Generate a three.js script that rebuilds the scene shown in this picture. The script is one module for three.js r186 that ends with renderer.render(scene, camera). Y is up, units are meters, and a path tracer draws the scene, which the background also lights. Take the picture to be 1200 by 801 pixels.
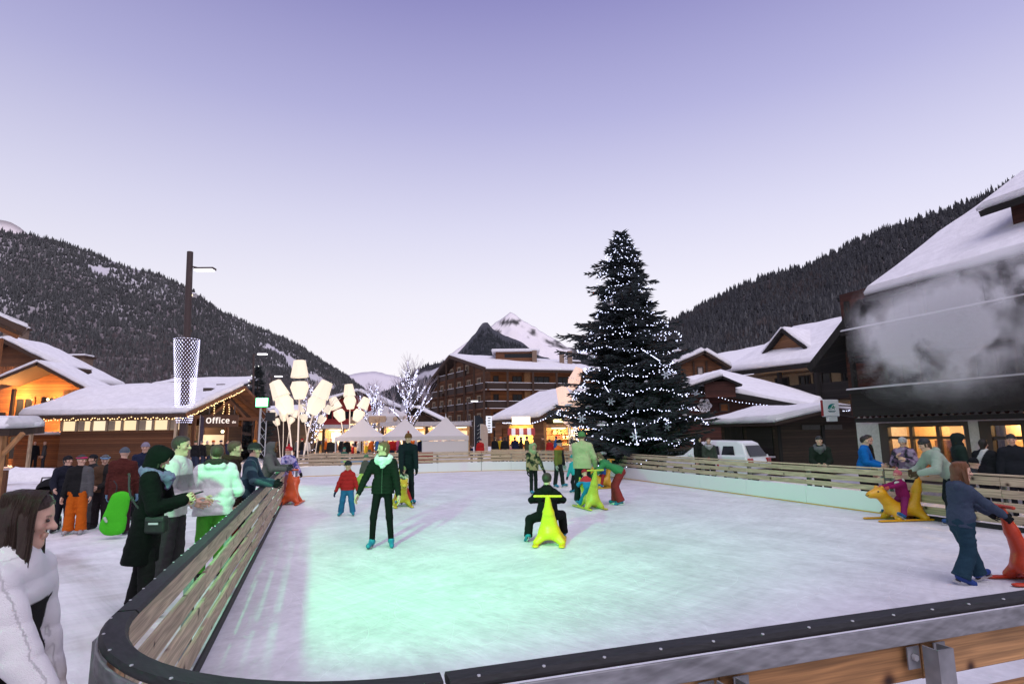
import * as THREE from 'three';
import { mergeGeometries } from 'three/addons/utils/BufferGeometryUtils.js';
import { RoundedBoxGeometry } from 'three/addons/geometries/RoundedBoxGeometry.js';

// ------------------------------------------------------------------ camera, sky, light, exposure
const W = 1024, H = 683, EYE = 1.8;
const scene = new THREE.Scene();
const camera = new THREE.PerspectiveCamera(2 * Math.atan(400.5 / 680) * 180 / Math.PI, W / H, 0.05, 30000);
const PITCH = Math.atan(108.2 / 680), ROLL = -0.65 * Math.PI / 180;
camera.position.set(0, EYE, 0);
camera.rotation.set(PITCH, 0, ROLL, 'YXZ');
camera.updateMatrixWorld();
const renderer = new THREE.WebGLRenderer({ antialias: true });
renderer.setSize(W, H);
renderer.toneMapping = THREE.LinearToneMapping;
renderer.toneMappingExposure = 1.42;
renderer.shadowMap.enabled = true;

// twilight sky: pale at the horizon, violet blue overhead, the same all round
const srgb = (r, g, b) => new THREE.Color().setRGB(r / 255, g / 255, b / 255, THREE.SRGBColorSpace);
{
  const w = 512, h = 256, d = new Float32Array(w * h * 4);
  const stops = [[-90, srgb(214, 206, 220)], [-1, srgb(226, 218, 230)], [0, srgb(244, 238, 243)], [6, srgb(241, 237, 243)], [13, srgb(230, 228, 240)], [20, srgb(210, 209, 232)], [30, srgb(172, 171, 212)], [40, srgb(136, 134, 187)], [60, srgb(114, 113, 167)], [90, srgb(103, 103, 158)]];
  for (let j = 0; j < h; j++) {
    const el = (j + 0.5) / h * 180 - 90;
    let k = 0; while (k < stops.length - 2 && el > stops[k + 1][0]) k++;
    const t = THREE.MathUtils.clamp((el - stops[k][0]) / (stops[k + 1][0] - stops[k][0]), 0, 1);
    const c = stops[k][1].clone().lerp(stops[k + 1][1], t).multiplyScalar(0.74);
    for (let i = 0; i < w; i++) { const o = (j * w + i) * 4; const s = 1 + 0.09 * Math.cos((i / w - 0.36) * 6.2832); d[o] = c.r * s; d[o + 1] = c.g * s; d[o + 2] = c.b * s; d[o + 3] = 1; }
  }
  const t = new THREE.DataTexture(d, w, h, THREE.RGBAFormat, THREE.FloatType);
  t.mapping = THREE.EquirectangularReflectionMapping; t.magFilter = THREE.LinearFilter; t.minFilter = THREE.LinearFilter; t.needsUpdate = true;
  scene.background = t; scene.environment = t;
}
const sun = new THREE.DirectionalLight(new THREE.Color(1, 0.91, 0.92), 1.42);   // last glow of the day, very soft
sun.position.set(14, 70, 34); sun.castShadow = true; sun.shadow.radius = 110;
sun.shadow.mapSize.set(2048, 2048);
Object.assign(sun.shadow.camera, { left: -60, right: 60, top: 60, bottom: -60, near: 1, far: 260 });
scene.add(sun, sun.target);

// ------------------------------------------------------------------ numbers and places
function rng(seed) { let a = seed >>> 0; return () => { a = (a + 0x6D2B79F5) >>> 0; let t = Math.imul(a ^ (a >>> 15), 1 | a); t = (t + Math.imul(t ^ (t >>> 7), 61 | t)) ^ t; return ((t ^ (t >>> 14)) >>> 0) / 4294967296; }; }
const V3 = (x, y, z) => new THREE.Vector3(x, y, z);
const lerp = (a, b, t) => a + (b - a) * t, clamp = (x, a, b) => Math.min(b, Math.max(a, x));
// a point seen in the photograph (1200 x 801 pixels) at a given distance ahead, or on a level
function sight(px, py) { const v = V3((px - 600) / 680, -(py - 400.5) / 680, -1).applyEuler(camera.rotation); return v; }
function at(px, py, ahead) { const v = sight(px, py); return v.multiplyScalar(ahead / -v.z).add(camera.position); }
function onLevel(px, py, y = 0) { const v = sight(px, py); return v.multiplyScalar((y - EYE) / v.y).add(camera.position); }
// the rink lies turned by 18.5 degrees: n across it, u along it, away from the camera
const TURN = 18.5 * Math.PI / 180, CT = Math.cos(TURN), ST = Math.sin(TURN);
const rink = (n, u, y = 0) => V3(n * CT - u * ST, y, -(n * ST + u * CT));
function hash3(x, y, z) { let h = Math.imul(x, 374761393) ^ Math.imul(y, 668265263) ^ Math.imul(z, 2147483647 - 1274126177); h = Math.imul(h ^ (h >>> 13), 1274126177); return ((h ^ (h >>> 16)) >>> 0) / 4294967296; }
function noise3(x, y, z) {
  const xi = Math.floor(x), yi = Math.floor(y), zi = Math.floor(z); let fx = x - xi, fy = y - yi, fz = z - zi;
  fx = fx * fx * (3 - 2 * fx); fy = fy * fy * (3 - 2 * fy); fz = fz * fz * (3 - 2 * fz);
  const l = (a, b, t) => a + (b - a) * t;
  return l(l(l(hash3(xi, yi, zi), hash3(xi + 1, yi, zi), fx), l(hash3(xi, yi + 1, zi), hash3(xi + 1, yi + 1, zi), fx), fy), l(l(hash3(xi, yi, zi + 1), hash3(xi + 1, yi, zi + 1), fx), l(hash3(xi, yi + 1, zi + 1), hash3(xi + 1, yi + 1, zi + 1), fx), fy), fz) * 2 - 1;
}
const fbm = (x, y, z, n = 4) => { let s = 0, a = 0.5; for (let i = 0; i < n; i++) { s += a * noise3(x, y, z); x *= 2.03; y *= 2.03; z *= 2.03; a *= 0.5; } return s; };

// ------------------------------------------------------------------ textures (colour and grain of matter only)
function tex(w, h, fn, color = true) {
  const d = new Uint8Array(w * h * 4);
  for (let j = 0; j < h; j++) for (let i = 0; i < w; i++) { const c = fn(i / w, j / h, i, j), o = (j * w + i) * 4; const a = Array.isArray(c) ? c : [c, c, c]; for (let k = 0; k < 3; k++) d[o + k] = clamp(a[k] * 255, 0, 255); d[o + 3] = 255; }
  const t = new THREE.DataTexture(d, w, h); t.wrapS = t.wrapT = THREE.RepeatWrapping; t.magFilter = THREE.LinearFilter; t.minFilter = THREE.LinearMipmapLinearFilter; t.generateMipmaps = true;
  if (color) t.colorSpace = THREE.SRGBColorSpace; t.needsUpdate = true; return t;
}
// noise that repeats over the unit square
function tile(u, v, fx, fy, seed, n = 4) { const a = u * 6.28318, b = v * 6.28318, x = Math.cos(a) * fx, y = Math.sin(a) * fx, z = Math.cos(b) * fy, w = Math.sin(b) * fy; return 0.5 * (fbm(x + seed, y + z * 1.3, w + seed, n) + fbm(y - z + 7 + seed, w + 3 + x, x * 0.3 + seed, n)); }
const T = {};
T.pine = tex(512, 256, (u, v) => {                                   // one repeat is 2 m x 0.5 m, grain along u
  const wob = tile(u, v, 0.35, 0.9, 3, 3) * 0.9, g = Math.sin((v * 26 + wob * 9) * 2.4) * 0.5 + 0.5, fine = tile(u, v, 1.2, 22, 9, 3);
  let k = 0; for (const [a, b, r] of [[0.13, 0.3, 0.012], [0.42, 0.72, 0.016], [0.7, 0.2, 0.010], [0.88, 0.6, 0.014], [0.56, 0.42, 0.007]]) { const dx = (u - a) * 4, dy = v - b, q = Math.sqrt(dx * dx + dy * dy * 1.6) / (r * 4); k = Math.max(k, Math.exp(-q * q)); }
  const t = 0.78 + 0.13 * g + 0.28 * fine; return [t * 0.98 * (1 - 0.72 * k), t * 0.90 * (1 - 0.8 * k), t * 0.78 * (1 - 0.82 * k)];
});
T.boards = tex(512, 512, (u, v, i, j) => {                            // weathered boards: 1 repeat is 2 m, boards 0.125 m wide run along u
  const b = Math.floor(v * 16), e = v * 16 - b, gap = (e < 0.05 || e > 0.95) ? 0.55 : 1, tone = 0.8 + 0.3 * hash3(b, 5, 1), fine = tile(u, v, 1.4, 30, b * 3.1, 3);
  const t = tone * gap * (0.92 + 0.35 * fine); return [t, t * 0.97, t * 0.93];
});
T.fine = tex(256, 256, (u, v) => { const n = 0.92 + 0.14 * tile(u, v, 6, 6, 2, 4); return [n, n, n]; });
T.fineBump = tex(256, 256, (u, v) => 0.5 + 0.6 * tile(u, v, 9, 9, 5, 4), false);
T.snow = tex(512, 512, (u, v) => { const a = tile(u, v, 1.6, 1.6, 1, 5), b = tile(u, v, 10, 10, 8, 3), n = 0.96 + 0.08 * a + 0.05 * b; return [n, n * 0.995, n * 1.0]; });
T.snowBump = tex(512, 512, (u, v) => 0.5 + 0.45 * tile(u, v, 3, 3, 4, 5) + 0.22 * tile(u, v, 14, 14, 6, 3), false);
T.trodden = tex(1024, 1024, (u, v) => {                               // snow walked on by many feet, 1 repeat is 9 m
  const a = tile(u, v, 1.5, 1.5, 11, 5), b = tile(u, v, 9, 9, 12, 4), n = 0.92 + 0.14 * a + 0.11 * b, dirt = clamp(-a * 1.4 - 0.12, 0, 0.35); return [n - dirt * 0.25, n - dirt * 0.3, n - dirt * 0.34];
});
T.troddenBump = tex(1024, 1024, (u, v) => 0.5 + 0.5 * tile(u, v, 7, 7, 15, 4) + 0.3 * tile(u, v, 22, 22, 19, 3), false);
{ // ice cut by skates, 1 repeat is 7 m
  const N = 1024, hgt = new Float32Array(N * N), r = rng(77);
  for (let k = 0; k < 620; k++) {
    let x = r() * N, y = r() * N, a = r() * 6.283; const bend = (r() - 0.5) * 0.02, len = 40 + r() * 260, amp = 0.12 + 0.5 * r() * r();
    for (let s = 0; s < len; s += 0.7) { a += bend * 0.7; x += Math.cos(a) * 0.7; y += Math.sin(a) * 0.7; const i = ((x | 0) % N + N) % N, j = ((y | 0) % N + N) % N; hgt[j * N + i] = Math.max(hgt[j * N + i], amp * Math.sin(Math.PI * s / len)); }
  }
  T.ice = tex(N, N, (u, v, i, j) => { const s = hgt[j * N + i], a = tile(u, v, 2.2, 2.2, 21, 5), b = tile(u, v, 13, 13, 25, 3), n = 0.90 + 0.12 * a + 0.10 * b + 0.14 * s; return [n * 0.985, n * 0.99, n]; });
  T.iceBump = tex(N, N, (u, v, i, j) => 0.5 + 0.34 * tile(u, v, 8, 8, 28, 4) + 0.3 * tile(u, v, 24, 24, 31, 2) - 0.4 * hgt[j * N + i], false);
}
T.scuff = tex(256, 256, (u, v) => { const a = tile(u, v, 2, 2, 41, 4), b = tile(u, v, 14, 3, 43, 3), n = 0.93 + 0.12 * a - 0.35 * Math.max(0, b - 0.16); return [n, n, n]; });
T.zinc = tex(256, 256, (u, v) => { const a = tile(u, v, 5, 5, 33, 3), n = 0.80 + 0.34 * a; return [n, n, n * 1.01]; });
T.rubber = tex(256, 256, (u, v) => { const a = tile(u, v, 9, 9, 35, 4), n = 0.8 + 0.7 * a; return [n, n, n]; });
const mats = new Map();
// mat(name, [r, g, b] linear, options): one material for each name
function mat(name, c, o = {}) {
  if (mats.has(name)) return mats.get(name);
  const { phys, ...rest } = o, m = new (phys ? THREE.MeshPhysicalMaterial : THREE.MeshStandardMaterial)({ roughness: 0.85, metalness: 0, ...rest });
  m.name = name; if (c) m.color.setRGB(...c); mats.set(name, m); return m;
}
function glow(name, c, k) { if (mats.has(name)) return mats.get(name); const m = new THREE.MeshStandardMaterial({ roughness: 0.6 }); m.color.setRGB(0.28, 0.28, 0.28); m.emissive.setRGB(c[0], c[1], c[2]); m.emissiveIntensity = k; m.name = name; mats.set(name, m); return m; }
const M = {
  pine: mat('pine', [0.60, 0.38, 0.22], { map: T.pine, roughness: 0.75 }),
  pineB: mat('pine_b', [0.52, 0.31, 0.165], { map: T.pine, roughness: 0.75 }),
  pineGrey: mat('pine_grey', [0.72, 0.67, 0.64], { map: T.pine, roughness: 0.85 }),
  pineGreyB: mat('pine_grey_b', [0.65, 0.60, 0.57], { map: T.pine, roughness: 0.85 }),
  rubber: mat('rubber', [0.016, 0.016, 0.019], { map: T.rubber, roughness: 0.72, bumpMap: T.fineBump, bumpScale: 0.001 }),
  zinc: mat('zinc', [0.36, 0.36, 0.38], { map: T.zinc, metalness: 0.3, roughness: 0.5 }),
  bolt: mat('bolt', [0.55, 0.55, 0.57], { metalness: 0.7, roughness: 0.4 }),
  snow: mat('snow', [0.86, 0.86, 0.88], { map: T.snow, bumpMap: T.snowBump, bumpScale: 0.03, roughness: 0.9 }),
  board: mat('dasher', [0.72, 0.74, 0.74], { roughness: 0.45 }),
  yellow: mat('kick_yellow', [0.62, 0.36, 0.05], { roughness: 0.5 }),
  wood: mat('wood_brown', [0.24, 0.105, 0.05], { map: T.boards, roughness: 0.85 }),
  woodOrange: mat('wood_orange', [0.40, 0.15, 0.045], { map: T.boards, roughness: 0.8 }),
  woodDark: mat('wood_dark', [0.06, 0.036, 0.026], { map: T.boards, roughness: 0.9 }),
  woodRed: mat('wood_red', [0.085, 0.028, 0.02], { map: T.boards, roughness: 0.9 }),
  woodBlack: mat('wood_black', [0.02, 0.017, 0.016], { map: T.boards, roughness: 0.9 }),
  beam: mat('beam', [0.06, 0.03, 0.017], { map: T.fine, roughness: 0.85 }),
  plaster: mat('plaster', [0.60, 0.56, 0.54], { map: T.fine, roughness: 0.9 }),
  cream: mat('cream_render', [0.50, 0.36, 0.23], { map: T.fine, roughness: 0.9 }),
  stone: mat('stone', [0.26, 0.18, 0.13], { map: T.fine, roughness: 0.95, bumpMap: T.fineBump, bumpScale: 0.02 }),
  glassDark: mat('glass_dark', [0.015, 0.016, 0.02], { phys: true, roughness: 0.12, specularIntensity: 0.45 }),
  pane: mat('pane', [0.95, 0.97, 1], { phys: true, transmission: 1, thickness: 0, roughness: 0.03, ior: 1.45 }),
  frame: mat('frame', [0.05, 0.035, 0.028], { roughness: 0.7 }),
  steel: mat('steel_dark', [0.05, 0.032, 0.03], { roughness: 0.6, metalness: 0.2 }),
  alu: mat('alu', [0.5, 0.5, 0.52], { metalness: 0.6, roughness: 0.4 }),
  canvas: mat('tent_canvas', [0.66, 0.62, 0.6], { phys: true, transmission: 0.25, thickness: 0, roughness: 1 }),
  white: mat('white_paint', [0.75, 0.75, 0.76], { roughness: 0.4 }),
  black: mat('black', [0.014, 0.014, 0.016], { roughness: 0.6 }),
  red: mat('red_paint', [0.30, 0.02, 0.018], { roughness: 0.6 }),
};
Object.values(T).forEach((t) => { t.anisotropy = 8; });

// ------------------------------------------------------------------ geometry helpers
// uv in metres from the position, by the way the face points; the longest side of the box runs along u
function uvm(g, k = 1, along = 'auto') {
  if (g.index) { /* keep */ }
  if (!g.attributes.normal) g.computeVertexNormals();
  g.computeBoundingBox(); const b = g.boundingBox.getSize(V3(0, 0, 0)), p = g.attributes.position, n = g.attributes.normal, uv = new Float32Array(p.count * 2), P = [0, 0, 0], S = [b.x, b.y, b.z];
  const ax = along === 'auto' ? S.indexOf(Math.max(...S)) : 'xyz'.indexOf(along);
  for (let i = 0; i < p.count; i++) {
    P[0] = p.getX(i); P[1] = p.getY(i); P[2] = p.getZ(i); const N = [Math.abs(n.getX(i)), Math.abs(n.getY(i)), Math.abs(n.getZ(i))], d = N.indexOf(Math.max(...N));
    let [a, c] = [0, 1, 2].filter((q) => q !== d); if (c === ax) [a, c] = [c, a];
    uv[2 * i] = P[a] * k; uv[2 * i + 1] = P[c] * k;
  }
  g.setAttribute('uv', new THREE.BufferAttribute(uv, 2)); return g;
}
function shiftUv(g, r) { const uv = g.attributes.uv, a = r() * 7, b = r() * 7; for (let i = 0; i < uv.count; i++) uv.setXY(i, uv.getX(i) + a, uv.getY(i) + b); return g; }
const box = (w, h, d, x = 0, y = 0, z = 0, along) => uvm(new THREE.BoxGeometry(w, h, d).translate(x, y, z), 0.5, along);
const rbox = (w, h, d, r, x = 0, y = 0, z = 0, seg = 2) => uvm(new RoundedBoxGeometry(w, h, d, seg, r).translate(x, y, z), 0.5);
const cyl = (r0, r1, h, n = 10, x = 0, y = 0, z = 0) => new THREE.CylinderGeometry(r1, r0, h, n).translate(x, y + h / 2, z);   // stands on y
const ball = (r, n = 8, x = 0, y = 0, z = 0) => new THREE.SphereGeometry(r, n, Math.max(4, n >> 1)).translate(x, y, z);
function clean(g) { const o = g.index ? g.toNonIndexed() : g.clone(); for (const k of Object.keys(o.attributes)) if (!['position', 'normal', 'uv'].includes(k)) o.deleteAttribute(k); if (!o.attributes.normal) o.computeVertexNormals(); if (!o.attributes.uv) uvm(o, 0.5); return o; }
const join = (gs) => gs.length === 1 ? gs[0] : mergeGeometries(gs.map(clean));
function bar(a, b, w, h = w, n = 0) {                                  // a beam (or round bar with n sides) from a to b
  const d = b.clone().sub(a), L = d.length(), g = n ? new THREE.CylinderGeometry(h / 2, w / 2, L, n) : new THREE.BoxGeometry(w, L, h);
  if (!n) uvm(g, 0.5);
  const q = new THREE.Quaternion().setFromUnitVectors(V3(0, 1, 0), d.normalize());
  if (!n && Math.abs(d.y) < 0.999) { const f = V3(0, 1, 0).cross(d).normalize(), up = d.clone().cross(f); q.setFromRotationMatrix(new THREE.Matrix4().makeBasis(f, d, f.clone().cross(d))); }
  return g.applyQuaternion(q).translate((a.x + b.x) / 2, (a.y + b.y) / 2, (a.z + b.z) / 2);
}
const tube = (pts, r, n = 6, seg) => new THREE.TubeGeometry(new THREE.CatmullRomCurve3(pts), seg || pts.length * 3, r, n);
// a slab: quad a b c d (a-b at the front edge, d-c behind), thickness t upwards, rounded at its edges; used for snow on roofs
function snowSlab(a, b, c, d, t, nu = 16, nv = 10, seed = 1, wob = 0.06) {
  const pos = [], idx = [], nrm = b.clone().sub(a).cross(d.clone().sub(a)).normalize(); if (nrm.y < 0) nrm.negate();
  const lu = b.distanceTo(a), lv = d.distanceTo(a), up = V3(0, 1, 0).lerp(nrm, 0.6).normalize();
  for (let layer = 0; layer < 2; layer++) for (let j = 0; j <= nv; j++) for (let i = 0; i <= nu; i++) {
    const fe = (k, n) => { const s = k / n; return s; };
    let s = fe(i, nu), v = fe(j, nv);
    // pull the next-to-edge rows close to the edges so that these are rounded
    if (i === 1) s = Math.min(s, t * 0.5 / lu); if (i === nu - 1) s = Math.max(s, 1 - t * 0.5 / lu); if (j === 1) v = Math.min(v, t * 0.5 / lv); if (j === nv - 1) v = Math.max(v, 1 - t * 0.5 / lv);
    const p = a.clone().lerp(b, s).lerp(d.clone().lerp(c, s), v);
    const edge = (i === 0 || i === nu || j === 0 || j === nv) ? 0.45 : 1;
    const w = 1 + 0.45 * fbm(p.x * 0.5 + seed, p.y * 0.5, p.z * 0.5, 3);
    if (layer) { p.addScaledVector(up, t * edge * w); }
    if (edge < 1) { p.x += wob * noise3(p.x * 1.7, seed, p.z * 1.7); p.z += wob * noise3(p.x * 1.7, seed + 9, p.z * 1.7); if (layer && j === 0) p.y -= wob * 0.6 * Math.abs(noise3(p.x * 2.3, 4, p.z * 2.3)); }
    pos.push(p.x, p.y, p.z);
  }
  const N = (nu + 1) * (nv + 1), I = (l, i, j) => l * N + j * (nu + 1) + i, quad = (p, q, r, s) => idx.push(p, q, r, p, r, s);
  for (let j = 0; j < nv; j++) for (let i = 0; i < nu; i++) { quad(I(1, i, j), I(1, i + 1, j), I(1, i + 1, j + 1), I(1, i, j + 1)); quad(I(0, i, j + 1), I(0, i + 1, j + 1), I(0, i + 1, j), I(0, i, j)); }
  for (let i = 0; i < nu; i++) { quad(I(0, i, 0), I(0, i + 1, 0), I(1, i + 1, 0), I(1, i, 0)); quad(I(1, i, nv), I(1, i + 1, nv), I(0, i + 1, nv), I(0, i, nv)); }
  for (let j = 0; j < nv; j++) { quad(I(0, 0, j + 1), I(0, 0, j), I(1, 0, j), I(1, 0, j + 1)); quad(I(0, nu, j), I(0, nu, j + 1), I(1, nu, j + 1), I(1, nu, j)); }
  const g = new THREE.BufferGeometry(); g.setAttribute('position', new THREE.Float32BufferAttribute(pos, 3)); g.setIndex(idx); g.computeVertexNormals(); return uvm(g, 0.4);
}
// a plain slab through four points, t thick downwards
function deck(a, b, c, d, t) {
  const n = b.clone().sub(a).cross(d.clone().sub(a)).normalize(); if (n.y < 0) n.negate(); const q = [a, b, c, d], o = q.map((p) => p.clone().addScaledVector(n, -t)), pos = [];
  const f = (w, x, y, z) => { for (const p of [w, x, y, w, y, z]) pos.push(p.x, p.y, p.z); };
  f(a, b, c, d); f(o[3], o[2], o[1], o[0]); for (let i = 0; i < 4; i++) { const k = (i + 1) % 4; f(o[i], o[k], q[k], q[i]); }
  const g = new THREE.BufferGeometry(); g.setAttribute('position', new THREE.Float32BufferAttribute(pos, 3)); g.computeVertexNormals(); return uvm(g, 0.5);
}
// an upright wall from a polygon of points in one upright plane (a, b the ends of its base line), t thick to the back
function wallPoly(a, b, outline, t = 0.2, holes = []) {                // outline: [along, up] in metres
  const s = new THREE.Shape(outline.map(([x, y]) => new THREE.Vector2(x, y)));
  for (const [x0, y0, x1, y1] of holes) s.holes.push(new THREE.Path([[x0, y0], [x0, y1], [x1, y1], [x1, y0]].map(([x, y]) => new THREE.Vector2(x, y))));
  const g = new THREE.ExtrudeGeometry(s, { depth: t, bevelEnabled: false }), d = b.clone().sub(a); d.y = 0; d.normalize();
  uvm(g, 0.5, 'x');
  g.translate(0, 0, -t).applyMatrix4(new THREE.Matrix4().makeBasis(d, V3(0, 1, 0), d.clone().cross(V3(0, 1, 0)))); return g.translate(a.x, a.y, a.z);
}

// ------------------------------------------------------------------ things, parts, names
const taken = new Map();
function numbered(n) { const k = taken.get(n) || 0; taken.set(n, k + 1); return k ? `${n}_${String(k).padStart(3, '0')}` : n; }
function tag(o, label, category, group) { o.userData.label = label; o.userData.category = category; if (group) o.userData.group = group; return o; }
function thing(name, label, category, pos = V3(0, 0, 0), turn = 0, group) { const o = new THREE.Group(); o.name = numbered(name); o.position.copy(pos); o.rotation.y = turn; tag(o, label, category, group); scene.add(o); return o; }
function part(name, g, m, parent, kind) { const o = new THREE.Mesh(Array.isArray(g) ? join(g) : g, m); o.name = name; o.castShadow = o.receiveShadow = true; if (kind) o.userData.kind = kind; parent.add(o); return o; }
function struct(name, g, m) { const o = part(numbered(name), g, m, scene); o.userData.kind = 'structure'; return o; }
function stuff(name, o, label, category) { o.name = numbered(name); o.userData.kind = 'stuff'; o.castShadow = o.receiveShadow = true; if (label) tag(o, label, category); scene.add(o); return o; }
// a part whose geometry is given in the world: moved into its thing's own axes
function wpart(name, g, m, parent, kind) { const p = Array.isArray(g) ? join(g) : g; parent.updateMatrixWorld(); p.applyMatrix4(parent.matrixWorld.clone().invert()); return part(name, p, m, parent, kind); }
// ------------------------------------------------------------------ ground, ice, mountains
{
  const g = uvm(new THREE.PlaneGeometry(16000, 16000).rotateX(-Math.PI / 2), 1 / 9);
  struct('ground', g.translate(0, -0.03, -3000), mat('ground_snow', [0.82, 0.81, 0.84], { map: T.trodden, roughness: 0.9 }));
  // trodden snow round the rink, with the relief that feet leave
  const n = 150, s = uvm(new THREE.PlaneGeometry(64, 64, n, n).rotateX(-Math.PI / 2), 1), p = s.attributes.position;
  for (let i = 0; i < p.count; i++) { const x = p.getX(i), z = p.getZ(i), e = clamp((32 - Math.max(Math.abs(x), Math.abs(z))) / 4, 0, 1); p.setY(i, (0.012 + 0.03 * fbm(x * 0.7, 3, z * 0.7, 4) + 0.018 * noise3(x * 2.6, 9, z * 2.6)) * e - 0.02 * (1 - e) - 0.022); }
  s.translate(-3, 0, -18); s.computeVertexNormals(); uvm(s, 1 / 9);
  struct('snow_square', s, mat('trodden_snow', [0.82, 0.81, 0.84], { map: T.trodden, bumpMap: T.troddenBump, bumpScale: 0.03, roughness: 0.9 }));
}
// n and u of the rounded rink outline; corners: near left, near right, far right, far left
const N0 = -0.82, N1 = 11.6, U0 = 2.07, U1 = 28.3, RAD = [1.25, 2.6, 3.8, 0.8];
function outline(off = 0) {                                            // points [n, u] all round, off metres outwards
  const pts = [], arc = (cn, cu, r, a0, a1, k) => { for (let i = 0; i <= k; i++) { const a = lerp(a0, a1, i / k); pts.push([cn + Math.cos(a) * (r + off), cu + Math.sin(a) * (r + off)]); } }, P = Math.PI;
  arc(N0 + RAD[0], U0 + RAD[0], RAD[0], P, 1.5 * P, 14); arc(N1 - RAD[1], U0 + RAD[1], RAD[1], 1.5 * P, 2 * P, 12);
  arc(N1 - RAD[2], U1 - RAD[2], RAD[2], 0, P / 2, 16); arc(N0 + RAD[3], U1 - RAD[3], RAD[3], P / 2, P, 8);
  return pts;
}
{
  const s = new THREE.Shape(outline(0.1).map(([n, u]) => new THREE.Vector2(n, u))), g = new THREE.ExtrudeGeometry(s, { depth: 0.03, bevelEnabled: false });
  g.rotateX(-Math.PI / 2).rotateY(TURN); uvm(g, 1 / 7);
  struct('ice', g, mat('ice', [0.80, 0.79, 0.825], { phys: true, map: T.ice, bumpMap: T.iceBump, bumpScale: 0.018, roughness: 0.5, specularIntensity: 0.35 }));
}
const ICE = 0.03;
// a mountain side: ridge given as [px, py, ahead]; foot as fractions of the distance; rounded by noise
function mountain(name, ridge, nu, nv, m, { foot = 0.5, footY = -5, amp = 12, rough = 6, back = 0.6, freq = 0.006, bow = 0.15, seed = 1, color } = {}) {
  const P = ridge.map(([x, y, z]) => at(x, y, z)), cum = [0]; for (let i = 1; i < P.length; i++) cum.push(cum[i - 1] + P[i].distanceTo(P[i - 1]));
  const on = (t) => { const L = t * cum[cum.length - 1]; let i = 1; while (i < P.length - 1 && cum[i] < L) i++; return P[i - 1].clone().lerp(P[i], clamp((L - cum[i - 1]) / (cum[i] - cum[i - 1]), 0, 1)); };
  const pos = [], idx = [], col = [], surf = (u, v) => {
    const r = on(u), f = V3(r.x * foot, footY, r.z * foot), t = clamp(v, 0, 1), p = r.clone().lerp(f, t);
    const sag = bow * Math.sin(t * Math.PI) * r.y * 0.5; p.y -= sag;
    const w = Math.min(1, t * 6), a = fbm(p.x * freq + seed, p.y * freq, p.z * freq, 5); p.y += amp * 2 * a * w + rough * w * noise3(p.x * freq * 7, seed, p.z * freq * 7); p.y += rough * 0.25 * noise3(p.x * freq * 12, seed, 1);
    if (v < 0) { p.z -= -v * r.y * 2; p.y += v * r.y * 1.4; p.x += v * r.x * -0.3; }
    return p;
  };
  for (let j = -2; j <= nv; j++) for (let i = 0; i <= nu; i++) { const p = surf(i / nu, j < 0 ? j / 2 * back : j / nv); pos.push(p.x, p.y, p.z); if (color) { const c = color(p, i / nu, Math.max(0, j / nv)); col.push(...c); } }
  for (let j = 0; j < nv + 2; j++) for (let i = 0; i < nu; i++) { const a = j * (nu + 1) + i, b = a + 1, c = a + nu + 1, d = c + 1; idx.push(a, c, b, b, c, d); }
  const g = new THREE.BufferGeometry(); g.setAttribute('position', new THREE.Float32BufferAttribute(pos, 3)); if (color) g.setAttribute('color', new THREE.Float32BufferAttribute(col, 3)); g.setIndex(idx); g.computeVertexNormals(); uvm(g, 0.02);
  struct(name, g, m); return surf;
}
const hillMat = mat('hill_ground', [1, 1, 1], { vertexColors: true, roughness: 0.95 });
// far trees: a jagged fir of stacked skirts, and a bare broadleaf tree as a bundle of upright twigs
function firGeo() { const gs = [], r = rng(5); for (let k = 0; k < 5; k++) { const g = new THREE.ConeGeometry(0.23 - k * 0.04, 0.34, 6, 1, true); const p = g.attributes.position; for (let i = 0; i < p.count; i++) if (p.getY(i) < 0) { const s = 0.7 + 0.6 * r(); p.setX(i, p.getX(i) * s); p.setZ(i, p.getZ(i) * s); p.setY(i, p.getY(i) - 0.06 * r()); } gs.push(g.translate(0, 0.2 + k * 0.17, 0)); } const g = join(gs); g.computeVertexNormals(); return g; }
function twigGeo() { const gs = [], r = rng(8); for (let k = 0; k < 13; k++) { const a = r() * 6.28, q = 0.08 + 0.3 * r(), h = 0.55 + 0.45 * r(); gs.push(new THREE.ConeGeometry(0.02 + 0.02 * r(), h, 3, 1, true).rotateX((r() - 0.5) * 0.5).rotateZ((r() - 0.5) * 0.5).translate(Math.cos(a) * q, h * 0.55 + 0.1 * r(), Math.sin(a) * q)); } return join(gs); }
const FIR = firGeo(), TWIG = twigGeo();
function forest(name, label, surf, count, geo, h0, h1, seed, keep, tint) {
  const m = mat('far_tree', [1, 1, 1], { roughness: 0.95 }), inst = new THREE.InstancedMesh(geo, m, count), r = rng(seed), q = new THREE.Matrix4(), e = new THREE.Euler(), c = new THREE.Color(); let k = 0;
  for (let tries = 0; tries < count * 8 && k < count; tries++) {
    const u = r(), v = r(), p = surf(u, v); if (!keep(u, v, p, r)) continue;
    const h = lerp(h0, h1, r()), w = h * (0.7 + 0.8 * r()); e.set(0, r() * 6.28, 0);
    q.compose(p, new THREE.Quaternion().setFromEuler(e), V3(w, h, w)); q.elements[13] -= h * 0.06; inst.setMatrixAt(k, q); c.setRGB(...tint(u, v, p, r)); inst.setColorAt(k, c); k++;
  }
  inst.count = k; stuff(name, inst, label, 'forest');
}
const frost = (base, f, r) => { const s = 0.75 + 0.5 * r(); return base.map((x) => lerp(x * s, 0.34, f)); };
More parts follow.
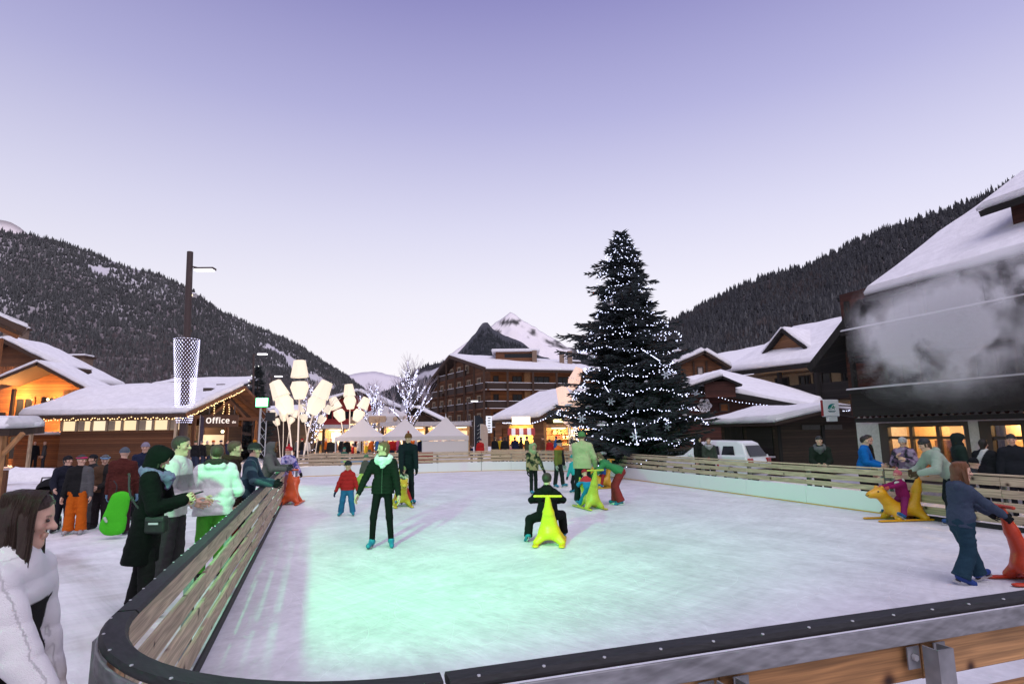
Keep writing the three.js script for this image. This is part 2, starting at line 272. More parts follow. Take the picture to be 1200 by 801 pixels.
{ // left: wooded mountainside, firs above, bare broadleaf trees below, snow in the clearings
  const ridge = [[-220, 236, 1500], [-60, 262, 1560], [0, 271, 1600], [40, 276, 1640], [78, 285, 1680], [120, 301, 1740], [158, 316, 1800], [182, 320, 1840], [222, 339, 1900], [256, 363, 1960], [302, 384, 2050], [346, 402, 2150], [382, 426, 2250], [408, 442, 2330], [450, 476, 2450]];
  const clear = (p) => fbm(p.x * 0.0042 + 3, p.y * 0.006, p.z * 0.0042, 4);
  const surf = mountain('mountain_left', ridge, 110, 60, hillMat, { foot: 0.55, amp: 14, rough: 7, seed: 4, bow: 0.1, color: (p, u, v) => { const s = clamp(0.35 + 1.5 * clear(p), 0.1, 0.9); return [lerp(0.14, 0.62, s), lerp(0.115, 0.60, s), lerp(0.125, 0.64, s)]; } });
  const bare = (u, v, p) => clamp((v - 0.30 - 0.35 * (1 - u)) * 4 + 1.2 * fbm(p.x * 0.006, 2, p.z * 0.006, 3), 0, 1);
  forest('fir_forest', 'dark fir forest covering the mountainside above the left chalets', surf, 30000, FIR, 7, 16, 31, (u, v, p, r) => v < 0.86 && clear(p) < 0.40 && r() > bare(u, v, p) * 0.82, (u, v, p, r) => frost([0.056, 0.058, 0.060], r() * r() * (0.24 + 0.6 * Math.max(0, fbm(p.x * 0.01, 5, p.z * 0.01, 3))), r));
  forest('bare_forest', 'brown leafless wood on the lower part of the left mountainside', surf, 16000, TWIG, 7, 14, 37, (u, v, p, r) => v > 0.12 && v < 0.9 && clear(p) < 0.42 && r() < bare(u, v, p), (u, v, p, r) => frost([0.135, 0.10, 0.105], r() * 0.36, r));
}
mountain('snow_summit', [[-120, 262, 3300], [-40, 256, 3300], [-8, 256, 3300], [12, 260, 3300], [24, 267, 3300], [60, 300, 3300]], 30, 14, mat('summit_snow', [0.82, 0.76, 0.76], { map: T.snow, roughness: 0.9 }), { foot: 0.9, amp: 10, rough: 5, footY: 500 });
{ // right: steeper wooded side, nearer
  const ridge = [[640, 470, 1150], [700, 432, 1120], [745, 402, 1080], [785, 379, 1050], [830, 356, 1020], [870, 336, 990], [905, 322, 970], [950, 312, 940], [1000, 285, 910], [1060, 262, 880], [1130, 241, 840], [1200, 209, 800], [1300, 165, 760], [1420, 120, 720]];
  const clear = (p) => fbm(p.x * 0.007 + 9, p.y * 0.006, p.z * 0.007, 4);
  const surf = mountain('mountain_right', ridge, 90, 50, hillMat, { foot: 0.42, amp: 7, rough: 3, seed: 14, bow: 0.12, freq: 0.01, color: (p) => { const s = clamp(0.25 + 1.3 * clear(p), 0.05, 0.7); return [lerp(0.07, 0.40, s), lerp(0.06, 0.38, s), lerp(0.065, 0.42, s)]; } });
  forest('fir_forest', 'dark fir forest on the steep mountainside above the right buildings', surf, 20000, FIR, 6, 15, 41, (u, v, p, r) => v < 0.8 && clear(p) < 0.3, (u, v, p, r) => frost([0.034, 0.036, 0.042], r() * r() * (0.14 + 0.45 * clamp(v * 1.6 - 0.3, 0, 1)), r));
  forest('bare_forest', 'leafless brown wood between the firs on the right mountainside', surf, 4200, TWIG, 8, 13, 43, (u, v, p, r) => v > 0.06 && v < 0.8 && fbm(p.x * 0.012, 7, p.z * 0.012, 3) > 0.05, (u, v, p, r) => frost([0.06, 0.042, 0.045], r() * 0.22, r));
}
{ // the snowy peak in the middle, its dark crag, and the wooded ridges before it
  const rock = (p) => fbm(p.x * 0.006, p.y * 0.012, p.z * 0.006, 4);
  mountain('snowy_peak', [[470, 470, 4300], [505, 436, 4300], [528, 414, 4300], [549, 400, 4300], [566, 389, 4300], [582, 377, 4300], [593, 369, 4300], [598, 365.5, 4300], [604, 369, 4300], [614, 376, 4300], [630, 385, 4300], [646, 395, 4300], [664, 406, 4300], [700, 413, 4300], [760, 425, 4300]], 120, 60, mat('peak_ground', [1, 1, 1], { vertexColors: true, roughness: 0.95 }), { foot: 0.72, amp: 55, rough: 22, freq: 0.0028, seed: 23, bow: 0.1, color: (p) => { const s = clamp(0.9 - 6 * Math.max(0, rock(p) - 0.13), 0.06, 0.84); return [s * 0.98, s * 0.93, s * 0.95]; } });
  const crag = mountain('dark_crag', [[505, 452, 3300], [522, 430, 3300], [541, 408, 3300], [556, 391, 3300], [566, 378, 3300], [571, 377, 3300], [578, 386, 3300], [596, 395, 3300], [612, 401, 3300], [632, 416, 3300], [655, 424, 3300], [700, 422, 3300], [760, 430, 3300]], 90, 34, hillMat, { foot: 0.7, amp: 20, rough: 16, freq: 0.004, seed: 29, color: (p) => { const s = clamp((rock(p) - 0.22) * 5, 0, 0.75); return [lerp(0.05, 0.7, s), lerp(0.052, 0.67, s), lerp(0.064, 0.72, s)]; } });
  forest('fir_forest', 'dark distant firs below the rocky crag of the peak', crag, 7000, FIR, 14, 24, 51, (u, v, p, r) => v > 0.06 && rock(p) < 0.22, (u, v, p, r) => frost([0.03, 0.036, 0.045], r() * 0.05, r));
  const low = mountain('wooded_ridge', [[395, 500, 2500], [430, 472, 2500], [452, 458, 2500], [470, 449, 2500], [486, 434, 2500], [506, 427, 2500], [520, 424, 2500], [538, 434, 2500], [560, 450, 2500], [620, 452, 2500], [650, 424, 2500], [700, 416, 2500], [740, 424, 2500], [790, 450, 2500]], 90, 30, hillMat, { foot: 0.6, amp: 14, rough: 9, freq: 0.005, seed: 33, color: (p) => { const s = clamp((rock(p) - 0.12) * 4, 0, 0.7); return [lerp(0.055, 0.62, s), lerp(0.05, 0.6, s), lerp(0.06, 0.66, s)]; } });
  forest('fir_forest', 'dark wooded ridge behind the tents and hotel', low, 9000, FIR, 12, 20, 53, (u, v, p, r) => rock(p) < 0.2, (u, v, p, r) => frost([0.036, 0.038, 0.046], r() * 0.06, r));
  mountain('far_snow_hill', [[380, 470, 5200], [405, 440, 5200], [425, 436, 5200], [440, 435, 5200], [460, 440, 5200], [480, 444, 5200], [520, 470, 5200]], 40, 16, mat('far_hill', [0.70, 0.66, 0.70], { roughness: 0.95 }), { foot: 0.8, amp: 30, rough: 18, freq: 0.003, seed: 61 });
}
// a snowfield on the slope behind the right-hand chalets
{ const a = at(780, 480, 90), b = at(1010, 480, 90), c = at(1000, 386, 150), d = at(835, 418, 150); struct('snow_slope', snowSlab(a, b, c, d, 0.6, 24, 24, 5, 0.5), M.snow); }

// ------------------------------------------------------------------ the rink's fence
// a plank, rail or band that follows [n, u] points: w thick, from y0 to y1
function ribbon(pts, w, y0, y1, bev = 0.006) {
  const P = pts.map(([n, u]) => rink(n, u)), K = P.length, prof = [[-w / 2, y0 + bev], [-w / 2 + bev, y0], [w / 2 - bev, y0], [w / 2, y0 + bev], [w / 2, y1 - bev], [w / 2 - bev, y1], [-w / 2 + bev, y1], [-w / 2, y1 - bev]];
  const pos = [], uv = [], idx = []; let s = 0;
  for (let i = 0; i < K; i++) {
    const a = P[Math.max(0, i - 1)], b = P[Math.min(K - 1, i + 1)], d = b.clone().sub(a).setY(0).normalize(), n = V3(-d.z, 0, d.x); if (i) s += P[i].distanceTo(P[i - 1]);
    let c = 0; for (let k = 0; k <= 8; k++) { const [o, y] = prof[k % 8]; if (k) c += Math.hypot(o - prof[k - 1][0], y - prof[k - 1][1]); pos.push(P[i].x + n.x * o, y, P[i].z + n.z * o); uv.push(s * 0.5, c * 1.6 + y0 * 3.1); }
  }
  for (let i = 0; i < K - 1; i++) for (let k = 0; k < 8; k++) { const a = i * 9 + k, b = a + 1, c = a + 9, d = c + 1; idx.push(a, c, b, b, c, d); }
  for (const e of [0, K - 1]) { const o = pos.length / 3; for (let k = 0; k < 8; k++) { const q = (e * 9 + k) * 3; pos.push(pos[q], pos[q + 1], pos[q + 2]); uv.push(k * 0.01, 0.1); } for (let k = 1; k < 7; k++) e ? idx.push(o, o + k, o + k + 1) : idx.push(o, o + k + 1, o + k); }
  const g = new THREE.BufferGeometry(); g.setAttribute('position', new THREE.Float32BufferAttribute(pos, 3)); g.setAttribute('uv', new THREE.Float32BufferAttribute(uv, 2)); g.setIndex(idx);
  const f = g.toNonIndexed(); f.computeVertexNormals(); return f;
}
// part of a path between two lengths along it
function pathOf(pts) { const cum = [0]; for (let i = 1; i < pts.length; i++) cum.push(cum[i - 1] + Math.hypot(pts[i][0] - pts[i - 1][0], pts[i][1] - pts[i - 1][1])); const L = cum[cum.length - 1];
  const on = (s) => { let i = 1; while (i < pts.length - 1 && cum[i] < s) i++; const t = (s - cum[i - 1]) / (cum[i] - cum[i - 1] || 1); return [lerp(pts[i - 1][0], pts[i][0], t), lerp(pts[i - 1][1], pts[i][1], t)]; };
  return { L, on, cut(a, b) { const r = [on(a)]; for (let i = 0; i < pts.length; i++) if (cum[i] > a + 0.01 && cum[i] < b - 0.01) r.push(pts[i]); r.push(on(b)); return r; },
    dir(s) { const a = on(Math.max(0, s - 0.02)), b = on(Math.min(L, s + 0.02)), l = Math.hypot(b[0] - a[0], b[1] - a[1]); return [(b[0] - a[0]) / l, (b[1] - a[1]) / l]; } }; }
const off = (path, s, o) => { const [n, u] = path.on(s), [dn, du] = path.dir(s); return [n + du * o, u - dn * o]; };   // o > 0: outwards when the path runs anticlockwise (left side down, near side right)
const shiftPath = (path, a, b, o) => { const k = path.cut(a, b), out = []; let acc = a; for (let i = 0; i < k.length; i++) { if (i) acc += Math.hypot(k[i][0] - k[i - 1][0], k[i][1] - k[i - 1][1]); const [dn, du] = path.dir(clamp(acc, a + 0.001, b - 0.001)); out.push([k[i][0] + du * o, k[i][1] - dn * o]); } return out; };
const TOP = 1.0;
function fence(label, pts, { rows, woods, step = 2.0, posts = true, boards = false, detail = false, capMat = M.rubber, kick = true, capW = 0.105 }) {
  const path = pathOf(pts), c = path.on(path.L / 2), f = thing('rink_fence', label, 'fence', rink(c[0], c[1]), 0), r = rng(Math.round(path.L * 100));
  const n = Math.max(1, Math.round(path.L / step)), d = path.L / n;
  const cap = wpart('top_rail', ribbon(path.cut(0, path.L), capW, TOP - 0.035, TOP, 0.014), capMat, f);
  if (detail) {
    wpart('rail_band', ribbon(shiftPath(path, 0, path.L, 0.055), 0.012, TOP - 0.12, TOP - 0.036, 0.003), M.zinc, f);
    const heads = []; for (let s = 0.1; s < path.L; s += 0.235) { for (const o of [0.035]) { const [a, b] = off(path, s, o), p = rink(a, b, TOP - 0.001); heads.push(cyl(0.007, 0.006, 0.004, 8, p.x, p.y, p.z)); } }
    wpart('rail_screws', heads, M.bolt, cap, 'stuff');
  }
  for (let i = 0; i < n; i++) {
    const a = i * d + 0.004, b = (i + 1) * d - 0.004;
    rows.forEach(([y0, y1], k) => { const g = shiftUv(ribbon(path.cut(a, b), 0.034, y0 + (r() - 0.5) * 0.006, y1 + (r() - 0.5) * 0.006), r); wpart('plank', g, woods[(i + k) % woods.length], f); });
    if (boards) { wpart('dasher_board', ribbon(shiftPath(path, a, b, -0.035), 0.02, 0.055, 0.47, 0.004), M.board, f); wpart('kick_strip', ribbon(shiftPath(path, a, b, -0.04), 0.022, 0.032, 0.054, 0.003), M.yellow, f); }
  }
  if (kick && !boards) wpart('kick_plate', ribbon(shiftPath(path, 0, path.L, -0.03), 0.022, 0.032, 0.12, 0.004), M.rubber, f);
  if (posts) for (let i = 0; i <= n; i++) {
    const s = clamp(i * d, 0.06, path.L - 0.06), [a, b] = off(path, s, 0.062), p = rink(a, b), [dn, du] = path.dir(s), yaw = TURN + Math.atan2(du, dn);
    const mk = (gs) => join(gs).rotateY(yaw).translate(p.x, 0, p.z);
    const post = wpart('post', mk([box(0.077, TOP - 0.13, 0.008, 0, TOP / 2 - 0.063, 0.067), box(0.008, TOP - 0.13, 0.07, -0.0425, TOP / 2 - 0.063, 0.036), box(0.008, TOP - 0.13, 0.07, 0.0425, TOP / 2 - 0.063, 0.036)]), M.zinc, f);
    if (detail) for (const q of [-1, 1]) { wpart('bracket', mk([box(0.07, 0.09, 0.006, q * 0.08, TOP - 0.18, -0.018)]), M.zinc, post); wpart('bolt', mk([new THREE.CylinderGeometry(0.014, 0.014, 0.016, 6).rotateX(Math.PI / 2).translate(q * 0.085, TOP - 0.175, -0.009 + 0.004)]), M.bolt, post); }
  }
  return f;
}
{
  const P = Math.PI, arc = (cn, cu, r, a0, a1, k = 14) => Array.from({ length: k + 1 }, (_, i) => { const a = lerp(a0, a1, i / k); return [cn + Math.cos(a) * r, cu + Math.sin(a) * r]; });
  const four = [[0.797, 0.948], [0.580, 0.730], [0.362, 0.512], [0.144, 0.294]], three = [[0.83, 0.945], [0.665, 0.78], [0.50, 0.615]];
  const nl = arc(N0 + RAD[0], U0 + RAD[0], RAD[0], P, 1.5 * P, 18), nr = arc(N1 - RAD[1], U0 + RAD[1], RAD[1], 1.5 * P, 2 * P), fr = arc(N1 - RAD[2], U1 - RAD[2], RAD[2], 0, P / 2, 18), fl = arc(N0 + RAD[3], U1 - RAD[3], RAD[3], P / 2, 0.85 * P, 8);
  const G2 = [M.pineGrey, M.pineGreyB], near = [M.pine, M.pineB];
  fence('weathered plank fence along the left side, leaned on by spectators', [[N0, 18.2], [N0, U0 + RAD[0] + 0.02]], { rows: four, woods: G2, detail: true, step: 2.1 });
  fence('curved wooden corner of the rink fence with black rubber rail, nearest corner', nl, { rows: [[0.60, 0.87], [0.32, 0.58], [0.04, 0.30]], woods: near, detail: true, step: 4, posts: false });
  fence('nearest rink fence with brown planks, steel posts and black rubber rail', [[N0 + RAD[0] + 0.02, U0], [N1 - RAD[1], U0]], { rows: [[0.715, 0.87], [0.47, 0.625], [0.225, 0.38]], woods: near, detail: true, step: 1.09 });
  fence('plank fence of the rink beside the barn, planks down to the ice', [...nr, [N1, 9.55]], { rows: four, woods: G2, step: 2.0, capW: 0.05, capMat: M.pineGrey });
  fence('right side rink fence with white boards, below the parked white car', [[N1, 9.6], [N1, U1 - RAD[2] - 0.02]], { rows: three, woods: G2, boards: true, step: 2.0, capW: 0.05, capMat: M.pineGrey });
  fence('rounded far corner of the rink fence in front of the christmas tree', fr, { rows: three, woods: G2, boards: true, step: 1.5, capW: 0.05, capMat: M.pineGrey });
  const ff = fence('far end rink fence with white boards in front of the tents', [[N1 - RAD[2] - 0.02, U1], [N0 + RAD[3] + 0.02, U1], ...fl.slice(1)], { rows: three, woods: G2, boards: true, step: 2.0, capW: 0.05, capMat: M.pineGrey });
  // closed panels of upright slats in the far fence
  for (const [n0, n1] of [[8.3, 10.0], [-0.3, 1.1]]) { for (let n = n0; n < n1; n += 0.14) wpart('slat', ribbon([[n, U1 + 0.05], [n + 0.132, U1 + 0.05]], 0.02, 0.48, 1.06 + 0.02 * (hash3(Math.round(n * 50), 1, 1) - 0.5), 0.003), M.pineGrey, ff); }
}
// ------------------------------------------------------------------ bodies: distance fields meshed by surface nets
const cap = (a, b, ra, rb = ra, o = {}) => ({ a, b, ra, rb, ...o });
function compile(prims) {
  return prims.map((p) => { const d = p.b.clone().sub(p.a), L = d.lengthSq(); return { ax: p.a.x, ay: p.a.y, az: p.a.z, dx: d.x, dy: d.y, dz: d.z, L: L || 1e-9, ra: p.ra, rb: p.rb, k: p.k ?? 0.02, fl: p.fl || 1, fx: p.f?.x || 0, fy: p.f?.y || 0, fz: p.f?.z || 0, cut: !!p.cut, gx: p.g?.x || 0, gy: p.g?.y || 0, gz: p.g?.z || 0, gl: p.gl || 1 }; });
}
function fieldOf(prims, extra) {
  const C = compile(prims);
  return (x, y, z) => {
    let d = 1e3;
    for (let i = 0; i < C.length; i++) {
      const c = C[i]; let px = x - c.ax, py = y - c.ay, pz = z - c.az, t = (px * c.dx + py * c.dy + pz * c.dz) / c.L; t = t < 0 ? 0 : t > 1 ? 1 : t;
      px -= c.dx * t; py -= c.dy * t; pz -= c.dz * t;
      let s = 1;
      if (c.fl !== 1) { const q = px * c.fx + py * c.fy + pz * c.fz, e = q * (1 / c.fl - 1); px += c.fx * e; py += c.fy * e; pz += c.fz * e; s = Math.min(s, c.fl); }
      if (c.gl !== 1) { const q = px * c.gx + py * c.gy + pz * c.gz, e = q * (1 / c.gl - 1); px += c.gx * e; py += c.gy * e; pz += c.gz * e; s = Math.min(s, c.gl); }
      let e = Math.sqrt(px * px + py * py + pz * pz) - (c.ra + (c.rb - c.ra) * t); if (s < 1) e *= (1 + s) * 0.5;
      const k = c.k;
      if (c.cut) { const m = -e, h = Math.max(k - Math.abs(d - m), 0) / k; d = Math.max(d, m) + h * h * k * 0.25; }
      else { const h = Math.max(k - Math.abs(d - e), 0) / k; d = Math.min(d, e) - h * h * k * 0.25; }
    }
    return extra ? extra(d, x, y, z) : d;
  };
}
function bounds(prims, pad = 0.03) { const b = new THREE.Box3(); for (const p of prims) if (!p.cut) { const r = Math.max(p.ra, p.rb) * Math.max(1, p.fl || 1, p.gl || 1) + pad; b.expandByPoint(p.a.clone().addScalar(r)); b.expandByPoint(p.a.clone().addScalar(-r)); b.expandByPoint(p.b.clone().addScalar(r)); b.expandByPoint(p.b.clone().addScalar(-r)); } return b; }
function netMesh(field, b, cell, paint) {
  const nx = Math.ceil((b.max.x - b.min.x) / cell) + 1, ny = Math.ceil((b.max.y - b.min.y) / cell) + 1, nz = Math.ceil((b.max.z - b.min.z) / cell) + 1, F = new Float32Array(nx * ny * nz), { x: ox, y: oy, z: oz } = b.min;
  // coarse pass first: blocks far from the surface are not looked at closely
  const B = 4, far = cell * B * 1.9;
  for (let k0 = 0; k0 < nz; k0 += B) for (let j0 = 0; j0 < ny; j0 += B) for (let i0 = 0; i0 < nx; i0 += B) {
    const c = field(ox + (i0 + 1.5) * cell, oy + (j0 + 1.5) * cell, oz + (k0 + 1.5) * cell), skip = Math.abs(c) > far;
    for (let k = k0; k < Math.min(nz, k0 + B); k++) for (let j = j0; j < Math.min(ny, j0 + B); j++) for (let i = i0; i < Math.min(nx, i0 + B); i++) F[(k * ny + j) * nx + i] = skip ? c : field(ox + i * cell, oy + j * cell, oz + k * cell);
  }
  const id = new Int32Array(nx * ny * nz).fill(-1), pos = [], idx = [];
  for (let k = 0; k < nz - 1; k++) for (let j = 0; j < ny - 1; j++) for (let i = 0; i < nx - 1; i++) {
    const o = (k * ny + j) * nx + i; let mask = 0, e = 0, sx = 0, sy = 0, sz = 0; const v = [];
    for (let c = 0; c < 8; c++) { const q = F[o + (c & 1) + (c & 2 ? nx : 0) + (c & 4 ? nx * ny : 0)]; v.push(q); if (q < 0) mask |= 1 << c; }
    if (mask === 0 || mask === 255) continue;
    for (let c = 0; c < 8; c++) for (const s of [1, 2, 4]) if (!(c & s)) { const a = v[c], q = v[c | s]; if ((a < 0) !== (q < 0)) { const t = a / (a - q); e++; sx += (c & 1) + (s === 1 ? t : 0); sy += ((c >> 1) & 1) + (s === 2 ? t : 0); sz += ((c >> 2) & 1) + (s === 4 ? t : 0); } }
    id[o] = pos.length / 3; pos.push(ox + (i + sx / e) * cell, oy + (j + sy / e) * cell, oz + (k + sz / e) * cell);
  }
  const quad = (a, b2, c, d, flip) => { if (a < 0 || b2 < 0 || c < 0 || d < 0) return; flip ? idx.push(a, c, b2, a, d, c) : idx.push(a, b2, c, a, c, d); };
  for (let k = 1; k < nz - 1; k++) for (let j = 1; j < ny - 1; j++) for (let i = 1; i < nx - 1; i++) {
    const o = (k * ny + j) * nx + i, s = F[o] < 0;
    if (s !== F[o + 1] < 0) quad(id[o], id[o - nx], id[o - nx - nx * ny], id[o - nx * ny], !s);
    if (s !== F[o + nx] < 0) quad(id[o], id[o - nx * ny], id[o - 1 - nx * ny], id[o - 1], !s);
    if (s !== F[o + nx * ny] < 0) quad(id[o], id[o - 1], id[o - 1 - nx], id[o - nx], !s);
  }
  const nrm = new Float32Array(pos.length), h = cell * 0.6, uv = new Float32Array(pos.length / 3 * 2), col = paint ? new Float32Array(pos.length) : null;
  for (let i = 0; i < pos.length; i += 3) {
    const x = pos[i], y = pos[i + 1], z = pos[i + 2]; let a = field(x + h, y, z) - field(x - h, y, z), c = field(x, y + h, z) - field(x, y - h, z), d = field(x, y, z + h) - field(x, y, z - h); const l = Math.hypot(a, c, d) || 1;
    nrm[i] = a / l; nrm[i + 1] = c / l; nrm[i + 2] = d / l; uv[i / 3 * 2] = (Math.abs(a) > Math.abs(d) ? z : x) * 9; uv[i / 3 * 2 + 1] = y * 9;
    if (col) { const q = paint(x, y, z, nrm[i], nrm[i + 1], nrm[i + 2]); col[i] = q[0]; col[i + 1] = q[1]; col[i + 2] = q[2]; }
  }
  const g = new THREE.BufferGeometry(); g.setAttribute('position', new THREE.Float32BufferAttribute(pos, 3)); g.setAttribute('normal', new THREE.BufferAttribute(nrm, 3)); g.setAttribute('uv', new THREE.BufferAttribute(uv, 2)); if (col) g.setAttribute('color', new THREE.BufferAttribute(col, 3)); g.setIndex(idx); return g;
}
const solid = (prims, cell, extra, paint, pad) => netMesh(fieldOf(prims, extra), bounds(prims, (pad ?? 0.02) + cell * 2), cell, paint);
// shoulder/hip to hand/foot with one bend
function reach(a, t, l1, l2, pole) {
  const d = t.clone().sub(a), L = Math.min(d.length(), (l1 + l2) * 0.999), u = d.normalize(), end = a.clone().addScaledVector(u, L), c = (l1 * l1 + L * L - l2 * l2) / (2 * L), h = Math.sqrt(Math.max(0, l1 * l1 - c * c)), p = pole.clone().addScaledVector(u, -pole.dot(u)).normalize();
  return [a.clone().addScaledVector(u, c).addScaledVector(p, h), end];
}
const SKIN = [0.56, 0.34, 0.25];
const cloth = (c, o = {}) => mat('cloth_' + c.map((x) => Math.round(x * 1000)).join('_') + (o.gloss ? 'g' : ''), c, { phys: true, specularIntensity: o.gloss ? 0.7 : 0.22, map: T.fine, bumpMap: T.fineBump, bumpScale: 0.003, roughness: o.gloss ? 0.5 : 0.88 });
const dyed = mat('dyed_cloth', [1, 1, 1], { phys: true, specularIntensity: 0.25, vertexColors: true, bumpMap: T.fineBump, bumpScale: 0.003, roughness: 0.85 });
const skinMat = mat('skin', [1, 1, 1], { vertexColors: true, roughness: 0.55 });
// a head, its height 1, chin at -0.5, crown at 0.5, face to +z
function headPrims(face) {
  const p = [cap(V3(0, 0.13, -0.10), V3(0, 0.13, 0.02), 0.365, 0.355, { fl: 0.9, f: V3(1, 0, 0), k: 0.05 }), cap(V3(0, -0.12, 0.06), V3(0, -0.33, 0.15), 0.25, 0.155, { k: 0.12, fl: 0.92, f: V3(1, 0, 0) })];
  if (face) p.push(cap(V3(-0.13, 0.085, 0.29), V3(0.13, 0.085, 0.29), 0.062, 0.062, { k: 0.07 }), cap(V3(0, 0.05, 0.33), V3(0, -0.10, 0.43), 0.036, 0.056, { k: 0.045 }), cap(V3(-0.05, -0.105, 0.36), V3(0.05, -0.105, 0.36), 0.042, 0.042, { k: 0.03 }),
    cap(V3(0, -0.41, 0.24), V3(0, -0.40, 0.22), 0.095, 0.1, { k: 0.08 }), cap(V3(-0.19, -0.07, 0.22), V3(0.19, -0.07, 0.22), 0.09, 0.09, { k: 0.08 }),
    cap(V3(-0.07, -0.235, 0.325), V3(0.07, -0.235, 0.325), 0.036, 0.036, { k: 0.03 }), cap(V3(-0.06, -0.275, 0.315), V3(0.06, -0.275, 0.315), 0.038, 0.038, { k: 0.02 }),
    cap(V3(-0.15, 0.02, 0.385), V3(-0.13, 0.02, 0.39), 0.06, 0.06, { k: 0.05, cut: true }), cap(V3(0.15, 0.02, 0.385), V3(0.13, 0.02, 0.39), 0.06, 0.06, { k: 0.05, cut: true }),
    cap(V3(-0.325, 0.05, -0.03), V3(-0.315, -0.09, -0.01), 0.075, 0.05, { k: 0.03, fl: 0.5, f: V3(1, 0, 0) }), cap(V3(0.325, 0.05, -0.03), V3(0.315, -0.09, -0.01), 0.075, 0.05, { k: 0.03, fl: 0.5, f: V3(1, 0, 0) }));
  return p;
}
// a hand: wrist at the origin, fingers towards -y, palm to +z, thumb to the side of s
function handPrims(s, curl) {
  const p = [cap(V3(-s * 0.018, -0.03, 0), V3(-s * 0.022, -0.085, 0), 0.022, 0.022, { k: 0.02 }), cap(V3(s * 0.014, -0.03, 0), V3(s * 0.022, -0.085, 0), 0.022, 0.02, { k: 0.02 }), cap(V3(0, 0.03, 0), V3(0, -0.03, 0), 0.024, 0.026, { k: 0.02 })];
  [[0.030, 0.066], [0.011, 0.076], [-0.010, 0.071], [-0.030, 0.055]].forEach(([x, L], i) => {
    let q = V3(s * x, -0.095, 0), a = 0.15 + curl * 0.4; const r = 0.0098 - i * 0.0004;
    for (const part of [0.45, 0.31, 0.24]) { const e = q.clone().add(V3(s * x * 0.12, -Math.cos(a) * L * part * 1.08, Math.sin(a) * L * part * 1.08)); p.push(cap(q, e, r, r * 0.93, { k: 0.004 })); q = e; a += curl * 0.75; }
  });
  let q = V3(s * 0.032, -0.035, 0.006), e = V3(s * 0.062, -0.072, 0.02 + curl * 0.012); p.push(cap(q, e, 0.0145, 0.0115, { k: 0.012 })); p.push(cap(e, V3(s * lerp(0.075, 0.055, curl), -0.105, 0.025 + curl * 0.025), 0.0112, 0.0095, { k: 0.005 }));
  return p;
}
const PEOPLE = [];
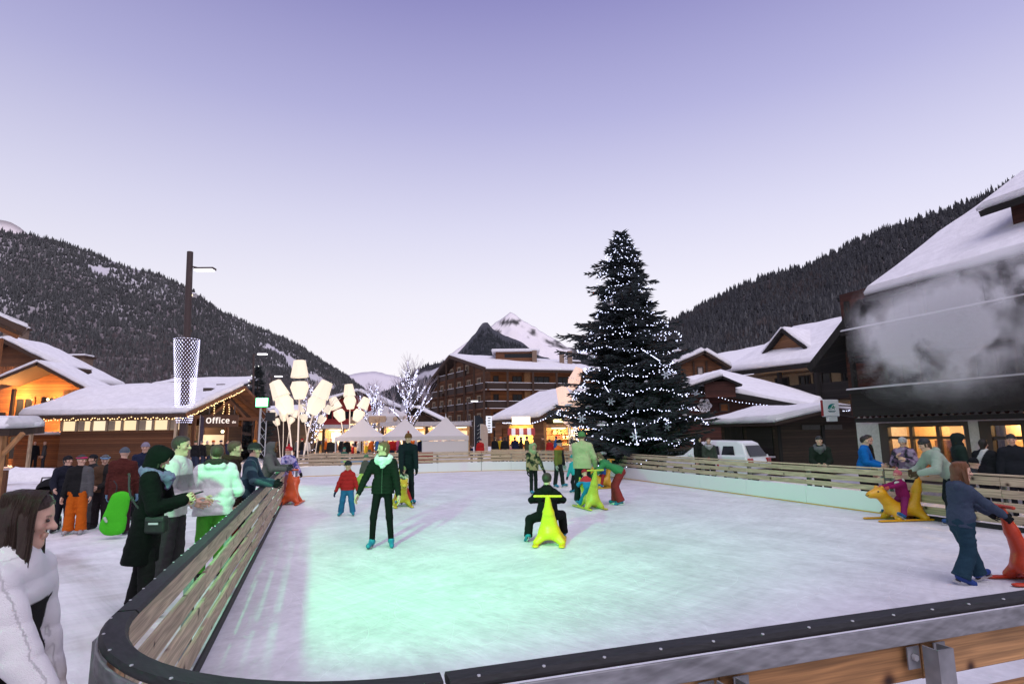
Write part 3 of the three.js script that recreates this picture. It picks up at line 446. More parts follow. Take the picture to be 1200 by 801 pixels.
/* person(label, place, yaw, o): o.h height; lean, side, twist of the trunk; hip [x, y, z] as shares of h; footL/R, handL/R [x, y, z] as shares of h from the feet;
   look [yaw, pitch]; top, legs, shoes, hat, hair, scarf, hood, gloves: what is worn */
function person(label, place, yaw, o) {
  const h = o.h || 1.7, child = o.child || 0, far = o.far || 0, cell = o.cell || (far ? 0.026 : 0.0135), g = thing('person', label, 'person', place, yaw, o.group);
  const head = h * lerp(0.132, 0.185, child), S = (a) => V3(a[0] * h, a[1] * h, a[2] * h);
  const hip = S(o.hip || [0, lerp(0.513, 0.482, child) + (o.shoes?.skate ? 0.012 : 0), 0]), lean = o.lean || 0, side = o.side || 0, tw = o.twist || 0;
  const R = new THREE.Matrix4().makeRotationFromEuler(new THREE.Euler(lean, tw, side, 'YXZ')), up = (x, y, z) => V3(x * h, y * h, z * h).applyMatrix4(R).add(hip);
  const shW = o.shoulders || lerp(0.094, 0.086, child), spine = lerp(0.30, 0.285, child);
  const neck = up(0, spine, -0.004), shL = up(shW, spine - 0.03, 0), shR = up(-shW, spine - 0.03, 0), fwd = V3(0, 0, 1).applyMatrix4(R), rgt = V3(1, 0, 0).applyMatrix4(R), upv = V3(0, 1, 0).applyMatrix4(R);
  const [ly, lp] = o.look || [0, 0], HQ = new THREE.Matrix4().makeRotationFromEuler(new THREE.Euler(lp + lean * 0.25, ly, 0, 'YXZ')), hc = neck.clone().addScaledVector(upv, head * 0.28).add(V3(0, head * 0.48, head * 0.10 * (1 + lean)).applyMatrix4(new THREE.Matrix4().makeRotationY(ly * 0.5)));
  const toHead = new THREE.Matrix4().makeTranslation(hc.x, hc.y, hc.z).multiply(HQ).multiply(new THREE.Matrix4().makeScale(head, head, head)), fromHead = toHead.clone().invert();
  const inHead = (p) => p.map((q) => ({ ...q, a: q.a.clone().applyMatrix4(toHead), b: q.b.clone().applyMatrix4(toHead), ra: q.ra * head, rb: q.rb * head, k: (q.k ?? 0.02) * head, f: q.f?.clone().transformDirection(toHead), g: q.g?.clone().transformDirection(toHead) }));
  // limbs
  const ua = 0.168 * h, fa = 0.15 * h, th = lerp(0.238, 0.222, child) * h, sk = lerp(0.225, 0.212, child) * h, ankY = 0.05 * h;
  const hL = S(o.handL || [shW + 0.058, 0.445, 0.05]), hR = S(o.handR || [-shW - 0.058, 0.445, 0.05]);
  const pole = (s) => (o.elbow ? V3(o.elbow[0] * s, o.elbow[1], o.elbow[2]) : V3(0.55 * s, -0.35, -0.8)).applyMatrix4(R);
  const [eL, wL] = reach(shL, hL, ua, fa, pole(1)), [eR, wR] = reach(shR, hR, ua, fa, pole(-1));
  const pL = hip.clone().addScaledVector(rgt, 0.048 * h), pR = hip.clone().addScaledVector(rgt, -0.048 * h), kp = o.knee ? (s) => V3(o.knee[0] * s, o.knee[1], o.knee[2]) : (s) => V3(0.12 * s, 0.1, 1);
  const fy = (o.shoes?.skate ? 0.098 : 0.072) * (0.5 + 0.5 * h / 1.7) / h, foot = (f) => S(f.length === 2 ? [f[0], fy, f[1]] : f), fL = foot(o.footL || [0.072, 0.015]), fR = foot(o.footR || [-0.072, -0.015]);
  const [kL, aL] = reach(pL, fL, th, sk, kp(1)), [kR, aR] = reach(pR, fR, th, sk, kp(-1));
  // ---- body: head, neck, hands and the limbs under the clothes, one surface
  const skin = o.skin || SKIN, lip = [skin[0] * 0.82, skin[1] * 0.62, skin[2] * 0.62], hairC = o.hair?.color || [0.04, 0.025, 0.018], brow = hairC.map((c, i) => lerp(c, skin[i], 0.35));
  const hcell = o.headCell || (far ? head / 12 : head / 26);
  const faceP = inHead(headPrims(!far || o.face)), neckP = cap(neck.clone().addScaledVector(upv, -0.02 * h), hc.clone().add(V3(0, -0.2, -0.06).multiplyScalar(head).applyMatrix4(HQ)), head * 0.27, head * 0.24, { k: 0.02 });
  const v = V3(0, 0, 0), facePaint = (x, y, z) => { v.set(x, y, z).applyMatrix4(fromHead); const ax = Math.abs(v.x); if (!far && v.z > 0.2) { if (v.y < -0.225 && v.y > -0.295 && ax < 0.085) return lip; if (v.y > 0.085 && v.y < 0.112 && ax > 0.07 && ax < 0.2) return brow; } return v.z > 0.25 && ax > 0.1 && ax < 0.24 && v.y < -0.02 && v.y > -0.16 ? [skin[0] * 1.02, skin[1] * 0.9, skin[2] * 0.88] : skin; };
  const geos = [solid([...faceP, neckP], hcell, null, facePaint)];
  const core = (a, b, r0, r1) => cap(a, b, r0 * h, r1 * h, { k: 0.02 });
  geos.push(solid([cap(hip, neck, 0.034 * h, 0.034 * h, { k: 0.02 }), core(neck, shL, 0.03, 0.03), core(neck, shR, 0.03, 0.03), core(shL, eL, 0.022, 0.019), core(shR, eR, 0.022, 0.019), core(eL, wL, 0.018, 0.015), core(eR, wR, 0.02, 0.015), core(pL, kL, 0.028, 0.022), core(pR, kR, 0.028, 0.022), core(kL, aL, 0.022, 0.018), core(kR, aR, 0.022, 0.018)], far ? 0.04 : 0.026, null, () => skin));
  const hands = [];
  for (const [s, e, w, curl, palm] of [[1, eL, wL, o.curl?.[0] ?? o.curl ?? 0.35, o.palmL], [-1, eR, wR, o.curl?.[1] ?? o.curl ?? 0.35, o.palmR]]) {
    const d = w.clone().sub(e).normalize(), pn = palm ? V3(...palm) : V3(-s * 0.8, 0, 0.25).applyMatrix4(R); pn.addScaledVector(d, -pn.dot(d)).normalize(); const y = d.clone().negate(), x = y.clone().cross(pn);
    const k = h / 1.72 * lerp(1, 1.06, child) * (o.gloves ? 1.12 : 1), m = new THREE.Matrix4().makeBasis(x, y, pn).setPosition(w).multiply(new THREE.Matrix4().makeScale(k, k, k));
    // thumb on the side that points forward / inward
    const ts = x.dot(fwd) > 0 ? 1 : -1;
    const hg = solid(handPrims(ts, curl), (far ? 0.012 : o.handCell || 0.0062) / k, null, () => o.gloves || skin).applyMatrix4(m); hands.push(hg);
  }
  if (!o.gloves) geos.push(...hands);
  const body = part('body', mergeGeometries(geos), skinMat, g);
  if (o.gloves) for (const hg of hands) { const gg = hg.clone(); part('glove', gg, cloth(o.gloves), g); }
  if (!far && o.eyes !== false) for (const s of [-1, 1]) part('eye', ball(0.032 * head, 8, s * 0.142 * head, 0.022 * head, 0.345 * head).applyMatrix4(HQ).translate(hc.x, hc.y, hc.z), mat('eye', [0.02, 0.014, 0.012], { roughness: 0.2 }), body);
  // ---- trousers
  const lg = { r: 0.052, color: [0.02, 0.02, 0.025], flare: 0.9, ...(o.legs || {}) }, seed = Math.abs(Math.round(place.x * 100 + place.z * 37)) % 997;
  const wr = (amp, f) => (d, x, y, z) => { const a = fbm(x * f * 0.6 + seed, y * f * 0.9, z * f * 0.6, 2), b = noise3(x * f * 0.8 + 2 * a + seed, y * f * 1.25 + 1.5 * a, z * f * 0.8 - seed); return d + amp * (0.7 * a + 0.65 * (0.3 - Math.sqrt(b * b + 0.006))); };
  {
    const r = lg.r * h, P = [cap(hip.clone().addScaledVector(upv, 0.06 * h), hip, r * 1.25, r * 1.45, { fl: 0.8, f: fwd, k: 0.05 }), cap(pL, kL, r * 1.22, r * 0.92, { k: 0.04 }), cap(kL, aL, r * 0.9, r * lg.flare, { k: 0.03 }), cap(pR, kR, r * 1.22, r * 0.92, { k: 0.04 }), cap(kR, aR, r * 0.9, r * lg.flare, { k: 0.03 })];
    const w = wr(lg.wrinkle ?? 0.012, 14), cutL = aL.clone(), cutR = aR.clone(), dL = aL.clone().sub(kL).normalize(), dR = aR.clone().sub(kR).normalize(), low = lg.low ?? 0.1 * r;
    const ex = (d, x, y, z) => { d = w(d, x, y, z); const l2 = (x - aL.x) ** 2 + (y - aL.y) ** 2 + (z - aL.z) ** 2, r2 = (x - aR.x) ** 2 + (y - aR.y) ** 2 + (z - aR.z) ** 2; const c = l2 < r2 ? (x - cutL.x) * dL.x + (y - cutL.y) * dL.y + (z - cutL.z) * dL.z : (x - cutR.x) * dR.x + (y - cutR.y) * dR.y + (z - cutR.z) * dR.z; if (Math.min(l2, r2) < r * r * 6) d = Math.max(d, c - low); return d; };
    part('trousers', solid(P, cell, ex, lg.paint), lg.paint ? dyed : cloth(lg.color), g);
  }
  // ---- footwear
  const sh = { color: [0.015, 0.015, 0.018], ...(o.shoes || {}) };
  for (const [k, a, s] of [[kL, aL, 1], [kR, aR, -1]]) {
    const d = a.clone().sub(k).normalize(), f = (o.toes ? V3(o.toes[0] + s * 0.12, 0, o.toes[1]) : V3(s * 0.2, 0, 1)); f.addScaledVector(d, -f.dot(d) * (sh.skate ? 1 : 0.6)).normalize(); const q = 0.5 + 0.5 * h / 1.7;
    const heel = a.clone().addScaledVector(d, (sh.skate ? 0.005 : 0.018) * q), toe = heel.clone().addScaledVector(f, 0.15 * q).addScaledVector(d, 0.02 * q);
    const bt = part(sh.skate ? 'skate' : 'boot', solid([cap(a.clone().addScaledVector(d, -(sh.skate ? 0.10 : 0.08) * q), heel, (sh.skate ? 0.043 : 0.05) * q, 0.046 * q, { k: 0.02 }), cap(heel.clone().addScaledVector(f, -0.025 * q), toe, 0.045 * q, 0.037 * q, { k: 0.03 })], far ? 0.02 : 0.011), cloth(sh.color, { gloss: true }), g);
    if (sh.skate && !far) {
      const b0 = heel.clone().addScaledVector(d, 0.075 * q), x = f.clone().cross(d).normalize(), m = new THREE.Matrix4().makeBasis(f, d.clone().negate(), x.clone().negate()).setPosition(b0);
      part('blade', box(0.27 * q, 0.03, 0.005, 0.06 * q, 0.0, 0).applyMatrix4(m), M.bolt, bt); part('blade_holder', join([box(0.05 * q, 0.04, 0.03, -0.02 * q, 0.03, 0), box(0.06 * q, 0.04, 0.03, 0.13 * q, 0.03, 0)]).applyMatrix4(m), M.black, bt);
    }
  }
  // ---- jacket
  const tp = { color: [0.02, 0.02, 0.025], puff: 1, hem: 0.03, ...(o.top || {}) };
  {
    const b = 0.072 * h * tp.puff, ar = 0.0375 * h * tp.puff * (tp.sleeve || 1), waist = up(0, 0.10, 0), hemC = hip.clone().addScaledVector(upv, -tp.hem * h);
    const P = [cap(up(-shW * 0.5, spine - 0.075, 0), up(shW * 0.5, spine - 0.075, 0), b * 1.05, b * 1.05, { fl: 0.74, f: fwd, k: 0.06 }), cap(up(-0.03, 0.09, 0), up(0.03, 0.09, 0), b * (tp.waist || 1.05), b * (tp.waist || 1.05), { fl: 0.82, f: fwd, k: 0.09 }),
      cap(neck.clone().addScaledVector(upv, -0.05 * h), neck.clone().addScaledVector(upv, (tp.collar ?? 0.008) * h), b * 0.82, head * 0.36, { k: 0.05 }), cap(up(-0.04, 0.02, 0), hemC.clone().addScaledVector(rgt, -0.045 * h * (tp.skirt || 1)).addScaledVector(upv, -0.03 * h), b * 1.02, b * (tp.skirt || 1.02), { fl: 0.86, f: fwd, k: 0.08 }), cap(up(0.04, 0.02, 0), hemC.clone().addScaledVector(rgt, 0.045 * h * (tp.skirt || 1)).addScaledVector(upv, -0.03 * h), b * 1.02, b * (tp.skirt || 1.02), { fl: 0.86, f: fwd, k: 0.08 }),
      cap(neck, shL, ar * 0.9, ar * 1.05, { k: 0.05 }), cap(neck, shR, ar * 0.9, ar * 1.05, { k: 0.05 }), cap(shL, eL, ar * 1.2, ar, { k: 0.02 }), cap(eL, wL, ar * 1.02, ar * 0.74, { k: 0.012 }), cap(shR, eR, ar * 1.2, ar, { k: 0.02 }), cap(eR, wR, ar * 1.02, ar * 0.74, { k: 0.012 })];
    if (o.hood === 'down') P.push(cap(neck.clone().addScaledVector(fwd, -0.055 * h).addScaledVector(rgt, -0.04 * h), neck.clone().addScaledVector(fwd, -0.055 * h).addScaledVector(rgt, 0.04 * h), 0.036 * h, 0.036 * h, { k: 0.03 }));
    const w = wr(tp.wrinkle ?? 0.014, tp.fold || 13), armNear = (x, y, z) => { let m = 1e9; for (const [e, q] of [[eL, wL], [eR, wR]]) { const dx = q.x - e.x, dy = q.y - e.y, dz = q.z - e.z, t = clamp(((x - e.x) * dx + (y - e.y) * dy + (z - e.z) * dz) / (dx * dx + dy * dy + dz * dz), 0, 1); m = Math.min(m, Math.hypot(x - e.x - dx * t, y - e.y - dy * t, z - e.z - dz * t)); } return m; };
    const ex = (d, x, y, z) => { d = w(d, x, y, z); if (tp.quilt) { const s = ((x - hip.x) * upv.x + (y - hip.y) * upv.y + (z - hip.z) * upv.z); d -= 0.006 * Math.abs(Math.sin(s * Math.PI / tp.quilt)) - 0.004; } const c = (hemC.x - x) * upv.x + (hemC.y - y) * upv.y + (hemC.z - z) * upv.z; if (c > -0.02 && armNear(x, y, z) > ar * 1.5) d = Math.max(d, c); return d; };
    const jacket = part('jacket', solid(P, cell, ex, tp.paint && ((x, y, z) => tp.paint(x, y, z, { hip, neck, shL, shR, h, wL, wR, eL, eR, upv, fwd }))), tp.paint ? dyed : cloth(tp.color, { gloss: tp.gloss }), g);
    if (tp.zip && !far) { const zz = []; for (let i = 0; i < 12; i++) { const y = lerp(0.0, spine - 0.03, i / 11); zz.push(box(0.012, 0.028 * h, 0.006).applyMatrix4(R).translate(0, 0, 0).translate(...up(0, y, (0.072 - 0.018 * Math.abs(i / 11 - 0.3)) * tp.puff).toArray())); } part('zip', zz, cloth(tp.zip), jacket); }
    if (o.collar) { const n2 = neck.clone().addScaledVector(upv, 0.02 * h), ring = []; for (let i = 0; i < 10; i++) { const a0 = i / 10 * 6.283, a1 = (i + 1) / 10 * 6.283, q = (a) => n2.clone().addScaledVector(rgt, Math.cos(a) * 0.062 * h).addScaledVector(fwd, Math.sin(a) * 0.06 * h - 0.01 * h).addScaledVector(upv, -0.012 * h * Math.sin(a)); ring.push(cap(q(a0), q(a1), 0.026 * h, 0.026 * h, { k: 0.02 })); } part('fur_collar', solid(ring, cell * 0.8, (d, x, y, z) => d + 0.012 * fbm(x * 60, y * 60, z * 60, 2)), cloth(o.collar), jacket); }
  }
  if (o.scarf) { const n2 = neck.clone().addScaledVector(upv, 0.004 * h), ring = []; for (let i = 0; i < 10; i++) { const a0 = i / 10 * 6.283, a1 = (i + 1) / 10 * 6.283, q = (a) => n2.clone().addScaledVector(rgt, Math.cos(a) * 0.058 * h).addScaledVector(fwd, Math.sin(a) * 0.058 * h).addScaledVector(upv, -0.022 * h * Math.sin(a)); ring.push(cap(q(a0), q(a1), 0.034 * h, 0.034 * h, { k: 0.02 })); } ring.push(cap(n2.clone().addScaledVector(fwd, 0.07 * h).addScaledVector(upv, -0.02 * h), n2.clone().addScaledVector(fwd, 0.075 * h).addScaledVector(upv, -0.06 * h), 0.045 * h, 0.026 * h, { k: 0.04 })); part('scarf', solid(ring, cell * 0.8, wr(0.02, 22)), cloth(o.scarf), g); }
  // ---- hair, hats, hoods
  const shell = (grow) => [cap(V3(0, 0.13, -0.10), V3(0, 0.13, 0.02), 0.365 + grow, 0.355 + grow, { fl: 0.9, f: V3(1, 0, 0), k: 0.05 })], hx = (f) => (d, x, y, z) => { v.set(x, y, z).applyMatrix4(fromHead); return f(d / head, v) * head; };
  if (o.hair) {
    const P = shell(0.045), hs = o.hair.style || 'short', strand = (q) => 0.035 * fbm(q.x * 18, q.y * 2.2 + 3, q.z * 18, 3);
    if (hs !== 'short') P.push(cap(V3(0, -0.1, -0.22), V3(0, -0.45, -0.24), 0.26, hs === 'long' ? 0.24 : 0.2, { k: 0.1 }));
    if (hs === 'long') { P.push(cap(V3(-0.27, 0.05, 0.06), V3(-0.30, -0.85, 0.20), 0.13, 0.10, { k: 0.08 }), cap(V3(0.27, 0.05, 0.06), V3(0.30, -0.85, 0.20), 0.13, 0.10, { k: 0.08 }), cap(V3(0, -0.35, -0.22), V3(0, -0.95, -0.2), 0.26, 0.18, { k: 0.1 })); }
    if (hs === 'bun') P.push(cap(V3(0, 0.25, -0.5), V3(0, 0.27, -0.52), 0.14, 0.14, { k: 0.05 }));
    const line = hs === 'short' ? -0.12 : -2;
    part('hair', solid(inHead(P), o.hairCell || hcell * 1.1, hx((d, q) => { d += strand(q); d = Math.max(d, Math.min(0.10 + 0.25 * Math.max(0, 0.3 - q.y), 0.4) * 0 + (q.z - (q.y > 0.26 ? 0.33 : q.y > 0.16 ? lerp(0.12, 0.33, (q.y - 0.16) / 0.1) : hs === 'short' ? 0.06 : Math.abs(q.x) > 0.2 ? (hs === 'long' && q.y < -0.12 ? 0.3 : 0.15) : -0.05))); if (hs === 'short') d = Math.max(d, line - q.y - 0.25 * (q.z < -0.2 ? 1 : 0)); return d; })), cloth(hairC, { gloss: true }), body);
    if (o.hair.strands) { // loose strands over the mass of hair
      const q = rng(17), st = [], n = o.hair.strands; for (let i = 0; i < n; i++) { const s = q() < 0.5 ? -1 : 1, f = q(), z0 = lerp(0.24, -0.4, f), end = 0.55 + 0.5 * q(), w = 0.36 + 0.06 * q(), z1 = lerp(0.22, -0.36, f) + 0.05 * (q() - 0.5); const P = [V3(s * 0.02, 0.535 - 0.25 * Math.max(0, -z0 - 0.1), z0), V3(s * w * 0.72, 0.42, z0 * 0.96), V3(s * w * (1 - 0.4 * f * f), 0.12, z1), V3(s * (w - 0.02) * (1 - 0.45 * f), -0.25, z1 + 0.02), V3(s * (w + 0.06 * (q() - 0.5)) * (1 - 0.5 * f), -end, z1 + 0.06 + 0.06 * (q() - 0.5))].map((p) => p.applyMatrix4(toHead)); st.push(tube(P, 0.0011 + 0.0012 * q(), 4, 12)); }
      part('hair_strands', st, cloth(hairC.map((c) => c * 1.5), { gloss: true }), body, 'stuff');
    }
  }
  if (o.hat) {
    const t = { low: 0.12, color: [0.1, 0.1, 0.1], ...o.hat };
    const hat = part('hat', solid(inHead([cap(V3(0, 0.15, -0.10), V3(0, 0.17 + (t.tall || 0.03), 0.0), 0.42, 0.40 - (t.tall || 0.03) * 0.5, { fl: 0.93, f: V3(1, 0, 0), k: 0.05 })]), hcell * 1.3, hx((d, q) => Math.max(d + 0.012 * Math.sin(Math.atan2(q.x, q.z) * 26) * (t.smooth ? 0 : 1), t.low + 0.02 - q.y + 0.14 * q.z * 0))), cloth(t.color, { gloss: t.smooth }), g);
    const ring = []; for (let i = 0; i < 14; i++) { const a = (k) => k / 14 * 6.283, q = (k) => V3(Math.cos(a(k)) * 0.385, t.low + 0.05, Math.sin(a(k)) * 0.43 - 0.045); ring.push(cap(q(i), q(i + 1), 0.062, 0.062, { k: 0.02, fl: 0.6, f: V3(Math.cos(a(i + 0.5)), 0, Math.sin(a(i + 0.5))) })); }
    if (!t.smooth) part('hat_band', solid(inHead(ring), hcell * 1.2), cloth(t.band || t.color), hat);
    if (t.goggles) { const gr = []; for (let i = 0; i < 14; i++) { const a = (k) => k / 14 * 6.283, q = (k) => V3(Math.cos(a(k)) * 0.42, t.low + 0.13, Math.sin(a(k)) * 0.45 - 0.05); gr.push(cap(q(i), q(i + 1), 0.05, 0.05, { k: 0.02 })); } gr.push(cap(V3(-0.2, t.low + 0.13, 0.37), V3(0.2, t.low + 0.13, 0.37), 0.1, 0.1, { k: 0.04, fl: 0.6, f: V3(0, 0, 1) })); part('goggles', solid(inHead(gr), hcell * 1.2), cloth(t.goggles, { gloss: true }), hat); }
    if (t.pompom) part('pompom', solid(inHead([cap(V3(0, 0.66 + (t.tall || 0), -0.06), V3(0, 0.67 + (t.tall || 0), -0.06), 0.13, 0.13)]), hcell * 1.2, hx((d, q) => d + 0.05 * fbm(q.x * 14, q.y * 14, q.z * 14, 2))), cloth(t.pompom), hat);
  }
  if (o.hood && o.hood !== 'down') {
    const P = [cap(V3(0, 0.10, -0.12), V3(0, 0.12, 0.12), 0.50, 0.47, { k: 0.05, fl: 0.92, f: V3(1, 0, 0) }), cap(V3(0, -0.2, -0.12), V3(0, -0.62, -0.06), 0.45, 0.5, { k: 0.12 }), cap(V3(0, 0.0, 0.62), V3(0, -0.12, 0.30), 0.36, 0.30, { cut: true, k: 0.06 })];
    const hd = part('hood', solid(inHead(P), hcell * 1.5, hx((d, q) => d + 0.03 * fbm(q.x * 4 + seed, q.y * 4, q.z * 4, 2))), cloth(o.hood), g);
    if (o.furTrim) { const ring = []; for (let i = 0; i < 14; i++) { const q = (k) => { const a = k / 14 * 6.283; return V3(Math.cos(a) * 0.38, 0.06 + Math.sin(a) * 0.46, 0.42); }; ring.push(cap(q(i), q(i + 1), 0.1, 0.1, { k: 0.03 })); } part('fur_trim', solid(inHead(ring), hcell * 1.3, hx((d, q) => d + 0.06 * fbm(q.x * 12, q.y * 12, q.z * 12, 2))), cloth(o.furTrim), hd); }
  }
  PEOPLE.push(g); g.userData.rig = undefined; delete g.userData.rig;
  return { g, wL, wR, neck, hip, fwd, rgt, upv, h, hc, head, toWorld: (p) => { g.updateMatrixWorld(); return p.clone().applyMatrix4(g.matrixWorld); } };
}
// ------------------------------------------------------------------ buildings
const flat = (p, y) => V3(p.x, y, p.z);
const litWarm = glow('lit_window_warm', [1, 0.72, 0.40], 0.75), litPale = glow('lit_window_pale', [1, 0.80, 0.52], 0.72), litShop = glow('lit_shop_lamp', [1, 0.82, 0.52], 2.2), ledWhite = glow('led_white', [0.66, 0.70, 1], 2.6), ledWarm = glow('led_warm', [1, 0.62, 0.25], 2.2);
const bulbGeo = new THREE.OctahedronGeometry(1, 0);
function bulbsAt(pts, r) { return join(pts.map((p) => bulbGeo.clone().scale(r, r, r).translate(p.x, p.y, p.z))); }
function garland(label, pts, group, { r = 0.03, step = 0.2, m = ledWhite, wire = 0.006, jit = 0.03, seed = 1 } = {}) {
  const c = new THREE.CatmullRomCurve3(pts), L = c.getLength(), n = Math.max(3, Math.round(L / step)), q = rng(seed * 131 + n), P = [];
  for (let i = 0; i <= n; i++) { const p = c.getPointAt(i / n); P.push(p.add(V3((q() - 0.5) * jit, (q() - 0.5) * jit - 0.01, (q() - 0.5) * jit))); }
  const t = thing('light_garland', label, 'string lights', pts[0], 0, group);
  wpart('wire', new THREE.TubeGeometry(c, Math.min(80, n), wire, 3), M.black, t); wpart('bulbs', bulbsAt(P, r), m, t, 'stuff'); return t;
}
// a strip from a to b along a wall: windows w wide
function along(a, b, s) { return a.clone().lerp(b, s / a.distanceTo(b)); }
function upright(a, b, s, y, w, hh, d, out = 0) { const dir = b.clone().sub(a).setY(0).normalize(), nor = dir.clone().cross(V3(0, 1, 0)); const g = new THREE.BoxGeometry(w, hh, d); uvm(g, 0.5); g.applyMatrix4(new THREE.Matrix4().makeBasis(dir, V3(0, 1, 0), nor)); const p = a.clone().addScaledVector(dir, s).addScaledVector(nor, out); return g.translate(p.x, y, p.z); }   // box centred s along, y up, out metres before the wall a-b (left to right as seen)
function windowPart(t, a, b, s, y, w, hh, pane, frame, { out = 0.02, bars = 1, cross = 0, fr = 0.07 } = {}) {
  const wf = wpart('window', [upright(a, b, s, y + hh / 2 - fr / 2, w, fr, 0.09, out), upright(a, b, s, y - hh / 2 + fr / 2, w, fr, 0.09, out), upright(a, b, s - w / 2 + fr / 2, y, fr, hh - 2 * fr, 0.088, out), upright(a, b, s + w / 2 - fr / 2, y, fr, hh - 2 * fr, 0.088, out)], frame, t);
  wpart('pane', upright(a, b, s, y, w - fr, hh - fr, 0.02, out - 0.02), pane, wf);
  for (let i = 1; i <= bars; i++) wpart('mullion', upright(a, b, s - w / 2 + w * i / (bars + 1), y, fr * 0.7, hh - 2 * fr, 0.06, out + 0.002), frame, wf);
  if (cross) wpart('transom', upright(a, b, s, y - hh / 2 + hh * cross, w - 2 * fr, fr * 0.7, 0.064, out + 0.002), frame, wf);
  return wf;
}
function roofPair(t, a, b, c, d, th, snow, seed, m = M.woodDark) { const r = wpart('roof', deck(a, b, c, d, th), m, t); const up = V3(0, 0.012, 0); wpart('roof_snow', snowSlab(a.clone().add(up), b.clone().add(up), c.clone().add(up), d.clone().add(up), snow, 18, 12, seed), M.snow, r); return r; }
function canvasTex(w, h, draw) { const c = document.createElement('canvas'); c.width = w; c.height = h; draw(c.getContext('2d'), w, h); const t = new THREE.CanvasTexture(c); t.colorSpace = THREE.SRGBColorSpace; return t; }
function plate(a, right, upv, w, h) { const g = new THREE.PlaneGeometry(w, h), n = right.clone().cross(upv); return g.applyMatrix4(new THREE.Matrix4().makeBasis(right, upv, n)).translate(a.x, a.y, a.z); }

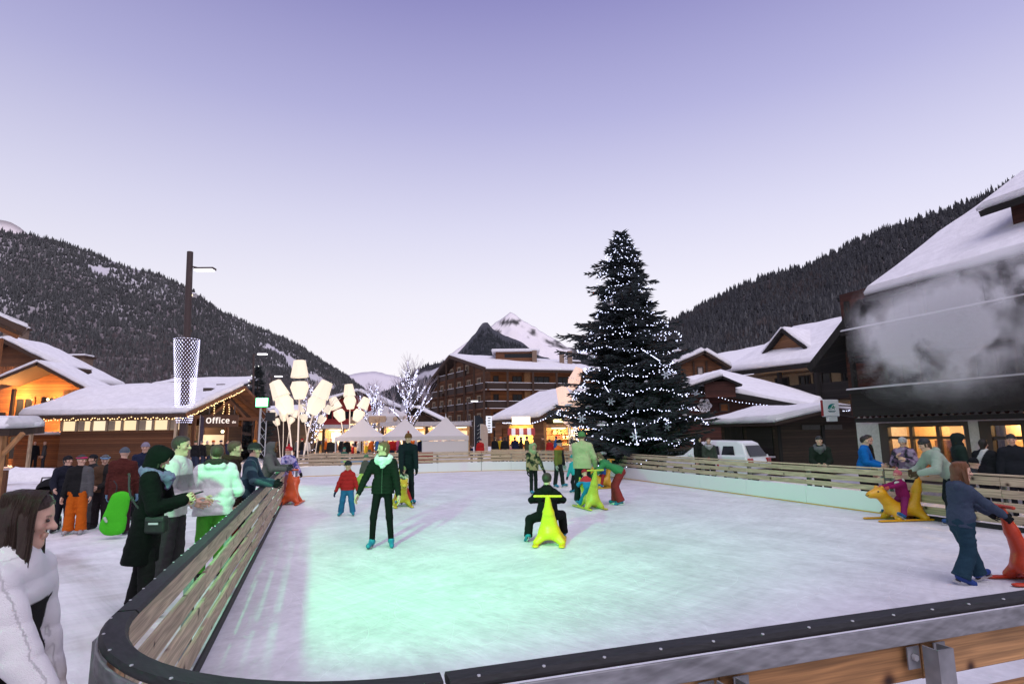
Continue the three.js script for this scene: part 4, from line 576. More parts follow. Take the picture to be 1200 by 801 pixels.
{ // ---- big barn on the right, side by side with the rink: white below, dark wood above, steep snowy roof
  const NW = 15.9, UL = 13.9, UR = -6, t = thing('barn', 'large dark wooden barn with white ground floor and steep snowy roof', 'building', rink(17, 8));
  const a = rink(NW, UL), b = rink(NW, UR), s = (u) => UL - u, hole = [[s(13.13), 0.35, s(10.6), 2.0], [s(10.35), 0.35, s(7.8), 2.0], [s(6.6), 0.35, s(4.0), 2.0]];
  wpart('wall', wallPoly(a, b, [[0, -0.1], [UL - UR, -0.1], [UL - UR, 2.3], [0, 2.3]], 0.35, hole), M.plaster, t);
  wpart('wall', wallPoly(rink(22, UL), rink(NW + 0.36, UL), [[0, -0.1], [5.74, -0.1], [5.74, 2.29], [0, 2.29]], 0.35), M.plaster, t);
  // dark upper cladding with a toothed lower edge
  const teeth = [[0, 2.3]]; for (let x = 0.0; x < UL - UR - 0.3; x += 0.2) teeth.push([x + 0.1, 2.17], [x + 0.2, 2.3]); teeth.push([UL - UR, 2.3], [UL - UR, 6.1], [0, 6.1]);
  wpart('cladding', wallPoly(rink(NW - 0.12, UL + 0.02), rink(NW - 0.12, UR), teeth, 0.1), M.woodRed, t);
  wpart('cladding', wallPoly(rink(23, UL), rink(NW - 0.02, UL), [[0, 2.3], [7.0, 2.3], [7.0, 5.9], [0, 9.9]], 0.1), M.woodBlack, t);
  // balconies: slab, balustrade boards, rail with snow
  for (const y of [2.95, 4.72]) {
    const bal = wpart('balcony', wallPoly(rink(15.02, 13.2), rink(15.02, UR), [[0, y - 0.75], [13.2 - UR, y - 0.75], [13.2 - UR, y - 0.06], [0, y - 0.06]], 0.04), M.woodBlack, t);
    wpart('balcony_floor', deck(rink(15.06, 13.2, y - 0.8), rink(15.06, UR, y - 0.8), rink(15.77, UR, y - 0.8), rink(15.77, 13.2, y - 0.8), 0.12), M.woodBlack, bal);
    wpart('handrail', bar(rink(15.0, 13.3, y - 0.03), rink(15.0, UR, y - 0.03), 0.08, 0.12), M.woodBlack, bal);
    wpart('rail_snow', snowSlab(rink(14.94, 13.28, y + 0.035), rink(14.94, UR, y + 0.035), rink(15.06, UR, y + 0.035), rink(15.06, 13.28, y + 0.035), 0.05, 40, 3, 3, 0.01), M.snow, bal);
    for (let u = 13.1; u > 2; u -= 2.2) wpart('balcony_post', bar(rink(15.1, u, y - 0.75), rink(15.1, u, y + (y > 4 ? 0.95 : 1.0)), 0.12, 0.12), M.woodBlack, t);
  }
  for (const [y, us] of [[3.05, [12, 9.6, 7.2]], [4.9, [11.6, 9.2]]]) for (const u of us) windowPart(t, rink(NW - 0.23, UL), rink(NW - 0.23, UR), s(u), y + 0.25, 1.0, 1.0, M.glassDark, M.frame);
  // roof
  const e0 = rink(15.2, 12.55, 5.72), e1 = rink(15.2, UR, 5.72), r1 = rink(23.2, UR, 10.5), r0 = rink(23.2, 12.55, 10.5);
  roofPair(t, e0, e1, r1, r0, 0.22, 0.22, 7, M.woodBlack);
  wpart('roof', deck(rink(23.2, 12.55, 10.5), rink(23.2, UR, 10.5), rink(31, UR, 5.8), rink(31, 12.55, 5.8), 0.2), M.woodBlack, t);
  wpart('gutter', bar(rink(15.12, 12.5, 5.58), rink(15.12, UR, 5.58), 0.14, 0.12, 8), M.woodBlack, t);
  // lower side roof at the left end
  const sr = wpart('side_roof', deck(rink(15.0, 14.75, 3.85), rink(15.0, 12.6, 5.62), rink(20, 12.6, 5.62), rink(20, 14.75, 3.85), 0.24), M.woodBlack, t);
  wpart('roof_snow', snowSlab(rink(15.5, 13.35, 5.03), rink(15.5, 12.66, 5.60), rink(20, 12.66, 5.60), rink(20, 13.35, 5.03), 0.16, 8, 8, 4), M.snow, sr);
  // dormer
  const d = wpart('dormer', wallPoly(rink(16.9, 9.5), rink(16.9, 5.4), [[0, 6.6], [4.1, 6.6], [4.1, 7.5], [0, 7.5]], 1.6), M.woodRed, t);
  wpart('dormer_post', bar(rink(16.84, 8.7, 6.72), rink(16.84, 8.7, 7.7), 0.12), M.beam, d);
  wpart('dormer_roof', deck(rink(16.3, 9.9, 7.45), rink(16.3, 4.8, 7.45), rink(21, 4.8, 9.35), rink(21, 9.9, 9.35), 0.16), M.woodBlack, d);
  wpart('roof_snow', snowSlab(rink(16.3, 9.9, 7.47), rink(16.3, 4.8, 7.47), rink(21, 4.8, 9.37), rink(21, 9.9, 9.37), 0.2, 14, 8, 8), M.snow, d);
  // lit rooms behind the big windows
  for (const [s0, y0, s1, y1] of hole) {
    const c = (s0 + s1) / 2, w = s1 - s0, win = wpart('window', [upright(a, b, c, y1 - 0.06, w, 0.12, 0.14, -0.06), upright(a, b, c, y0 + 0.06, w, 0.12, 0.14, -0.06), upright(a, b, s0 + 0.14, (y0 + y1) / 2, 0.28, y1 - y0 - 0.24, 0.14, -0.06), upright(a, b, s1 - 0.05, (y0 + y1) / 2, 0.1, y1 - y0 - 0.24, 0.14, -0.06)], M.frame, t);
    for (const q of [0.38, 0.68]) wpart('mullion', upright(a, b, s0 + w * q, (y0 + y1) / 2, 0.09, y1 - y0 - 0.24, 0.1, -0.06), M.frame, win);
    wpart('transom', upright(a, b, c + 0.09, y1 - 0.42, w - 0.4, 0.08, 0.09, -0.06), M.frame, win);
    for (const [q0, q1] of [[0.11, 0.36], [0.40, 0.66], [0.70, 0.96]]) for (const [v0, v1] of [[y0 + 0.12, y1 - 0.46], [y1 - 0.38, y1 - 0.12]]) wpart('pane', upright(a, b, s0 + w * (q0 + q1) / 2, (v0 + v1) / 2, w * (q1 - q0), v1 - v0, 0.004, -0.08), M.pane, win);
    const room = mat('warm_room', [0.62, 0.40, 0.19], { map: T.fine });
    wpart('room', [upright(a, b, c, 1.1, w + 1.2, 2.3, 0.08, -1.7), upright(a, b, c, 2.22, w + 1.2, 0.06, 1.3, -1.02), upright(a, b, c, 0.0, w + 1.2, 0.06, 1.3, -1.02), upright(a, b, s0 - 0.6, 1.1, 0.06, 2.16, 1.3, -1.02), upright(a, b, s1 + 0.6, 1.1, 0.06, 2.16, 1.3, -1.02)], room, t);
    for (const q of [0.25, 0.75]) { wpart('ceiling_lamp', upright(a, b, s0 + w * q, 2.13, 0.3, 0.06, 0.3, -1.0), litShop, t); const p = a.clone().lerp(b, (s0 + w * q) / a.distanceTo(b)), L = new THREE.PointLight(new THREE.Color(1, 0.62, 0.28), 3.4); const o = rink(NW + 1.0, UL - s0 - w * q, 2.0); L.position.copy(o); L.castShadow = true; L.shadow.radius = 5; scene.add(L); }
    for (let i = 0; i < 5; i++) wpart('shelf', upright(a, b, s0 + w * (0.12 + 0.19 * i), 0.55 + 0.25 * ((i * 7) % 3), 0.34, 0.9 + 0.5 * ((i * 7) % 3), 0.25, -1.5), cloth([[0.3, 0.12, 0.05], [0.16, 0.08, 0.05], [0.42, 0.3, 0.18], [0.1, 0.06, 0.05], [0.34, 0.2, 0.1]][i]), t);
  }
}
{ // ---- dark shed with a snowy roof behind the car
  const c = at(913, 530, 24), dir = V3(CT, 0, -ST), back = V3(-ST, 0, -CT), t = thing('shed', 'dark wooden shed with thick snow on its low roof beside the white car', 'building', flat(c, 0));
  const A = flat(c, 0), L = A.clone().addScaledVector(back, 3.5), R = A.clone().addScaledVector(dir, 4.6);
  wpart('wall', wallPoly(L, A, [[0, -0.1], [3.5, -0.1], [3.5, 2.1], [0, 2.1]], 0.12), M.woodDark, t);
  wpart('wall', wallPoly(A.clone().addScaledVector(dir, -0.002), R, [[0, -0.1], [4.6, -0.1], [4.6, 2.28], [2.4, 2.58], [0, 2.1]], 0.12), M.woodDark, t);
  const o = (p, x, z, y) => p.clone().addScaledVector(dir, x).addScaledVector(back, z).setY(y);
  roofPair(t, o(A, -0.6, 4.2, 2.14), o(A, -0.6, -0.55, 2.14), o(A, 2.6, -0.55, 2.74), o(A, 2.6, 4.2, 2.74), 0.12, 0.26, 11);
  roofPair(t, o(A, 2.602, -0.55, 2.74), o(A, 5.4, -0.55, 2.36), o(A, 5.4, 4.2, 2.36), o(A, 2.602, 4.2, 2.74), 0.12, 0.22, 12);
  wpart('gate', [upright(L, A, 0.9, 1.1, 1.2, 1.9, 0.05, 0.03)], M.woodBlack, t); wpart('shutter', upright(L, A, 2.5, 1.35, 1.5, 1.2, 0.05, 0.03), M.woodBlack, t);
  const sill = wpart('ledge', upright(L, A, 2.5, 0.72, 1.6, 0.05, 0.3, 0.12), M.woodDark, t); wpart('ledge_snow', upright(L, A, 2.5, 0.77, 1.6, 0.06, 0.28, 0.12), M.snow, sill);
  for (const [x, w] of [[1.75, 0.95], [2.95, 0.95]]) wpart('name_board', upright(A, R, x, 1.95, w, 0.2, 0.03, 0.03), mat('grey_board', [0.10, 0.085, 0.08], { map: T.fine }), t);
  for (const x of [0.06, 2.35, 4.5]) wpart('wall_post', upright(A, R, x, 1.0, 0.14, 2.0, 0.06, 0.04), M.woodBlack, t);
}
{ // ---- bank sign on a bracket, lettered CA in green and blue on white
  const p = at(973, 478, 21.5), t = thing('bank_sign', 'square white bank sign with green logo and blue letters above the shed', 'sign', p, 0.12);
  const tx = canvasTex(256, 256, (c) => { c.fillStyle = '#f3f1f4'; c.fillRect(0, 0, 256, 256); c.fillStyle = '#0e8f8a'; c.beginPath(); c.moveTo(60, 150); c.bezierCurveTo(60, 70, 120, 45, 200, 60); c.bezierCurveTo(150, 75, 130, 90, 118, 130); c.lineTo(96, 128); c.closePath(); c.fill(); c.fillStyle = '#0b6f6a'; c.font = 'italic bold 92px sans-serif'; c.fillText('C', 62, 152); c.fillText('A', 122, 152); c.fillStyle = '#2a9a55'; c.fillRect(118, 108, 80, 10); c.fillStyle = '#0b5f62'; c.fillRect(58, 172, 140, 12); c.fillRect(74, 190, 108, 7); });
  part('panel', rbox(0.62, 0.62, 0.16, 0.03), M.white, t); part('logo', new THREE.PlaneGeometry(0.56, 0.56).translate(0, 0, 0.083), mat('bank_logo', [1, 1, 1], { map: tx, roughness: 0.4 }), t);
  part('side_stripe', box(0.012, 0.58, 0.12, -0.316, 0, 0), M.red, t); part('lower_panel', rbox(0.36, 0.17, 0.15, 0.02, 0.03, -0.40, 0), M.white, t); part('bracket', bar(V3(0.3, 0.1, 0), V3(1.3, 0.1, -0.6), 0.05), M.frame, t);
}
{ // ---- balcony house
  const L0 = at(888, 505, 35), R0 = at(1003, 505, 30), L = flat(L0, 0), R = flat(R0, 0), w = L.distanceTo(R), dir = R.clone().sub(L).normalize(), back = V3(dir.z, 0, -dir.x); if (back.z > 0) back.negate();
  const t = thing('balcony_house', 'cream rendered house with long dark balcony and snowy roof with a dormer', 'building', L), o = (x, z, y) => L.clone().addScaledVector(dir, x).addScaledVector(back, z).setY(y);
  wpart('wall', wallPoly(L, R, [[0, -0.1], [w + 1.5, -0.1], [w + 1.5, 5.2], [0, 5.2]], 0.3), M.cream, t);
  wpart('wall', wallPoly(o(0, 7, 0), o(0, 0.002, 0), [[0, -0.1], [7, -0.1], [7, 5.2], [3.5, 7.6], [0, 5.2]], 0.3), M.cream, t);
  roofPair(t, o(-0.9, -1.5, 5.32), o(w + 2, -1.5, 5.32), o(w + 2, 3.6, 8.1), o(0.6, 3.6, 8.1), 0.25, 0.3, 13);
  wpart('roof', deck(o(0.6, 3.6, 8.1), o(w + 2, 3.6, 8.1), o(w + 2, 8, 5.3), o(-0.9, 8, 5.3), 0.2), M.woodDark, t);
  wpart('eave_board', bar(o(-0.9, -1.52, 5.2), o(w + 2, -1.52, 5.2), 0.05, 0.22), M.woodBlack, t);
  wpart('soffit', deck(o(-0.5, -1.45, 5.05), o(w + 2, -1.45, 5.05), o(w + 2, -0.02, 5.05), o(-0.5, -0.02, 5.05), 0.05), mat('pale_wood', [0.42, 0.29, 0.17], { map: T.boards }), t);
  for (const y of [3.5, 0.9]) { const bl = wpart('balcony', wallPoly(o(0.3, -1.3, 0), o(w + 1.5, -1.3, 0), [[0, y - 0.1], [w + 1.2, y - 0.1], [w + 1.2, y + 0.75], [0, y + 0.75]], 0.06), M.woodBlack, t); wpart('balcony_floor', deck(o(0.3, -1.22, y), o(w + 1.5, -1.22, y), o(w + 1.5, -0.01, y), o(0.3, -0.01, y), 0.12), M.woodDark, bl); }
  for (const s of [0.3, 2.7, 4.85, 7.2]) wpart('post', bar(o(s, -1.36, -0.1), o(s, -1.36, 5.0), 0.2, 0.2), M.woodBlack, t);
  for (const [s, y, ww, hh] of [[1.9, 4.35, 0.9, 1.0], [3.3, 4.5, 0.7, 0.7], [4.3, 4.4, 1.0, 1.1], [5.8, 4.4, 0.9, 1.0]]) windowPart(t, L, R, s, y, ww, hh, M.glassDark, M.frame);
  windowPart(t, L, R, 4.1, 2.6, 1.3, 1.0, mat('shutter_white', [0.5, 0.47, 0.45], { roughness: 0.7 }), M.frame);
  windowPart(t, L, R, 5.9, 4.68, 0.5, 0.3, litWarm, M.frame, { bars: 0 });
  // gabled dormer
  const d = wpart('dormer', wallPoly(o(1.0, 0.1, 0), o(3.6, 0.1, 0), [[0, 5.4], [2.6, 5.4], [2.6, 6.35], [1.3, 7.5], [0, 6.35]], 1.6), mat('gable_wood', [0.36, 0.19, 0.10], { map: T.boards }), t);
  windowPart(t, o(1.0, 0.1, 0), o(3.6, 0.1, 0), 1.3, 5.98, 2.0, 0.55, M.glassDark, M.frame, { bars: 3, out: 0.03 });
  for (const s of [-1, 1]) { wpart('dormer_roof', deck(o(2.3 + s * 1.75, -0.3, 6.02), o(2.3, -0.3, 7.62), o(2.3, 4, 7.62), o(2.3 + s * 1.75, 4, 6.02), 0.14), M.woodBlack, d); wpart('roof_snow', snowSlab(o(2.3 + s * 1.7, -0.22, 6.1), o(2.3, -0.22, 7.66), o(2.3, 4, 7.66), o(2.3 + s * 1.7, 4, 6.1), 0.16, 8, 8, 3 + s), M.snow, d); }
  for (const [x, z, y, hh] of [[5.4, 2.2, 7.2, 1.5], [7.0, 1.2, 6.6, 2.1]]) { const ch = wpart('chimney', [box(0.8, hh, 0.8).translate(...o(x, z, y + hh / 2).toArray())], mat('dark_stone', [0.05, 0.045, 0.045], { map: T.fine }), t); wpart('chimney_snow', [rbox(0.95, 0.2, 0.95, 0.08).translate(...o(x, z, y + hh + 0.1).toArray())], M.snow, ch); }
  wpart('band', wallPoly(o(4.0, 0.4, 0), o(w + 2, 0.4, 0), [[0, 5.9], [w - 2, 5.9], [w - 2, 6.35], [0, 6.35]], 0.3), M.woodRed, t);
  t.scale.setScalar(1.38); t.position.set(L.x * 1.38, -0.68, L.z * 1.38);   // it stands well behind the low chalet
  garland('string of white lights along the dark wall beside the bank sign', [at(988, 481, 24), at(1003, 480, 23), at(1018, 481, 22), at(1034, 480, 21)], 'strings of lights on buildings', { r: 0.02, step: 0.14, seed: 5 });
}
{ // ---- low chalet with a broad snowy roof falling to the right, snowflake on its wall
  const A = at(792, 505, 34), B = at(946, 505, 34), L = flat(A, 0), R = flat(B, 0), w = L.distanceTo(R), t = thing('low_chalet', 'brown chalet with broad snowy roof falling to the right behind the christmas tree', 'building', L), o = (x, z, y) => V3(L.x + x, y, L.z - z);
  wpart('wall', wallPoly(L, R, [[0, -0.1], [w - 0.8, -0.1], [w - 0.8, 3.0], [0, 4.5]], 0.3), M.woodRed, t);
  roofPair(t, o(w + 0.2, -0.6, 3.0), o(0.2, -0.6, 4.55), o(5.9, 9, 6.1), o(13.6, 9, 4.0), 0.24, 0.34, 17);
  wpart('barge_board', bar(o(w + 0.2, -0.64, 2.98), o(0.2, -0.64, 4.50), 0.05, 0.3), M.woodBlack, t);
  const dm = wpart('porch_roof', deck(o(0.6, -1.2, 4.35), o(2.5, -1.2, 4.95), o(2.5, 3, 4.95), o(0.6, 3, 4.35), 0.12), M.woodBlack, t); wpart('roof_snow', snowSlab(o(0.6, -1.2, 4.37), o(2.5, -1.2, 4.97), o(2.5, 3, 4.97), o(0.6, 3, 4.37), 0.25, 8, 8, 6), M.snow, dm);
  wpart('porch_roof', deck(o(2.5, -1.2, 4.95), o(3.6, -1.2, 4.45), o(3.6, 3, 4.45), o(2.5, 3, 4.95), 0.12), M.woodBlack, t); wpart('porch_wall', box(1.7, 0.9, 0.2, 2.4, 4.2, 0.9).translate(L.x, 0, L.z), M.woodRed, t);
  windowPart(t, L, R, 2.9, 3.2, 0.55, 0.5, M.woodOrange, M.frame, { bars: 0 });
  garland('string of white lights under the sloping eave of the low chalet', [o(1.4, -0.75, 4.05), o(3.4, -0.75, 3.5), o(5.6, -0.75, 3.2), o(w, -0.75, 2.82)], 'strings of lights on buildings', { r: 0.03, step: 0.2, seed: 6 });
  const sf = thing('snowflake_ornament', 'pale snowflake ornament on the brown wall of the low chalet', 'ornament', at(826, 475, 33.7)); const arms = []; for (let i = 0; i < 6; i++) { const a = i * Math.PI / 3; arms.push(bar(V3(0, 0, 0), V3(Math.cos(a) * 0.42, Math.sin(a) * 0.42, 0), 0.07)); arms.push(new THREE.TorusGeometry(0.13, 0.04, 6, 12).translate(Math.cos(a) * 0.25, Math.sin(a) * 0.25, 0)); } part('arms', arms, M.white, sf);
}
{ // ---- tall narrow chalet behind it
  const A = flat(at(803, 505, 46), 0), B = flat(at(851, 505, 46), 0), w = A.distanceTo(B), t = thing('gable_chalet', 'narrow brown chalet with snowy gable roof above the low chalet', 'building', A), o = (x, z, y) => V3(A.x + x, y, A.z - z);
  wpart('wall', wallPoly(A, B, [[0, -0.1], [w, -0.1], [w, 6.9], [w * 0.55, 7.9], [0, 7.1]], 0.3), M.wood, t);
  roofPair(t, o(-0.7, -0.6, 7.1), o(w * 0.55, -0.6, 8.15), o(w * 0.55, 8, 8.15), o(-0.7, 8, 7.1), 0.2, 0.35, 21); roofPair(t, o(w * 0.55 + 0.003, -0.6, 8.15), o(w + 0.6, -0.6, 6.85), o(w + 0.6, 8, 6.85), o(w * 0.55 + 0.003, 8, 8.15), 0.2, 0.3, 22);
  for (const s of [0.3, 0.62]) wpart('post', upright(A, B, w * s, 6.2, 0.14, 2.4, 0.1, 0.06), M.beam, t); windowPart(t, A, B, w * 0.46, 6.6, 0.5, 0.7, mat('pale_curtain', [0.45, 0.4, 0.38]), M.frame, { bars: 0 });
}
{ // ---- hotel of four storeys, timber balconies, snowy roof
  const C = flat(at(575, 509, 92), 0), L = flat(at(494, 511, 120), 0), R = flat(at(705, 508, 97), 0), t = thing('hotel', 'large timber hotel with stacked wooden balconies and snowy roof behind the tents', 'building', C), wl = L.distanceTo(C), wr = C.distanceTo(R);
  const gd = C.clone().sub(L).normalize(), rd = R.clone().sub(C).normalize(), nl = gd.clone().cross(V3(0, 1, 0)), nr = rd.clone().cross(V3(0, 1, 0));
  const ap = wl * 0.60;
  wpart('wall', wallPoly(L, C, [[0, -0.1], [wl, -0.1], [wl, 12.0], [ap, 15.4], [0, 9.0]], 0.4), M.wood, t);
  wpart('wall', wallPoly(C.clone().addScaledVector(rd, 0.004), R, [[0, -0.1], [wr, -0.1], [wr, 12.0], [0, 12.0]], 0.4), M.woodOrange, t);
  const g = (s, o, y) => L.clone().addScaledVector(gd, s).addScaledVector(nl, o).setY(y), r = (s, o, y) => C.clone().addScaledVector(rd, s).addScaledVector(nr, o).setY(y);
  // roof: right slope towards the long side, left slope away
  const v = rd.clone().multiplyScalar(wr + 1), e0 = C.clone().addScaledVector(gd, 1.6).addScaledVector(nl, 1.6).setY(11.9), a0 = g(ap, 1.8, 15.6), f0 = g(-1.4, 1.6, 8.3);
  roofPair(t, e0, e0.clone().add(v), a0.clone().add(v).setY(15.0), a0, 0.4, 0.5, 25); roofPair(t, f0, a0.clone().add(V3(0, 0.004, 0)), a0.clone().addScaledVector(rd, 25).setY(15.2), f0.clone().addScaledVector(rd, 25), 0.4, 0.4, 26);
  wpart('barge_board', bar(f0.clone().addScaledVector(nl, 0.05), a0.clone().addScaledVector(nl, 0.05), 0.12, 0.5), M.beam, t); wpart('barge_board', bar(a0.clone().addScaledVector(nl, 0.06), e0.clone().addScaledVector(nl, 0.06), 0.12, 0.5), M.beam, t);
  const pent = wpart('penthouse', box(7, 2.0, 4, 0, 0, 0).translate(...r(6.5, -8, 14.9).toArray()), M.wood, t); wpart('roof_snow', rbox(8.4, 0.5, 5, 0.2).translate(...r(6.5, -8, 16.15).toArray()), M.snow, pent); wpart('penthouse_window', box(5, 0.7, 0.1, 0, 0, 0).translate(...r(6.5, -5.95, 15.2).toArray()), M.glassDark, pent);
  for (const [s, hh] of [[9, 1.4], [14, 1.3], [15.5, 1.5]]) wpart('chimney', box(0.8, hh + 2, 0.8).translate(...r(s, -5, 13.6 + hh / 2).toArray()), M.stone, t);
  for (const y of [3.0, 5.9, 8.8]) {
    const bl = wpart('balcony', wallPoly(r(-1.5, 1.5, 0), r(wr, 1.5, 0), [[0, y], [wr + 1.5, y], [wr + 1.5, y + 1.0], [0, y + 1.0]], 0.08), M.woodDark, t); wpart('balcony_floor', deck(r(-1.5, 1.41, y), r(wr, 1.41, y), r(wr, 0.02, y), r(-1.5, 0.02, y), 0.2), M.wood, bl); wpart('rail_snow', bar(r(-1.5, 1.46, y + 1.06), r(wr, 1.46, y + 1.06), 0.16, 0.07), M.snow, bl); wpart('floor_snow', bar(r(-1.5, 1.62, y - 0.06), r(wr, 1.62, y - 0.06), 0.1, 0.07), M.snow, bl);
    for (const [s0, s1] of [[1.0, wl * 0.46], [wl * 0.5, wl + 1.5]]) { const b2 = wpart('balcony', wallPoly(g(s0, 1.4, 0), g(s1, 1.4, 0), [[0, y], [s1 - s0, y], [s1 - s0, y + 1.0], [0, y + 1.0]], 0.08), M.woodDark, t); wpart('balcony_floor', deck(g(s0, 1.31, y), g(s1, 1.31, y), g(s1, 0.02, y), g(s0, 0.02, y), 0.2), M.wood, b2); wpart('rail_snow', bar(g(s0, 1.36, y + 1.05), g(s1, 1.36, y + 1.05), 0.16, 0.06), M.snow, b2); }
  }
  { const b2 = wpart('balcony', wallPoly(g(wl * 0.42, 1.4, 0), g(wl * 0.8, 1.4, 0), [[0, 11.6], [wl * 0.38, 11.6], [wl * 0.38, 12.5], [0, 12.5]], 0.08), M.woodDark, t); wpart('rail_snow', bar(g(wl * 0.42, 1.36, 12.55), g(wl * 0.8, 1.36, 12.55), 0.16, 0.06), M.snow, b2); }
  for (const s of [-1.4, 2.4, 6.6, 10.6, 14.6]) wpart('post', bar(r(s, 1.62, -0.1), r(s, 1.62, 11.9), 0.34, 0.34), M.beam, t);
  for (let i = 0; i < 8; i++) { const s = wl * (0.04 + i * 0.125); wpart('post', bar(g(s, 1.62, -0.1), g(s, 1.62, Math.min(8.7 + s * 0.37, 15.2 - Math.max(0, s - ap) * 0.26)), 0.3, 0.3), M.beam, t); }
  for (const y of [1.4, 4.5, 7.4, 10.3]) { for (const [s, w] of [[0.9, 0.9], [4.4, 1.6], [8.4, 3.0], [12.6, 2.6]]) windowPart(t, C, R, s, y, w, y < 2 ? 2.2 : 1.5, M.glassDark, M.beam, { bars: w > 2 ? 2 : 1, fr: 0.14, out: 0.05 }); for (let i = 0; i < 7; i++) { const s = wl * (0.09 + i * 0.13); if (y < 9 || (s > wl * 0.3)) windowPart(t, L, C, s, y, 1.5, y < 2 ? 2.2 : 1.6, M.glassDark, M.pineGreyB, { fr: 0.22, out: 0.05 }); } }
  for (let i = 0; i < 3; i++) windowPart(t, L, C, wl * (0.5 + i * 0.11), 13.0, 1.5, 1.5, M.glassDark, M.pineGreyB, { fr: 0.2, out: 0.05 });
  for (const s of [6.0, 16.6]) wpart('pillar', upright(C, R, s, 6, 1.0, 12, 0.5, 0.26), M.pineB, t);
  wpart('sign_band', upright(L, C, wl * 0.6, 2.9, wl * 0.5, 0.5, 0.1, 1.7), M.plaster, t);
}
{ // ---- market chalet with open lit stalls
  const A = at(630, 489, 40), B = at(573, 491, 48), P = at(700, 452, 41.5), E = at(775, 492, 43), t = thing('market_chalet', 'market chalet with glowing open stalls under a long snowy roof', 'stall building', flat(A, 0)), dv = B.clone().sub(A);
  const eY = A.y; B.y = eY; const PB = P.clone().add(dv).setY(P.y), EB = E.clone().add(dv); E.y = eY; EB.y = eY;
  roofPair(t, B, A, P, PB, 0.22, 0.3, 31, M.beam); roofPair(t, P.clone().add(V3(0.004, 0, 0)), E, EB, PB.clone().add(V3(0.004, 0, 0)), 0.22, 0.3, 32, M.beam);
  const f = (s) => A.clone().lerp(E, s).setY(0).add(V3(0, 0, -1.1)), a = f(0.06), b = f(0.97), w = a.distanceTo(b), lw = flat(B, 0).add(V3(0.5, 0, -0.3)), top = (s) => eY - 0.15 + (P.y - eY) * (1 - Math.abs(s - 0.47) / 0.5);
  wpart('gable', wallPoly(a, b, [[0, 2.25], [w, 2.25], [w, eY], [w * 0.48, P.y - 0.3], [0, eY]], 0.15), M.woodDark, t);
  wpart('wall', wallPoly(lw, a, [[0, -0.1], [lw.distanceTo(a), -0.1], [lw.distanceTo(a), eY - 0.1], [0, eY - 0.1]], 0.12, [[1.2, 0.9, 3.9, 2.3]]), M.wood, t);
  for (const s of [0, 0.3, 0.62, 1]) wpart('post', bar(a.clone().lerp(b, s).add(V3(0, -0.1, 0.16)), a.clone().lerp(b, s).add(V3(0, 2.6, 0.16)), 0.18), M.pineB, t);
  wpart('front_beam', bar(a.clone().add(V3(0, 2.35, 0.3)), b.clone().add(V3(0, 2.35, 0.3)), 0.14, 0.24), M.pine, t);
  const warm = mat('stall_board', [0.5, 0.28, 0.12], { map: T.boards });
  wpart('back_wall', upright(a, b, w / 2, 1.15, w, 2.3, 0.08, -2.2), warm, t); wpart('ceiling', upright(a, b, w / 2, 2.32, w, 0.06, 2.1, -1.15), warm, t); wpart('counter', upright(a, b, w / 2, 0.5, w - 0.2, 1.0, 0.5, -0.1), M.pineB, t);
  const gr = rng(41), goods = [[0.6, 0.3, 0.05], [0.5, 0.06, 0.04], [0.7, 0.5, 0.2], [0.3, 0.12, 0.05], [0.75, 0.7, 0.6], [0.15, 0.2, 0.08]];
  for (let i = 0; i < 26; i++) { const y = [1.12, 1.55, 1.95][i % 3]; wpart('goods', upright(a, b, 0.3 + (w - 0.6) * gr(), y, 0.16 + 0.24 * gr(), 0.14 + 0.22 * gr(), 0.2, i % 3 ? -2.0 : -0.2), cloth(goods[i % 6]), t); }
  for (const y of [1.4, 1.8]) wpart('shelf', upright(a, b, w / 2, y, w - 0.4, 0.04, 0.35, -2.0), M.pine, t);
  for (const [s, k] of [[0.16, 1], [0.42, 1], [0.52, 1], [0.78, 1]]) { wpart('ceiling_lamp', upright(a, b, w * s, 2.22, 1.0, 0.1, 0.3, -0.9), litShop, t); const L = new THREE.PointLight(new THREE.Color(1, 0.72, 0.36), 20 * k), p = a.clone().lerp(b, s); L.position.set(p.x, 2.0, p.z - 0.9); L.shadow.radius = 6; L.castShadow = true; scene.add(L); }
  for (const [s, n] of [[0.36, 0], [0.5, 1]]) wpart('lit_backdrop_sign', upright(a, b, w * s, 1.6, 0.9, 1.0, 0.04, -2.1), glow('lit_menu_sign', [1, 0.78, 0.5], 1.3), t);
  wpart('lamp_sign', upright(a, b, w * 0.12, 2.72, 1.0, 0.26, 0.14, 0.3), glow('lamp_sign_yellow', [1, 0.85, 0.35], 2.0), t);
  // small side stall with a red and white awning, at the left of the chalet
  const k = thing('awning_stall', 'small glowing stall with red and white awning left of the market chalet', 'stall', flat(at(611, 520, 39), 0)), K = (x, y, z) => V3(x, y, z);
  part('booth', [box(1.6, 0.95, 0.9, 0, 0.475, -0.3), box(1.6, 2.4, 0.06, 0, 1.2, -0.74), box(0.06, 2.4, 0.9, -0.8, 1.2, -0.3), box(0.06, 2.4, 0.9, 0.8, 1.2, -0.3), box(1.66, 0.06, 0.95, 0, 2.42, -0.3)], mat('stall_yellow', [0.55, 0.33, 0.12], { map: T.fine }), k);
  for (let i = 0; i < 7; i++) part('awning_stripe', deck(K(-0.9 + i * 0.257, 1.75, 0.75), K(-0.643 + i * 0.257, 1.75, 0.75), K(-0.643 + i * 0.257, 2.2, 0.16), K(-0.9 + i * 0.257, 2.2, 0.16), 0.02), i % 2 ? M.white : M.red, k);
  part('lamp_sign', box(1.2, 0.5, 0.12, 0, 2.7, 0.1), glow('lamp_sign_cream', [1, 0.8, 0.5], 2.0), k); const L = new THREE.PointLight(new THREE.Color(1, 0.7, 0.35), 12); L.position.copy(k.position).add(V3(0, 1.6, -0.2)); L.shadow.radius = 5; L.castShadow = true; scene.add(L);
